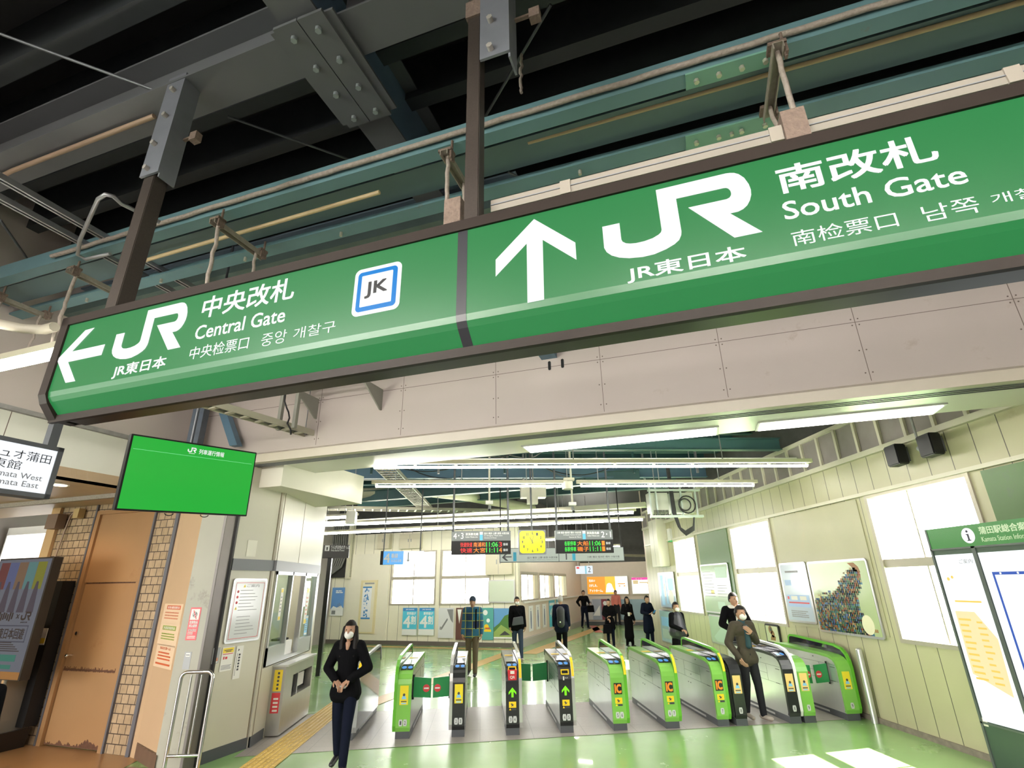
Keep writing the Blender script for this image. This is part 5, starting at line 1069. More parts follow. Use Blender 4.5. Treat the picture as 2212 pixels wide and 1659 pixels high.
frame_poster('tall framed pale blue poster at the end of the right wall','X',RX-.02,(1430,1312),(1455,1235),mat('poster_blue_white',(.45,.58,.75),.15),((LBL,[('r',.1,.05,.3,.95),('r',.45,.1,.52,.9),('r',.6,.5,.95,.85)]),(PAPER,[('r',.33,.3,.42,.7),('d',.75,.3,.15)])))
frame_poster('lower framed blue and green poster at the end of the right wall','X',RX-.02,(1432,1385),(1457,1320),mat('poster_aqua',(.4,.58,.6),.15),((LBL,[('r',.1,.5,.9,.8)]),(MINT,[('r',.1,.1,.9,.4)])))
frame_poster('framed pale landscape print low on the wall behind the black-coated person','X',RX-.02,(1540,1388),(1598,1335),mat('poster_pale_leaf',(.5,.62,.5),.15),((MINT,[('p',[(.1,.2),(.5,.75),(.9,.3),(.7,.05),(.2,.05)])]),(SHEET,[('p',[(.3,.6),(.5,.95),(.7,.6)])])))
frame_poster('small framed picture of brown shapes on cream, low behind the gates','X',RX-.02,(1660,1388),(1682,1350),mat('poster_cream',(.66,.66,.5),.15),((mm[7],[('d',.4,.75,.16),('d',.55,.5,.14),('p',[(.3,.1),(.7,.1),(.75,.35),(.5,.45),(.35,.3)])]),(mm[0],[('d',.42,.78,.08,.005)])),fm=BK)
# speakers
for i,(x,y,lb) in enumerate(((1937,984,'left one of two black loudspeakers on the upper right wall'),(2010,962,'right one of two black loudspeakers on the upper right wall'))):
    c=onplane(x,y,(RX-.16,0,0),X); t=thing('loudspeaker',lb,'loudspeaker',c)
    MB().obox(c+V((-.1,-.13,-.14)),V((.16,0,0)),V((.03,.26,0)),V((.0,0,.28))).build('cabinet',BLACK,t,bevel=.015)
    MB().obox(c+V((.07,-.1,-.1)),V((.03,0,0)),V((0,.2,0)),V((0,0,.2))).build('back_plate',DARKG,t)
    MB().tube([c+V((.09,0,.0)),V((RX,c.y,c.z+.02))],.02,8).build('wall_arm',DARKG,t)
    if i==1:
        q=c+V((.0,.17,.0)); MB().ball(q,.04).build('ball_joint',GREY,t); MB().tube([q,q+V((.05,.05,1.2))],.015,8).build('drop_pipe',GALV,t)
t=thing('electric_box','tall pale electric box on the far end of the right wall','electric box',(5.8,17,2.9)); MB().bA(5.6,RX,16.9,17.7,2.45,3.9).build('box_body',CREAMP,t,bevel=.01); MB().bA(5.6,5.61,17.28,17.3,2.5,3.85).build('door_seam',MIDG,t)
c=onplane(1446,1155,(RX-.05,0,0),X); o=MB().obox(c-V((.03,.12,.18)),V((.08,0,0)),V((0,.24,0)),V((0,0,.36))).build('emergency_light',WHITE); tag(o,'small white box with a green foot on the end of the right wall','lamp'); MB().obox(c-V((.03,.12,.22)),V((.08,0,0)),V((0,.24,0)),V((0,0,.04))).build('green_foot',mat('green_plastic',(.05,.4,.15),.4),o)
# ------------------------------------------------------------------ LED boards, clock, direction signs
LEDR=lit('led_red',(1,.03,.03),1.3); LEDO=lit('led_orange',(1,.25,.02),1.3); LEDG=lit('led_green',(.05,1,.08),1.2); LEDW=lit('led_white',(.8,.85,.8),1.0)
HDR=mat('header_slate',(.16,.18,.19),.35); LETW=mat('letter_white',(.85,.86,.86),.4)
def ledboard(label,x0,x1,flip,plats,line,dest,rows):
    t=thing('departure_board',label,'departure board',((x0+x1)/2,11,2.5),'departure boards over the gates'); f=Fr(V((x0,11,2.57)),X,Z,x1-x0,.455); W_=f.w
    mb=MB(); f.box(mb,0,0,W_,.455,-.12,0); mb.build('housing',DARKG,t,bevel=.004)
    mb=MB(); f.box(mb,0,.265,W_,.455,0,.004); mb.build('header',HDR,t); mb=MB(); f.box(mb,0,.0,W_,.262,0,.003); mb.build('led_field',BLACK,t)
    mx=(lambda a,b:(a*W_,b*W_)) if not flip else (lambda a,b:((1-b)*W_,(1-a)*W_))
    mb=MB(); a,b=mx(.03,.2); text(mb,f,plats,a,.305,b,.42,bold=.005,d=.004)
    a,b=mx(.235,.45); text(mb,f,'京浜東北線',a,.37,b,.42,bold=.02,d=.004); a,b=mx(.235,.44); text(mb,f,'Keihin-Tōhoku Line',a,.325,b,.355,d=.004)
    a,b=mx(.55,.97); text(mb,f,dest[0],a,.385,b,.425,bold=.01,d=.004); a,b=mx(.55,.86); text(mb,f,dest[1],a,.345,b,.372,d=.004); a,b=mx(.55,.76); text(mb,f,dest[2],a,.305,b,.332,d=.004)
    mb.build('lettering',LETW,t)
    mb=MB(); a,b=mx(.475,.525); f.box(mb,a,.27,b,.38,.004,.006); mb.build('line_colour',mat('line_sky_blue',(.1,.45,.8),.35),t); mb=MB(); f.box(mb,a,.385,b,.435,.004,.006); mb.build('line_symbol',LETW,t)
    for k,(tp,dst,tm,pf,c1,c2,c3) in enumerate(rows):
        v0=.145-.11*k; v1=v0+.09
        for s_,a,b,m in ((tp,.15,.35,c1),(dst,.37,.57,c2),(tm,.585,.78,LEDG),(pf,.8,.85,c3),('番線',.87,.95,LEDW)):
            if s_:
                mb=MB(); hh_=.02 if s_=='番線' else 0; text(mb,f,s_,a*W_,v0+hh_,b*W_,v1-hh_,bold=.0,d=.003); mb.build('led_text',m,t)
    for xx in (x0+.03,x1-.05):
        MB().tube([(xx,10.98,3.02),(xx,10.98,5.2)],.022,8).build('ceiling_pole',DARKG,t)
ledboard('departure board for platforms 4 and 3, left of the yellow clock',-.6,.6,False,'4･3','',('品川･東京･上野･赤羽･大宮方面','for Shinagawa, Tōkyō, Ueno','Akabane & Ōmiya'),(('快速快速','南浦和','11:06','3',LEDR,LEDO,LEDR),('快速','大宮','11:11','4',LEDR,LEDO,LEDO)))
ledboard('departure board for platforms 2 and 1, right of the yellow clock',1.52,2.71,True,'2･1','',('川崎･横浜･桜木町･関内･大船方面','for Kawasaki, Yokohama, Sakuragichō','Kannai & Ōfuna'),(('各駅停車','大船','11:06','1',LEDG,LEDO,LEDO),('各駅停車','磯子','11:11','1',LEDG,LEDO,LEDO)))
t=thing('wall_clock','square yellow clock hanging between the two departure boards','clock',(1.05,11,2.57)); f=Fr(V((.76,10.98,2.56)),X,Z,.56,.475)
mb=MB(); f.box(mb,0,0,.56,.475,-.12,0); mb.build('housing',MIDG,t,bevel=.006); mb=MB(); f.poly(mb,rrect(.02,.02,.54,.455,.06),0,.004); mb.build('dial',lit('dial_yellow',(.95,.95,.02),.95),t)
mb=MB()
for h in range(1,13):
    a=math.pi/2-h*math.pi/6; c=(.28+.2*math.cos(a),.2375+.175*math.sin(a)); wn=.02 if h<10 else .032; text(mb,f,str(h),c[0]-wn/2,c[1]-.024,c[0]+wn/2,c[1]+.024,bold=.06,d=.004)
mb.build('numerals',INK,t)
def hand(mb,h_,ln,wd):
    a=math.pi/2-h_; d_=V((math.cos(a),math.sin(a))); q=V((-d_.y,d_.x))*wd; c=V((.28,.2375)); f.poly(mb,[tuple(c-d_*ln*.25+q),tuple(c-d_*ln*.25-q),tuple(c+d_*ln-q*.5),tuple(c+d_*ln+q*.5)],.006,.009)
mb=MB(); hand(mb,11.05/12*2*math.pi,.11,.006); mb.build('hour_hand',INK,t); mb=MB(); hand(mb,1.5/60*2*math.pi,.16,.004); mb.build('minute_hand',INK,t)
MB().tube([(1.04,11.04,3.03),(1.04,11.04,5.2)],.02,8).build('ceiling_pole',DARKG,t)
# direction sign behind (Y 13.5)
f=fpl('Y',13.5,(1079,1213),(1347,1183)); f.h=.34; f.o.z=2.5
t=thing('platform_direction_sign','pale grey hanging platform direction sign behind the clock','sign',f.pt(f.w/2,0)); mb=MB(); f.box(mb,0,0,f.w,.34,-.1,0); mb.build('housing',DARKG,t)
mb=MB(); f.box(mb,.02,.015,f.w*.47,.325,0,.004); f.box(mb,f.w*.475,.015,f.w-.015,.325,0,.004); mb.build('face_panel',lit('pale_grey_green_face',(.5,.56,.48),.8),t)
mb=MB(); W_=f.w
f.poly(mb,[(.06,.12),(.16,.04),(.22,.04),(.13,.12),(.13,.12),(.3,.12),(.3,.145),(.13,.145),(.22,.22),(.16,.22)],.004,.006); text(mb,f,'3･4',.5,.2,.78,.3,d=.004); text(mb,f,'品川･東京･上野･赤羽･大宮方面',W_*.22,.085,W_*.46,.13,bold=.01,d=.004); text(mb,f,'for Shinagawa, Tōkyō, Ueno, Akabane & Ōmiya',W_*.22,.045,W_*.46,.068,d=.004)
f.poly(mb,[(W_*.5+.04,.25),(W_*.5+.1,.3),(W_*.5+.16,.25),(W_*.5+.115,.27),(W_*.5+.115,.05),(W_*.5+.085,.05),(W_*.5+.085,.27)],.004,.006); text(mb,f,'1･2',W_*.64,.2,W_*.72,.3,d=.004); text(mb,f,'川崎･横浜･桜木町･関内･大船方面',W_*.7,.085,W_*.96,.13,bold=.01,d=.004); text(mb,f,'for Kawasaki, Yokohama, Sakuragichō, Kannai & Ōfuna',W_*.7,.045,W_*.96,.068,d=.004); mb.build('lettering',INK,t)
mb=MB(); f.box(mb,.34,.03,.42,.24,.004,.006); f.box(mb,W_*.58,.03,W_*.605,.24,.004,.006); mb.build('line_colour',mat('line_deep_sky',(.03,.35,.6),.35),t)
for xx in (.03,W_*.472,W_-.05): c=f.pt(xx,.34,-.05); MB().tube([c,V((c.x,c.y,5.2))],.014,6).build('ceiling_pole',BLACK,t)
# sign 4
f=fpl('Y',13.5,(826,1220),(916,1190)); t=thing('platform_four_sign','small blue hanging sign with a white 4 and a down arrow','sign',f.pt(f.w/2,0)); mb=MB(); f.box(mb,-.06,0,.01,f.h+.01,-.1,.01); f.box(mb,0,0,f.w,f.h,-.1,0); mb.build('housing',BLACK,t)
mb=MB(); f.box(mb,.01,.0,f.w*.5,f.h,0,.004); mb.build('blue_panel',lit('sky_blue_face',(.08,.42,.9),.9),t); mb=MB(); f.box(mb,f.w*.5,.0,f.w,f.h,0,.004); mb.build('white_panel',lit('bright_face',(.9,.97,1),1.1),t)
mb=MB(); text(mb,f,'4',.03,.05,.17,f.h-.05,bold=.02,d=.004); text(mb,f,'番線',.2,.15,.36,.26,d=.004,bold=.02); text(mb,f,'京浜東北線',.2,.06,.45,.12,d=.004); mb.build('lettering',LETW,t)
mb=MB(); c=f.w*.62; f.poly(mb,[(c,.06),(c+.05,.12),(c+.012,.1),(c+.012,.28),(c-.012,.28),(c-.012,.1),(c-.05,.12)],.004,.006); mb.build('down_arrow',GREY,t)
for xx in (.0,f.w-.1): c=f.pt(xx,f.h,-.05); MB().tube([c,V((c.x,c.y,5.2))],.016,6).build('ceiling_pole',DARKG,t)
# white-backed tickets sign with black post
t=thing('ticket_information_sign','dark grey sign board beside a black post past the ticket office','sign',(-3.97,14.53,0)); f=fpl('Y',14.5,(696,1206),(755,1177))
MB().obox(V((-3.99,14.5,0)),X*.1,Y*.1,Z*2.72).build('post',mat('black_post',(.015,.016,.018),.35),t); mb=MB(); f.box(mb,0,0,f.w,f.h,-.05,0); mb.build('sign_panel',mat('warm_dark_grey',(.05,.045,.045),.4),t)
mb=MB(); text(mb,f,'うらが白色のきっぷ',.2,.22,.67,.32,bold=.01,d=0,th_=.002); text(mb,f,'White Backed Tickets',.2,.17,.55,.21,d=0,th_=.002); f.box(mb,.04,.18,.16,.32,0,.002); mb.build('lettering',LETW,t)
mb=MB(); f.disc(mb,.1,.26,.02,.002,.004,10); f.box(mb,.085,.2,.115,.245,.002,.004); mb.build('pictogram',BLACK,t)
# small far signs
f=fpl('P',21,(1244,1240),(1279,1222)); t=thing('platform_two_sign','small white hanging sign with a 2 in the far corridor','sign',f.pt(f.w/2,0)); mb=MB(); f.box(mb,0,0,f.w,f.h,-.08,0); mb.build('face_panel',lit('cool_white_face',(.75,.82,.95),.9),t)
mb=MB(); text(mb,f,'2',f.w*.74,f.h*.2,f.w*.9,f.h*.85,d=0,th_=.002); mb.build('lettering',INK,t); mb=MB(); f.box(mb,f.w*.56,0,f.w*.66,f.h,0,.003); mb.build('line_colour',LBL,t); mb=MB(); f.box(mb,f.w*.06,f.h*.65,f.w*.22,f.h*.9,0,.003); mb.build('red_mark',RED,t)
for q in (.15,.8): c=f.pt(f.w*q,f.h,-.04); MB().tube([c,V((c.x,c.y,5.2))],.012,6).build('ceiling_pole',GALV,t)
# ------------------------------------------------------------------ far wall things
d2=MB(); f=fpl('P',18.47,(772,1368),(817,1253)); f.box(d2,0,0,f.w,f.h,0,.03); o=struct('door_2',d2,mat('pale_yellow_door',(.75,.66,.4),.4)); mb=MB(); f.box(mb,.1,.05,f.w-.1,f.h-.08,.03,.04); mb.build('door_leaf',mat('cream_door',(.8,.75,.6),.4),o)
mb=MB(); f.box(mb,.2,f.h-.14,.6,f.h-.09,.04,.06); mb.build('door_closer',GREY,o)
f=fpl('P',18.42,(779,1337),(804,1267)); t=thing('door_poster','narrow white poster with a broken blue pattern on the pale yellow door','poster',f.pt(0,0)); mb=MB(); f.box(mb,0,0,f.w,f.h,0,.005); mb.build('sheet',mat('bright_sheet',(.85,.86,.9),.3),t)
mb=MB()
for k in range(46):
    a,b=random.uniform(.06,f.w-.14),random.uniform(.05,f.h-.12); q=random.uniform(.02,.07); f.poly(mb,[(a,b),(a+q,b+q*.3),(a+q*.8,b+q*1.4),(a+q*.2,b+q*1.1)],.005,.006)
f.box(mb,0,0,f.w,.05,.005,.006); f.box(mb,0,f.h-.05,f.w,f.h,.005,.006); mb.build('printing',BLU,t)
def flat_poster(label,kind,k,bl,tr,base,items,fr=None,border=None):
    f=fr or fpl(kind,k,bl,tr); f.o=f.o+f.n*.01; return sticker(f,'poster',label,'poster',base,items,border,.03)
SKY=mat('poster_sky_blue',(.1,.4,.75),.35); CY=mat('poster_cyan',(.1,.55,.75),.35)
flat_poster('blue sky poster with white lettering on the far left wall','P',18.46,(713,1330),(746,1269),mat('poster_mid_blue',(.13,.3,.65),.35),((LETW,[('r',.3,.86,.48,.9),('r',.52,.86,.75,.9),('r',.3,.8,.6,.84),('r',.63,.8,.85,.84),('r',.0,.0,1,.22),('p',[(0,.22),(.2,.34),(.5,.28),(.8,.36),(1,.25),(1,.2),(0,.2)])]),(MIDG,[('r',.1,.05,.4,.18,.006),('r',.55,.3,.58,.42,.006),('r',.65,.28,.68,.45,.006),('r',.75,.3,.78,.4,.006)])))
for i,(a,b,lb) in enumerate(((868,902,'left one of two identical blue posters with a big 4'),(904,939,'right one of two identical blue posters with a big 4'))):
    o=flat_poster(lb,'P',18.46,(a,1372),(b,1313),CY,((BLU,[('r',0,.88,1,1)]),(LETW,[('t','JRE BANK',.2,.91,.8,.96,.02,.006),('t','新幹線が',.3,.74,.92,.85,.03),('t','4',.08,.28,.55,.7,.03),('t','割',.6,.4,.92,.7,.04),('r',0,0,1,.22)])),border=None); o['group']='blue discount posters'
flat_poster('grey poster of a train in snow','P',18.46,(946,1378),(981,1313),mat('poster_snow',(.68,.69,.72),.35),((MIDG,[('p',[(.15,.3),(.25,.28),(.62,.6),(.58,.66)]),('p',[(.55,.95),(.95,.95),(.95,.5),(.8,.6)])]),(INKG,[('p',[(.1,.28),(.22,.26),(.24,.36),(.12,.38)],.006)])))
flat_poster('dark brown poster partly hidden behind the person in the blue cap','P',18.46,(984,1382),(1016,1313),mat('poster_dark_brown',(.13,.06,.05),.35),((LETW,[('p',[(.1,.95),(.4,.95),(.25,.5)])]),(STY,[('r',.5,.1,.9,.14)])))
flat_poster('teal poster with round pictures beside the person in the blue cap','P',18.46,(1041,1382),(1066,1313),mat('poster_teal',(.1,.38,.36),.35),((LETW,[('d',.3,.85,.2),('d',.55,.6,.15)]),(STY,[('d',.4,.4,.2),('r',.2,.25,.8,.32)]),(REDO,[('r',.3,.33,.7,.38,.006)])))
flat_poster('poster of a green wooded coast under blue sky','P',18.46,(1067,1379),(1106,1314),mat('poster_sea_blue',(.13,.33,.62),.35),((mat('poster_forest',(.08,.2,.05),.4),[('p',[(0,.35),(.3,.5),(.6,.75),(1,.85),(1,.1),(0,.1)])]),(mat('poster_meadow',(.3,.42,.12),.4),[('p',[(0,.2),(.4,.45),(.8,.3),(1,.2),(1,.05),(0,.05)],.006)]),(LETW,[('r',0,0,1,.05,.007)]),(INK,[('p',[(.3,.1),(.6,.25),(.9,.12)],.0075)])))
f=fpl('P',18.44,(1055,1302),(1112,1252)); frame_poster('empty pale framed notice board right of the far windows','P',18.44,(1055,1302),(1112,1252),mat('pale_mint_sheet',(.6,.66,.55),.3),(),name='empty_notice_board',cat='notice board')
for (a,b,c,d_,lb) in ((1048,1242,1105,1190,'cream double-door cabinet hanging above the empty notice board'),(862,1186,908,1152,'cream double-door cabinet high above the left far window'),(814,1186,842,1153,'small cream box high on the far wall')):
    f=fpl('P',18.3,(a,b),(c,d_)); t=thing('wall_cabinet',lb,'cabinet',f.pt(0,0)); mb=MB(); f.box(mb,0,0,f.w,f.h,-.2,0); mb.build('cabinet_body',mat('cabinet_cream',(.6,.55,.42),.4),t); mb=MB(); f.box(mb,f.w*.49,.02,f.w*.5,f.h-.02,0,.004); mb.build('door_seam',MIDG,t); mb=MB(); f.box(mb,f.w*.42,f.h*.45,f.w*.45,f.h*.65,0,.02); f.box(mb,f.w*.55,f.h*.45,f.w*.58,f.h*.65,0,.02); mb.build('handle',GREY,t)
# cable bundle in a niche at far left
t=thing('cable_bundle','thick bundle of grey cables coming down the far left wall','cable bundle',w(-14,18.2,2.4)); mb=MB()
for k in range(14):
    s0=-14.6+.1*k; mb.tube([w(s0,18.3,4.6),w(s0+.02,18.3,3.3),w(s0-.15,18.25,2.75),w(s0-.6,18.2,2.45),w(s0-1.4,18.2,2.35)],.04,6)
mb.build('cables',mat('cable_grey',(.16,.16,.15),.5),t); MB().bB(-15.5,-13.1,18.35,18.48,2.35,4.4).build('backing_board',mat('black_backing',(.03,.03,.03),.6),t); MB().bB(-13.2,-13.1,18.2,18.5,2.3,4.6).build('side_frame',CREAM,t)
# corridor posters
for i,pp in enumerate((19.6,20.5,21.4)):
    f=fuv('S',w(-6.2,pp,.4),.55,.85); o=flat_poster('white poster with a slim standing figure on the low corridor wall, '+('nearest','second','third')[i]+' of three','S',0,0,0,LETW,((mat('denim_ink',(.12,.18,.33),.5),[('p',[(.42,.1),(.58,.1),(.62,.5),(.58,.8),(.42,.8),(.38,.5)]),('d',.5,.87,.05)]),),fr=f); o['group']='slim figure posters'
for i,pp in enumerate((22.4,23.6)):
    f=fuv('S',w(-6.2,pp,.35),.9,1.0); flat_poster('blue discount poster on the low corridor wall, '+('nearer','farther')[i]+' of two','S',0,0,0,CY,((LETW,[('t','4割',.15,.35,.8,.7,.03),('r',.1,.8,.9,.9)]),),fr=f)
def billboard(label,a,b,base,items): return frame_poster(label,'P',28.95,a,b,base,items,fm=CREAMP,round_=.01,name='billboard',d=.06,cat='billboard')
t,g=billboard('orange billboard with white lettering at the end of the corridor',(1269,1285),(1356,1243),lit('orange_face',(1,.36,.03),1.0),((lit('amber_face',(1,.6,.05),1.0),[('r',.45,0,.7,1)]),(lit('white_face',(1,.98,.95),1.2),[('r',.7,0,1,1,.005),('t','住まい',.05,.7,.2,.85,.03),('t','さがした、',.05,.42,.25,.57,.03),('t','アットホーム。',.05,.12,.38,.27,.03),('d',.55,.45,.07,.005),('p',[(.45,.1),(.68,.1),(.62,.45),(.48,.45)],.005)]),(lit('orange_print',(1,.4,.05),1),[('r',.76,.55,.94,.6,.007),('r',.78,.42,.82,.48,.007),('r',.9,.42,.94,.48,.007)])))
t,g=billboard('white billboard with a magenta top band at the end of the corridor',(1366,1284),(1420,1245),lit('white_face2',(1,.97,.97),1.1),((lit('magenta_face',(.85,.03,.35),1.0),[('r',0,.85,1,1)]),(lit('multi_print',(.75,.6,.3),.9),[('r',.05,.6,.25,.82),('r',.3,.66,.7,.72),('r',.6,.6,.85,.7)]),(lit('blue_print',(.1,.15,.75),.9),[('r',.85,.2,.98,.5)]),(LETW,[('t','イトリ',.15,.88,.4,.97,.03)])))
for i,(a,b,c,lb,items) in enumerate(((1257,1279,mat('poster_pale_grey',(.6,.6,.62),.35),'pale grey poster under the left half of the orange billboard',((MIDG,[('p',[(.2,.6),(.9,.9),(.7,.4)])]),)),
   (1280,1299,mat('poster_grey_blue',(.38,.42,.52),.35),'grey blue poster under the orange billboard',((LETW,[('p',[(.1,.2),(.8,.7),(.8,.2)])]),)),
   (1301,1315,mat('poster_maroon',(.25,.05,.08),.35),'maroon poster beside the person in the salmon shirt',((LETW,[('d',.5,.8,.25)]),)),
   (1340,1417,mat('poster_long_blue',(.3,.42,.5),.35),'long pale blue poster with a suited figure at the corridor end',((INK,[('p',[(.62,.1),(.72,.1),(.74,.6),(.6,.6)]),('d',.67,.72,.025)]),)))):
    flat_poster(lb,'P',28.95,(a,1339),(b,1294),c,items)
struct('baseboard_corridor_end',MB().bB(-6.2,-1.2,28.9,29,0,.15),DARKG)
# ------------------------------------------------------------------ hall ceiling steel and services
for i in range(16):
    yy=7.2+.85*i; xa=max(-9,(6.95-.925*yy)/.38+.5); xb=min(5.88,(18.4-.925*yy)/.38-.5 if yy>15 else 9); mb=MB(); mb.bA(xa,xb,yy,yy+.16,4.98,5.0); mb.bA(xa,xb,yy+.07,yy+.085,5.0,5.2); o=mb.build('hall_purlin',TEALD); tag(o,'dark teal purlin under the gate hall roof','purlin','teal purlins under the hall roof')
for a,b,z,h,m,lb in (((900,966),(1762,976),4.35,.22,TEALH,'teal beam just above the first row of tube light over the gates'),((900,1030),(1620,1032),4.5,.45,BLUE,'deep blue-grey beam above the second row of tube light')):
    A_,B_=atz(*a,z),atz(*b,z); B_.y=A_.y=(A_.y+B_.y)/2; mb=MB(); mb.obox((A_.x-2,A_.y,z),X*(min(B_.x,5.8)-A_.x+2),Y*.15,Z*.015); mb.obox((A_.x-2,A_.y+.065,z),X*(min(B_.x,5.8)-A_.x+2),Y*.02,Z*h); mb.obox((A_.x-2,A_.y,z+h),X*(min(B_.x,5.8)-A_.x+2),Y*.15,Z*.015); o=mb.build('hall_beam',m); tag(o,lb,'beam')
for k,(p0,z,lb) in enumerate(((13.2,4.35,'nearer'),(15.4,4.5,'farther'))):
    mb=MB(); ibeam(mb,-11,-1.2+k*.8,p0,p0+.2,z,.3); o=mb.build('hall_beam',TEALH); tag(o,lb+' slanting teal beam above the departure boards','beam')
o=MB().bB(-12,-1.2,14.1,14.35,3.83,3.95).build('lamp_canopy',CREAM); tag(o,'long cream rail above the far slanting tube lights','rail')
for (x0,x1,y,z,lb) in ((-5,5.6,None,3.98,'conduit'),):
    pass
A_=atz(1100,992,4.05); o=MB().tube([(-3,A_.y,4.05),(5.7,A_.y,4.05)],.02,8).build('white_conduit',mat('white_conduit_paint',(.75,.74,.68),.4)); tag(o,'white conduit just above the first tube light row','conduit')
# big cream duct
o=MB().tube([atz(700,1068,4.6),atz(930,1062,4.6),atz(1010,1072,4.6),atz(1150,1098,4.6)],.16,12).build('air_duct',mat('cream_duct',(.5,.5,.36),.4)); tag(o,'fat cream duct curving above the sign marked 4','duct')
# security cameras and detector
def seccam(x,y,lb,zt=5.2,Y_=11.5):
    c=onplane(x,y,(0,Y_,0),Y); t=thing('security_camera',lb,'camera',c); MB().tube([c+Z*.12,V((c.x,c.y,zt))],.022,8).build('drop_pole',CREAMP,t); MB().obox(c+V((-.08,-.05,.08)),X*.16,Y*.1,Z*.07).build('mount_box',WHITE,t); MB().tube([c+V((.01,.06,.04)),c+V((0,-.1,-.06))],.035,10).build('camera_body',GREY,t); MB().tube([c+V((0,-.1,-.06)),c+V((0,-.115,-.067))],.028,10).build('lens',BLACK,t)
seccam(1057,1097,'security camera hanging above the left departure board')
seccam(1237,1100,'security camera hanging right of the clock')
c=onplane(1226,1050,(0,9.7,0),Y); t=thing('smoke_detector','round cream detector between the two halves of the second tube light row','detector',c); MB().tube([c+Z*.08,c-Z*.06],.1,16).build('body',CREAMP,t); MB().obox(c+V((-.07,-.05,.1)),X*.2,Y*.1,Z*.05).build('mount',CREAM,t); MB().tube([c+Z*.1,V((c.x,c.y,5.2))],.01,6).build('hanger_rod',GALV,t)
c=onplane(1152,1075,(0,12.5,0),Y); t=thing('ceiling_speaker_box','cream box hanging from the roof above the clock','box',c); MB().obox(c+V((-.3,-.1,0)),X*.6,Y*.3,Z*.3).build('housing',CREAMP,t); MB().obox(c+V((-.15,-.1,-.15)),X*.25,Y*.2,Z*.15).build('lower_box',CREAMP,t); MB().tube([c+Z*.3,V((c.x,c.y,5.2))],.02,6).build('hanger_rod',GALV,t)
for i,(x,lb) in enumerate(((700,'left'),(760,'right'))):
    pass
f=fpl('Y',11.2,(746,1130),(768,1104)); t=thing('hanging_box','white box hanging beside the booth under the short tube light','box',f.pt(0,0)); mb=MB(); f.box(mb,0,0,f.w,f.h,-.2,0); mb.build('box_body',WHITE,t); MB().tube([f.pt(f.w/2,f.h,-.1),f.pt(f.w/2,0,-.1)*1+Z*(5.2-f.pt(0,0).z)],.01,6).build('hanger_rod',GALV,t)
# junction frame with coil near the wall
f=fpl('Y',11.6,(1407,1118),(1512,1056)); t=thing('junction_rack','pale steel frame holding electric boxes and coiled black cable near the right wall','equipment rack',f.pt(f.w/2,0)); W_,H_=f.w,f.h
PF=mat('pale_frame_steel',(.45,.52,.48),.4,.2)
mb=MB(); f.box(mb,0,0,W_,.05,-.1,0); f.box(mb,0,H_-.04,W_,H_,-.1,0)
for q in (.02,.14,.42,.62,.9): f.box(mb,W_*q,0,W_*q+.035,H_+.2,-.1,-.06)
mb.build('frame',PF,t); mb=MB(); f.box(mb,.05,.12,W_*.4,H_-.06,-.4,-.15); f.box(mb,W_*.46,.12,W_*.88,H_-.06,-.4,-.15); mb.build('panel_box',mat('panel_grey_green',(.5,.53,.43),.4),t)
mb=MB()
for k in range(5): mb.tube([f.pt(W_*(.42+.01*k),H_+.5,-.05),f.pt(W_*(.43+.012*k),.1,-.03),f.pt(W_*(.5+.01*k),-.2-.02*k,-.02),f.pt(W_*(.62),-.3-.02*k,-.02),f.pt(W_*.78,-.2-.02*k,-.02),f.pt(W_*.82,.0,-.03)],.02,6)
for rr,cx in ((.19,.72),(.13,.68)):
    mb.tube([f.pt(W_*cx+rr*math.cos(a),H_*.45+rr*math.sin(a),-.03) for a in [2*math.pi*i/20 for i in range(21)]],.015,6)
for k in range(12): mb.tube([f.pt(.1+.028*k,.05,-.05),f.pt(.1+.028*k,.17,-.05)],.008,5)
mb.build('cables',RUBBER,t)
MB().tube([f.pt(W_*.15,H_+.2,-.08),V((f.pt(W_*.15,0,-.08).x,f.pt(W_*.15,0,-.08).y,5.2))],.012,6).build('hanger_rod',GALV,t); MB().tube([f.pt(W_*.9,H_+.2,-.08),V((f.pt(W_*.9,0,-.08).x,f.pt(W_*.9,0,-.08).y,5.2))],.012,6).build('hanger_rod',GALV,t)
# loose cables and hanging rods in the hall ceiling
for i in range(22):
    x=-2.4+random.random()*7.6; y=9.5+random.random()*6; n=12; pts=[]
    l=random.uniform(.8,2.2); dz=random.uniform(.1,.35)
    for k in range(n+1): q=k/n; pts.append((x+l*q,y+random.uniform(-.02,.02)+.3*q,4.75-dz*4*q*(1-q)))
    o=MB().tube(pts,.012,5).build('loose_cable',RUBBER if i%2 else MATS['grey_cable']); tag(o,'loose drooping cable among the steelwork over the gates','cable','drooping cables over the gates')
for i in range(16):
    x=-2.6+i*.52; y=12.2+(i%3)*.9; o=MB().obox((x,y,4.45),X*.05,Y*.05,Z*.75).build('ceiling_strut',GALV if i%2 else TEALD); tag(o,'short vertical strut hanging from the hall roof','strut','short struts under the hall roof')
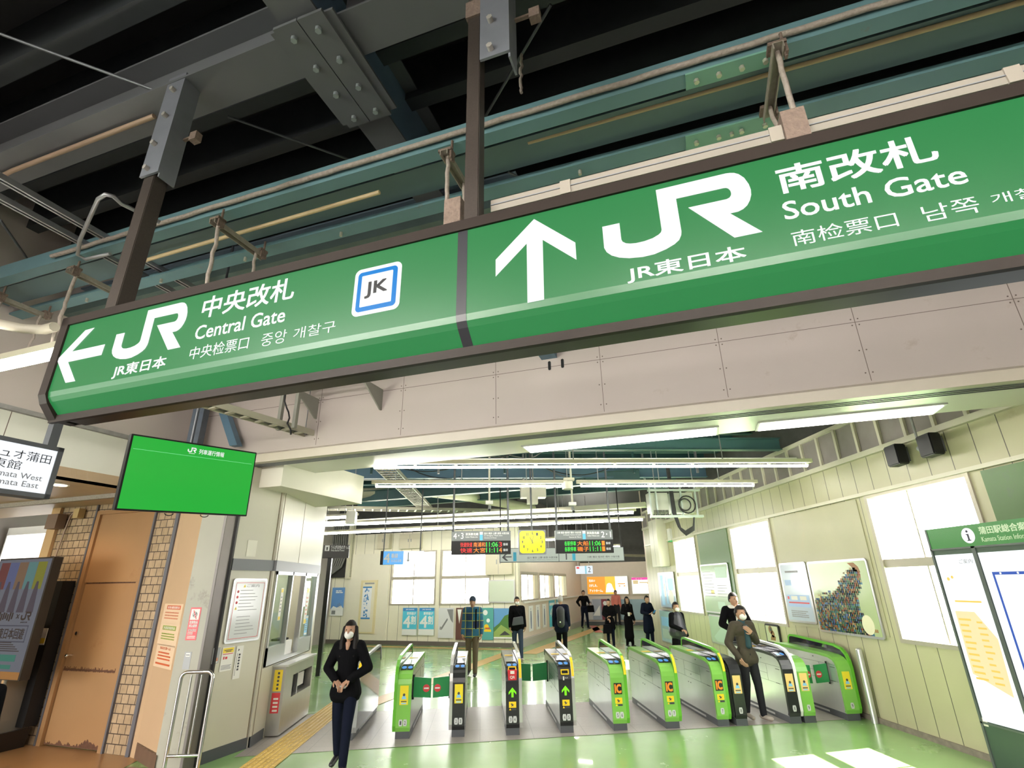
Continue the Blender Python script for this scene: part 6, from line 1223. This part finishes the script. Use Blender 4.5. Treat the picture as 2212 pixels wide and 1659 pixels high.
# ------------------------------------------------------------------ PEOPLE
SK=mat('skin',(.42,.24,.155),.5,spec=.3); HAIR=mat('dark_hair',(.006,.004,.003),.6,spec=.25); HAIRG=mat('grey_hair',(.25,.24,.23),.5); MASK=mat('mask_white',(.75,.74,.7),.7); EYE=mat('eye_dark',(.02,.015,.012),.3)
def caps(mb,a,b,r0,r1,n=12,fl=None):
    a,b=V(a),V(b); d=b-a
    if d.length<1e-5: mb.ball(a,r0,n,8); return
    t=d.normalized(); u=t.orthogonal().normalized() if abs(t.z)>.9 and False else (V((1,0,0))-t*t.x); u=u.normalized() if u.length>.05 else V((0,1,0)); v_=t.cross(u)
    if fl is None: fl=1
    rings=[]; steps=[(-1,0),(-.7,.71),(0,1)]
    prof=[(0,-r0,.02*r0),(0,-r0*.8,r0*.6),(0,-r0*.35,r0*.93),(0,0,r0)]+[(1,0,r1),(1,r1*.35,r1*.93),(1,r1*.8,r1*.6),(1,r1,.02*r1)]
    vs=[];fs=[]
    for (k,off,rr) in prof:
        c=(a if k==0 else b)+t*off
        for j in range(n):
            an=2*math.pi*j/n; vs.append(c+u*rr*math.cos(an)+v_*rr*math.sin(an)*fl)
    m=len(prof)
    for i in range(m-1):
        for j in range(n): fs.append((i*n+j,i*n+(j+1)%n,(i+1)*n+(j+1)%n,(i+1)*n+j))
    fs.append(tuple(range(n))[::-1]); fs.append(tuple(range((m-1)*n,m*n))); mb.add(vs,fs,True)
def remesh(mb,vox,smooth=4):
    me=bpy.data.meshes.new('tmp'); me.from_pydata([tuple(v_) for v_ in mb.v],[],mb.f); me.update()
    o=bpy.data.objects.new('tmp',me); COL.objects.link(o); md=o.modifiers.new('r','REMESH'); md.mode='VOXEL'; md.voxel_size=vox
    if smooth: s_=o.modifiers.new('s','SMOOTH'); s_.iterations=smooth; s_.factor=.5
    dg=bpy.context.evaluated_depsgraph_get(); dg.update(); m2=bpy.data.meshes.new_from_object(o.evaluated_get(dg)); bpy.data.objects.remove(o); bpy.data.meshes.remove(me)
    vs=[v_.co.copy() for v_ in m2.vertices]; fs=[tuple(p.vertices) for p in m2.polygons]; bpy.data.meshes.remove(m2)
    r=MB(); r.add(vs,fs,True); return r
def hand(mb,wr,dirv,palm,h,curl=.5,sidev=1):
    """palm and five fingers; dirv pointing along the hand, palm normal"""
    d=V(dirv).normalized(); n=V(palm); n=(n-d*n.dot(d)).normalized(); s_=d.cross(n)*sidev; k=h/1.7
    caps(mb,V(wr)-d*.02*k,V(wr)+d*.03*k,.024*k,.03*k,10,.55); 
    for q in range(4):
        b=V(wr)+d*.075*k+s_*(.028-.019*q)*k; caps(mb,V(wr)+d*.01*k+s_*(.02-.014*q)*k,b,.013*k,.0105*k,8)
        l=(.036,.042,.039,.031)[q]*k; c=curl; p1=b+(d*math.cos(c)+n*math.sin(c))*l; c*=2; p2=p1+(d*math.cos(c)+n*math.sin(c))*l*.75; c*=1.3; p3=p2+(d*math.cos(c)+n*math.sin(c))*l*.5
        caps(mb,b,p1,.0098*k,.009*k,8); caps(mb,p1,p2,.009*k,.008*k,8); caps(mb,p2,p3,.008*k,.0065*k,8)
    tb=V(wr)+d*.015*k+s_*.026*k; t1=tb+(d*.7+s_*.75+n*.2).normalized()*.038*k; t2=t1+(d*.9+s_*.25+n*.4).normalized()*.03*k
    caps(mb,tb,t1,.0135*k,.011*k,8); caps(mb,t1,t2,.011*k,.0085*k,8)
def person(label,x,y,h,face,top,pants,shoe,stride=.0,armL=None,armR=None,hair='short',mask=False,cap=None,coat=0,vox=.016,hairm=HAIR,skirt=False,lean=0,longhair=False,female=False,headturn=0,headdown=0,group=None,extra=None,collar=None):
    """stands at (x,y); local -Y is the facing direction, rotated by face degrees"""
    root=thing('person',label,'person',(x,y,0),group); H=h; R=Matrix.Rotation(math.radians(face),3,'Z')
    k=h/1.7
    def J(a,b,c): return V((a*k,b*k,c*k))
    sw=.165 if not female else .145
    fl_,br_=stride,-stride
    hipL,hipR=J(.085,0,.90),J(-.085,0,.90)
    def leg(side,st):
        hip=J(.085*side,0,.90); fy=-st*.34; lift=.0 if st>=0 else .05*abs(st)*2
        ank=J(.09*side,fy,.085+lift); kn=V(((hip.x+ank.x)/2,(hip.y+ank.y)/2-(.05 if st<0 else .025)*k,(hip.z+ank.z)/2+.01)); toe=V((ank.x*1.15,ank.y-.15*k,.035*k if st>=0 else .03*k)); heel=V((ank.x,ank.y+.05*k,(.04+lift)*k)); return hip,kn,ank,toe,heel
    LL_,RL=leg(1,stride),leg(-1,-stride)
    ch=J(0,lean*.1,1.28); nk=J(0,lean*.14-.005,1.44); hd=J(0,lean*.17-.02-headdown*.03,1.575-headdown*.015); wst=J(0,lean*.04,1.06); pel=J(0,0,.95)
    def arm(side,spec):
        sh=J(sw*side,lean*.12,1.385)
        if spec is None: spec=((.20*side,.03,1.12),(.22*side,-.06,.88),(0,-.15,-1),(-side,0,0))
        e,wp,hd_,pl_=spec; return sh,J(*e),J(*wp),V(hd_),V(pl_)
    AL,AR=arm(1,armL),arm(-1,armR)
    b=MB()
    for hip,kn,an,toe,heel in (LL_,RL):
        caps(b,hip,kn,.072*k,.05*k); caps(b,kn,an,.048*k,.033*k); caps(b,heel,toe,.03*k,.026*k)
    caps(b,pel+J(-.05,0,0),pel+J(.05,0,0),.1*k,.1*k,12,.85); caps(b,pel,wst,.105*k,.1*k,14,.75); caps(b,wst,ch,.105*k,.12*k,14,.75); caps(b,ch+J(-.07,0,.02),ch+J(.07,0,.02),.085*k,.085*k); caps(b,J(-sw*.8,0,1.38)+J(0,lean*.12,0),J(sw*.8,0,1.38)+J(0,lean*.12,0),.05*k,.05*k)
    caps(b,nk-J(0,0,.06),hd-J(0,-.01,.07),.05*k,.047*k)
    for sh,e,wp,dv,pl_ in (AL,AR): caps(b,sh,e,.05*k,.04*k); caps(b,e,wp,.038*k,.027*k)
    hr=V((.074,.094,.112))*k
    b.ball(hd,hr,20,14); caps(b,hd+J(0,-.055,-.055),hd+J(0,-.04,-.075),.045*k,.04*k)
    caps(b,hd+J(0,-.092,-.0),hd+J(0,-.108,-.028),.011*k,.015*k,8)
    for s_ in (1,-1): b.ball(hd+J(.074*s_,.0,-.012),V((.012,.022,.032))*k,8,6)
    body=remesh(b,vox,3)
    for A_,sd in ((AL,1),(AR,-1)): hand(body,A_[2],A_[3],A_[4],h,.45,sd)
    def fin(mb,name,m):
        mb.v=[R@v_ for v_ in mb.v]; return mb.build(name,m,root,local=True)
    bo=fin(body,'body',SK)
    # trousers or skirt
    p=MB(); g_=.012*k
    if skirt:
        caps(p,pel+J(-.04,0,.04),pel+J(.04,0,.04),.115*k,.115*k,14,.85); caps(p,pel,J(0,0,.35),.125*k,.18*k,16,.9)
    for hip,kn,an,toe,heel in (LL_,RL):
        caps(p,hip,kn,.072*k+g_*1.6,.05*k+g_*1.5); caps(p,kn,an+J(0,0,.0),.048*k+g_*1.6,.036*k+g_*1.4)
    caps(p,pel+J(-.05,0,0),pel+J(.05,0,0),.1*k+g_,.1*k+g_,12,.88); caps(p,pel,wst-J(0,0,.02),.105*k+g_,.1*k+g_,14,.78)
    fin(remesh(p,vox,2),'trousers' if not skirt else 'skirt',pants)
    # top
    q=MB(); hem=pel+J(0,0,-.02-coat); g_=.02*k
    caps(q,pel+J(0,0,.02),wst,.115*k+g_,.108*k+g_,14,.8); caps(q,wst,ch,.108*k+g_,.125*k+g_,14,.78); caps(q,ch+J(-.07,0,.02),ch+J(.07,0,.02),.088*k+g_,.088*k+g_); caps(q,J(-sw*.85,lean*.12,1.385),J(sw*.85,lean*.12,1.385),.055*k+g_,.055*k+g_)
    if coat: caps(q,pel+J(-.05,0,.0),hem+J(-.085,0,0),.105*k+g_,.105*k+g_,14,.95); caps(q,pel+J(.05,0,.0),hem+J(.085,0,0),.105*k+g_,.105*k+g_,14,.95); caps(q,hem+J(-.07,0,0),hem+J(.07,0,0),.1*k+g_,.1*k+g_,14,1)
    for sh,e,wp,dv,pl_ in (AL,AR): caps(q,sh,e,.054*k+g_,.044*k+g_); caps(q,e,e+(wp-e)*.93,.042*k+g_,.034*k+g_*.8)
    caps(q,nk-J(0,0,.05),nk-J(0,0,.02),.062*k,.06*k)
    fin(remesh(q,vox,2),'jacket',top)
    for hip,kn,an,toe,heel in (LL_,RL):
        s_=MB(); caps(s_,heel+J(0,0,.01),toe+J(0,0,.01),.042*k,.038*k,12,.8); s_=remesh(s_,vox*.7,2)
        for v_ in s_.v: v_.z=max(v_.z,.004)
        fin(s_,'shoe',shoe)
    if collar: c_=MB(); caps(c_,nk-J(0,.0,.035),nk-J(0,-.0,.0),.07*k,.064*k,14,.95); fin(remesh(c_,vox*.8,1),'collar',collar)
    # hair
    if cap:
        c_=MB(); c_.ball(hd+J(0,.005,.035),V((.084,.1,.09))*k,16,10); caps(c_,hd+J(-.03,-.1,.035),hd+J(.03,-.1,.035),.02*k,.02*k,8,.5); fin(c_,'cap',cap)
    if hair:
        hm=MB(); n,m=24,14; vs=[];fs=[]; c=hd+J(0,.008,.008); rr=V((.086,.106,.122))*k
        for i in range(m+1):
            a=math.pi*i/m
            for j in range(n):
                bb=2*math.pi*j/n; dx,dy,dz=math.sin(a)*math.cos(bb),math.sin(a)*math.sin(bb),math.cos(a)
                lim=-.15 if not longhair else -.6
                jit=1+.03*math.sin(9*bb)*math.sin(5*a)
                vs.append(c+V((rr.x*dx*jit,rr.y*dy*jit,rr.z*dz*jit)))
        for i in range(m):
            for j in range(n):
                a=math.pi*(i+.5)/m; bb=2*math.pi*(j+.5)/n; dy=math.sin(a)*math.sin(bb); dz=math.cos(a)
                if dy<-.35 and dz<.42: continue
                if dz<(-.45 if dy>.2 else -.1) and not longhair: continue
                fs.append((i*n+j,(i+1)*n+j,(i+1)*n+(j+1)%n,i*n+(j+1)%n))
        hm.add(vs,fs,True)
        if longhair:
            for s_ in (-1,1):
                caps(hm,hd+J(.075*s_,.0,.03),hd+J(.09*s_,-.02,-.14),.03*k,.04*k,10); caps(hm,hd+J(.09*s_,-.02,-.14),hd+J(.085*s_,-.05,-.3),.04*k,.03*k,10)
            caps(hm,hd+J(0,.07,0),hd+J(0,.09,-.28),.08*k,.075*k,12,.5)
        if hair=='top': 
            caps(hm,hd+J(-.03,-.05,.08),hd+J(.03,-.045,.083),.045*k,.045*k,12)
        fin(hm,'hair',hairm)
    if mask:
        c_=MB(); c_.ball(hd+J(0,-.052,-.048),V((.062,.062,.058))*k,16,10); fin(c_,'face_mask',MASK)
    else:
        c_=MB(); caps(c_,hd+J(-.018,-.096,-.062),hd+J(.018,-.096,-.062),.006*k,.006*k,8); fin(c_,'mouth',mat('lips',(.4,.16,.13),.5))
    c_=MB()
    for s_ in (1,-1): c_.ball(hd+J(.03*s_,-.083,.012),V((.012,.008,.007))*k,10,6)
    fin(c_,'eyes',EYE)
    if extra: extra(fin,J,R,k)
    return root
BLKC=mat('black_cloth',(.004,.004,.005),.9,var=.2,spec=.08); NAVY=mat('navy_cloth',(.006,.008,.018),.9,var=.2,spec=.1); DNM=mat('dark_denim',(.02,.035,.07),.8,var=.2); OLV=mat('olive_brown_cloth',(.045,.036,.021),.85,var=.25,vs=20); CHAR=mat('charcoal_cloth',(.02,.02,.024),.85,var=.1,spec=.15); KHK=mat('khaki_cloth',(.09,.065,.035),.8,var=.15); SALM=mat('salmon_cloth',(.6,.18,.14),.8); SHB=mat('shoe_black',(.01,.01,.012),.4); SHW=mat('shoe_pale',(.4,.35,.3),.5); TEALC=mat('teal_cloth',(.015,.05,.06),.8)
def plaid():
    m=mat('blue_plaid_cloth',(.02,.05,.14),.85); nt=m.node_tree;N=nt.nodes;L=nt.links;b=N['Principled BSDF']; tc=N.new('ShaderNodeTexCoord'); br=N.new('ShaderNodeTexBrick'); br.inputs['Scale'].default_value=1; br.inputs['Brick Width'].default_value=.17; br.inputs['Row Height'].default_value=.17; br.offset=0; br.inputs['Mortar Size'].default_value=.008
    br.inputs['Color1'].default_value=(.01,.02,.08,1); br.inputs['Color2'].default_value=(.02,.14,.24,1); br.inputs['Mortar'].default_value=(.4,.38,.08,1); mp=N.new('ShaderNodeMapping'); mp.inputs['Rotation'].default_value=(math.pi/2,0,0); L.new(tc.outputs['Object'],mp.inputs[0]); L.new(mp.outputs[0],br.inputs['Vector']); L.new(br.outputs['Color'],b.inputs['Base Color']); return m
PLD=plaid()
def shirt(col,w_=.06):
    def f(fin,J,R,k):
        c=MB(); caps(c,J(0,-.1,1.08),J(0,-.105,1.36),.05*k,.045*k,12,1); fin(c,'shirt',col)
    return f
# woman in black, nearest
def womx(fin,J,R,k):
    c=MB(); caps(c,J(-.05,-.2,.93),J(.045,-.21,.93),.02*k,.02*k,8); fin(c,'handkerchief',mat('pale_cloth',(.3,.28,.25),.7))
    c=MB(); caps(c,J(0,-.075,1.42),J(0,-.09,1.36),.035*k,.02*k,10,.8); fin(c,'neckline',SK)
person('woman in black with long dark hair and mask, nearest person',-1.66,7.45,1.6,-4,BLKC,NAVY,SHB,.5,((.27,.02,1.12),(.08,-.17,1.0),(-.7,-.5,-.5),(0,.2,-1)),((-.27,.02,1.12),(-.09,-.17,1.0),(.7,-.5,-.5),(0,.2,-1)),hair='long',mask=True,longhair=True,female=True,coat=.1,vox=.012,extra=womx)
person('person in an olive brown jacket and mask walking through the gates, hand raised to chest',4.25,9.1,1.62,12,OLV,CHAR,SHW,.25,((.27,.04,1.13),(.02,-.2,1.28),(-.8,-.2,.6),(0,1,.3)),((-.28,.05,1.12),(-.22,-.12,.9),(.1,-.6,-.8),(1,0,0)),hair='short',mask=True,coat=.06,vox=.012,extra=shirt(TEALC),collar=TEALC)
def yx(fin,J,R,k):
    c=MB(); caps(c,J(-.1,-.03,1.43),J(.1,-.03,1.43),.045*k,.045*k,12); fin(remesh(c,.014,1),'white_collar',MASK)
    c=MB(); caps(c,J(0,-.12,1.1),J(0,-.115,1.38),.045*k,.05*k,12); fin(c,'shirt',MASK)
person('young bare-faced person in a black jacket with white collar, looking down',4.98,10.9,1.8,8,BLKC,CHAR,SHB,.1,((.28,.0,1.15),(.2,-.2,1.05),(-.3,-1,0),(-1,0,0)),((-.28,.0,1.15),(-.2,-.2,1.05),(.3,-1,0),(1,0,0)),hair='short',vox=.014,headdown=1,extra=yx)
person('person in a blue cap, blue plaid shirt and khaki trousers',-.2,13.9,1.75,-8,PLD,KHK,SHB,.4,None,None,hair=None,cap=DNM,vox=.016,coat=.05,extra=lambda fin,J,R,k:(lambda c:(caps(c,J(.1,-.135,1.0),J(.1,-.12,1.38),.018,.018,8),caps(c,J(.1,-.1,1.4),J(.1,.1,1.36),.018,.018,8),fin(c,'bag_strap',BLKC)))(MB()))
def bagf(fin,J,R,k):
    c=MB(); c.prism([(-.17,0),(.17,.04),(.15,.25),(-.12,.22)],J(-.01,-.2,.92),X*k,Z*k,Y*k,-.06,.06); fin(remesh(c,.014,3),'shoulder_bag',mat('bag_charcoal',(.05,.055,.065),.6)); c=MB(); caps(c,J(.12,-.13,1.1),J(-.1,-.1,1.42),.012*k,.012*k,6); fin(c,'bag_strap',BLKC)
person('person in a black sweatshirt and white mask with a grey bag across the front',1.05,16.4,1.66,4,BLKC,DNM,SHW,.45,None,None,mask=True,vox=.016,coat=.06,extra=bagf)
def bpf(fin,J,R,k):
    c=MB(); caps(c,J(0,.2,.95),J(0,.2,1.3),.11*k,.12*k,12,.7); fin(remesh(c,.016,2),'backpack',mat('backpack_black',(.015,.015,.018),.5)); c=MB(); c.ball(J(.02,.3,1.0),.022*k); fin(c,'backpack_tag',mat('tag_pale_green',(.5,.6,.4),.5))
person('grey-haired person seen from behind with a black backpack',2.3,16.2,1.68,170,NAVY,BLKC,SHB,.3,None,None,hairm=HAIRG,vox=.016,coat=.12,extra=bpf)
def tote(sx,col=BLKC,z0=.55,yy=-.12):
    def f(fin,J,R,k):
        c=MB(); c.prism([(-.17,0),(.17,0),(.14,.3),(-.14,.3)],J(sx,yy,z0)-V((0,0,0)),X*k,Z*k,Y*k,-.06,.06); fin(c,'handbag',col); c=MB(); c.tube([J(sx-.08,yy,z0+.3),J(sx-.05,yy,z0+.45),J(sx+.05,yy,z0+.45),J(sx+.08,yy,z0+.3)],.01*k,6); fin(c,'bag_handle',col)
    return f
person('person in black walking down the far corridor with a large black shoulder bag',4.9,26.6,1.68,10,BLKC,NAVY,SHB,.5,((.25,-.02,1.15),(.22,-.2,1.1),(0,-1,0),(-1,0,0)),((-.32,.05,1.18),(-.2,.05,1.0),(.6,0,-.6),(1,0,0)),vox=.02,extra=tote(.28,BLKC,.72))
person('person in a salmon pink shirt far down the corridor',6.85,28.2,1.64,0,SALM,CHAR,SHB,.2,None,None,vox=.022)
person('person in a black coat holding a black bag and looking down beyond the gates',4.32,18.9,1.5,-10,BLKC,NAVY,SHB,.2,((.22,.0,1.15),(.04,-.2,1.08),(-1,-.2,0),(0,0,-1)),((-.22,.0,1.15),(-.06,-.2,1.0),(.5,-.5,-.5),(0,0,-1)),vox=.018,coat=.25,headdown=1,female=True,extra=tote(-.12,BLKC,.5,-.24))
def cupf(fin,J,R,k):
    c=MB(); c.tube([J(-.1,-.27,1.05),J(-.1,-.27,1.17)],.04*k,12,r1=.045*k); fin(c,'paper_cup',MASK)
person('woman with dark hair in a long dark dress carrying a white cup',4.95,18.9,1.55,15,BLKC,BLKC,SHB,.1,None,((-.24,-.02,1.15),(-.12,-.22,1.12),(.3,-1,.1),(1,0,0)),hair='long',longhair=True,female=True,skirt=True,vox=.018,extra=cupf)
person('woman in a navy coat and glasses looking down at a phone beyond the gates',5.45,18.3,1.6,20,NAVY,NAVY,SHB,.1,((.24,-.02,1.15),(.1,-.24,1.12),(-.5,-1,.1),(0,0,1)),((-.24,-.02,1.15),(-.1,-.22,1.1),(.5,-1,.1),(0,0,1)),hair='long',female=True,coat=.35,vox=.018,headdown=1,extra=lambda fin,J,R,k:(lambda c:(c.obox(J(-.035,-.36,1.13),V((.07*k,0,0)),V((0,-.1*k,.09*k)),V((0,.008,.008))),fin(c,'phone',BLU)))(MB()))
def capef(fin,J,R,k):
    c=MB(); caps(c,J(0,0,1.0),J(0,0,1.32),.25*k,.17*k,16,.8); fin(remesh(c,.016,2),'cape',mat('black_sheen_cloth',(.02,.02,.028),.45)); c=MB(); caps(c,J(-.05,.0,1.43),J(.05,.0,1.43),.06*k,.06*k,12); fin(remesh(c,.014,1),'collar',mat('pale_olive_cloth',(.3,.32,.18),.7))
person('person in a black cape-like coat and large mask behind the second-to-last gates',4.62,13.2,1.55,15,BLKC,BLKC,SHB,.1,None,((-.22,-.05,1.15),(-.03,-.24,1.05),(.2,-1,-.2),(0,0,-1)),mask=True,female=True,coat=.3,vox=.016,extra=capef)
person('person in dark clothes passing at the far left edge of the floor',-4.6,5.75,1.4,60,BLKC,BLKC,SHB,.2,None,None,vox=.02)
# ------------------------------------------------------------------ LIGHT AND WORLD
wd_=bpy.data.worlds.new('World'); SC.world=wd_; wd_.use_nodes=True; bg=wd_.node_tree.nodes['Background']; bg.inputs[0].default_value=(1,.985,.96,1); bg.inputs[1].default_value=15.0
sun=bpy.data.lights.new('sun','SUN'); sun.energy=60; sun.angle=math.radians(.6); sun.color=(1,.95,.86); so=bpy.data.objects.new('sun',sun); COL.objects.link(so)
so.rotation_euler=V((-1,-.2,-1.22)).to_track_quat('-Z','Y').to_euler()
SC.view_settings.view_transform='Standard'; SC.view_settings.look='None'; SC.view_settings.exposure=0.0; SC.view_settings.gamma=1; SC.view_settings.use_curve_mapping=False
SC.cycles.use_denoising=True; SC.cycles.max_bounces=8; SC.cycles.diffuse_bounces=4; SC.cycles.adaptive_threshold=.03; SC.cycles.glossy_bounces=4; SC.cycles.transparent_max_bounces=12; SC.cycles.sample_clamp_indirect=6
CAND={'lettering':('number_plate','ic_display','code_reader','face_panel','header_panel','header','sign_panel','blue_panel','symbol_border','display','sheet','lit_panel'),'printing':('staff_notice','warning_sticker','sheet','yellow_label','red_label'),
 'logo':('face_panel','display'),'up_arrow':('face_panel',),'left_arrow':('face_panel',),'down_arrow':('white_panel',),'symbol_ring':('symbol_border',),'symbol_centre':('symbol_border',),'led_text':('led_field',),'numerals':('dial',),'hour_hand':('dial',),'minute_hand':('dial',),'pad_light':('reader_pad',),
 'bolt':('angle_bracket','splice_plate','near_flange','far_flange'),'no_entry_disc':('flap_panel',),'no_entry_bar':('flap_panel',),'slot_inset':('ticket_slot',),'door_knob':('door_leaf',),'lock_cylinder':('door_leaf',),'rust_patch':('door_leaf',),'map_area':('lit_panel',),'map_labels':('lit_panel',),'map_border':('lit_panel',),'map_dots':('lit_panel',),
 'letter_i':('symbol_disc',),'mosaic_print':('sheet',),'eyes':('body',),'mouth':('body',),'red_printing':('sheet',),'warning_triangle':('sheet',),'line_colour':('header','face_panel'),'line_symbol':('header',),'colour_bar':('display',),'silhouette':('display',),'title_frame':('display',),'green_graphic':('display',),'small_print':('display',),'divider_line':('display',),'lens':('camera_body',),'bag_handle':('handbag',),'backpack_tag':('backpack',),'rungs':('side_rail',),'lamp_holder':('channel',),'pictogram':('sign_panel',)}
kids={}
for o in COL.objects:
    if o.parent is not None and o.type=='MESH': kids.setdefault(o.parent.name,[]).append(o)
def cen(o):
    b=[V(c) for c in o.bound_box]; return (b[0]+b[6])/2
def base(o): return o.name.split('.')[0]
for pn,ch in kids.items():
    par=bpy.data.objects[pn]
    if par.parent is not None: continue
    for o in ch:
        if base(o) in CAND:
            cs=[q for q in ch if base(q) in CAND[base(o)] and q is not o]
            if cs:
                c=cen(o); o.parent=min(cs,key=lambda q:(cen(q)-c).length)
for m in MATS.values():
    if 'nt' in m: del m['nt']
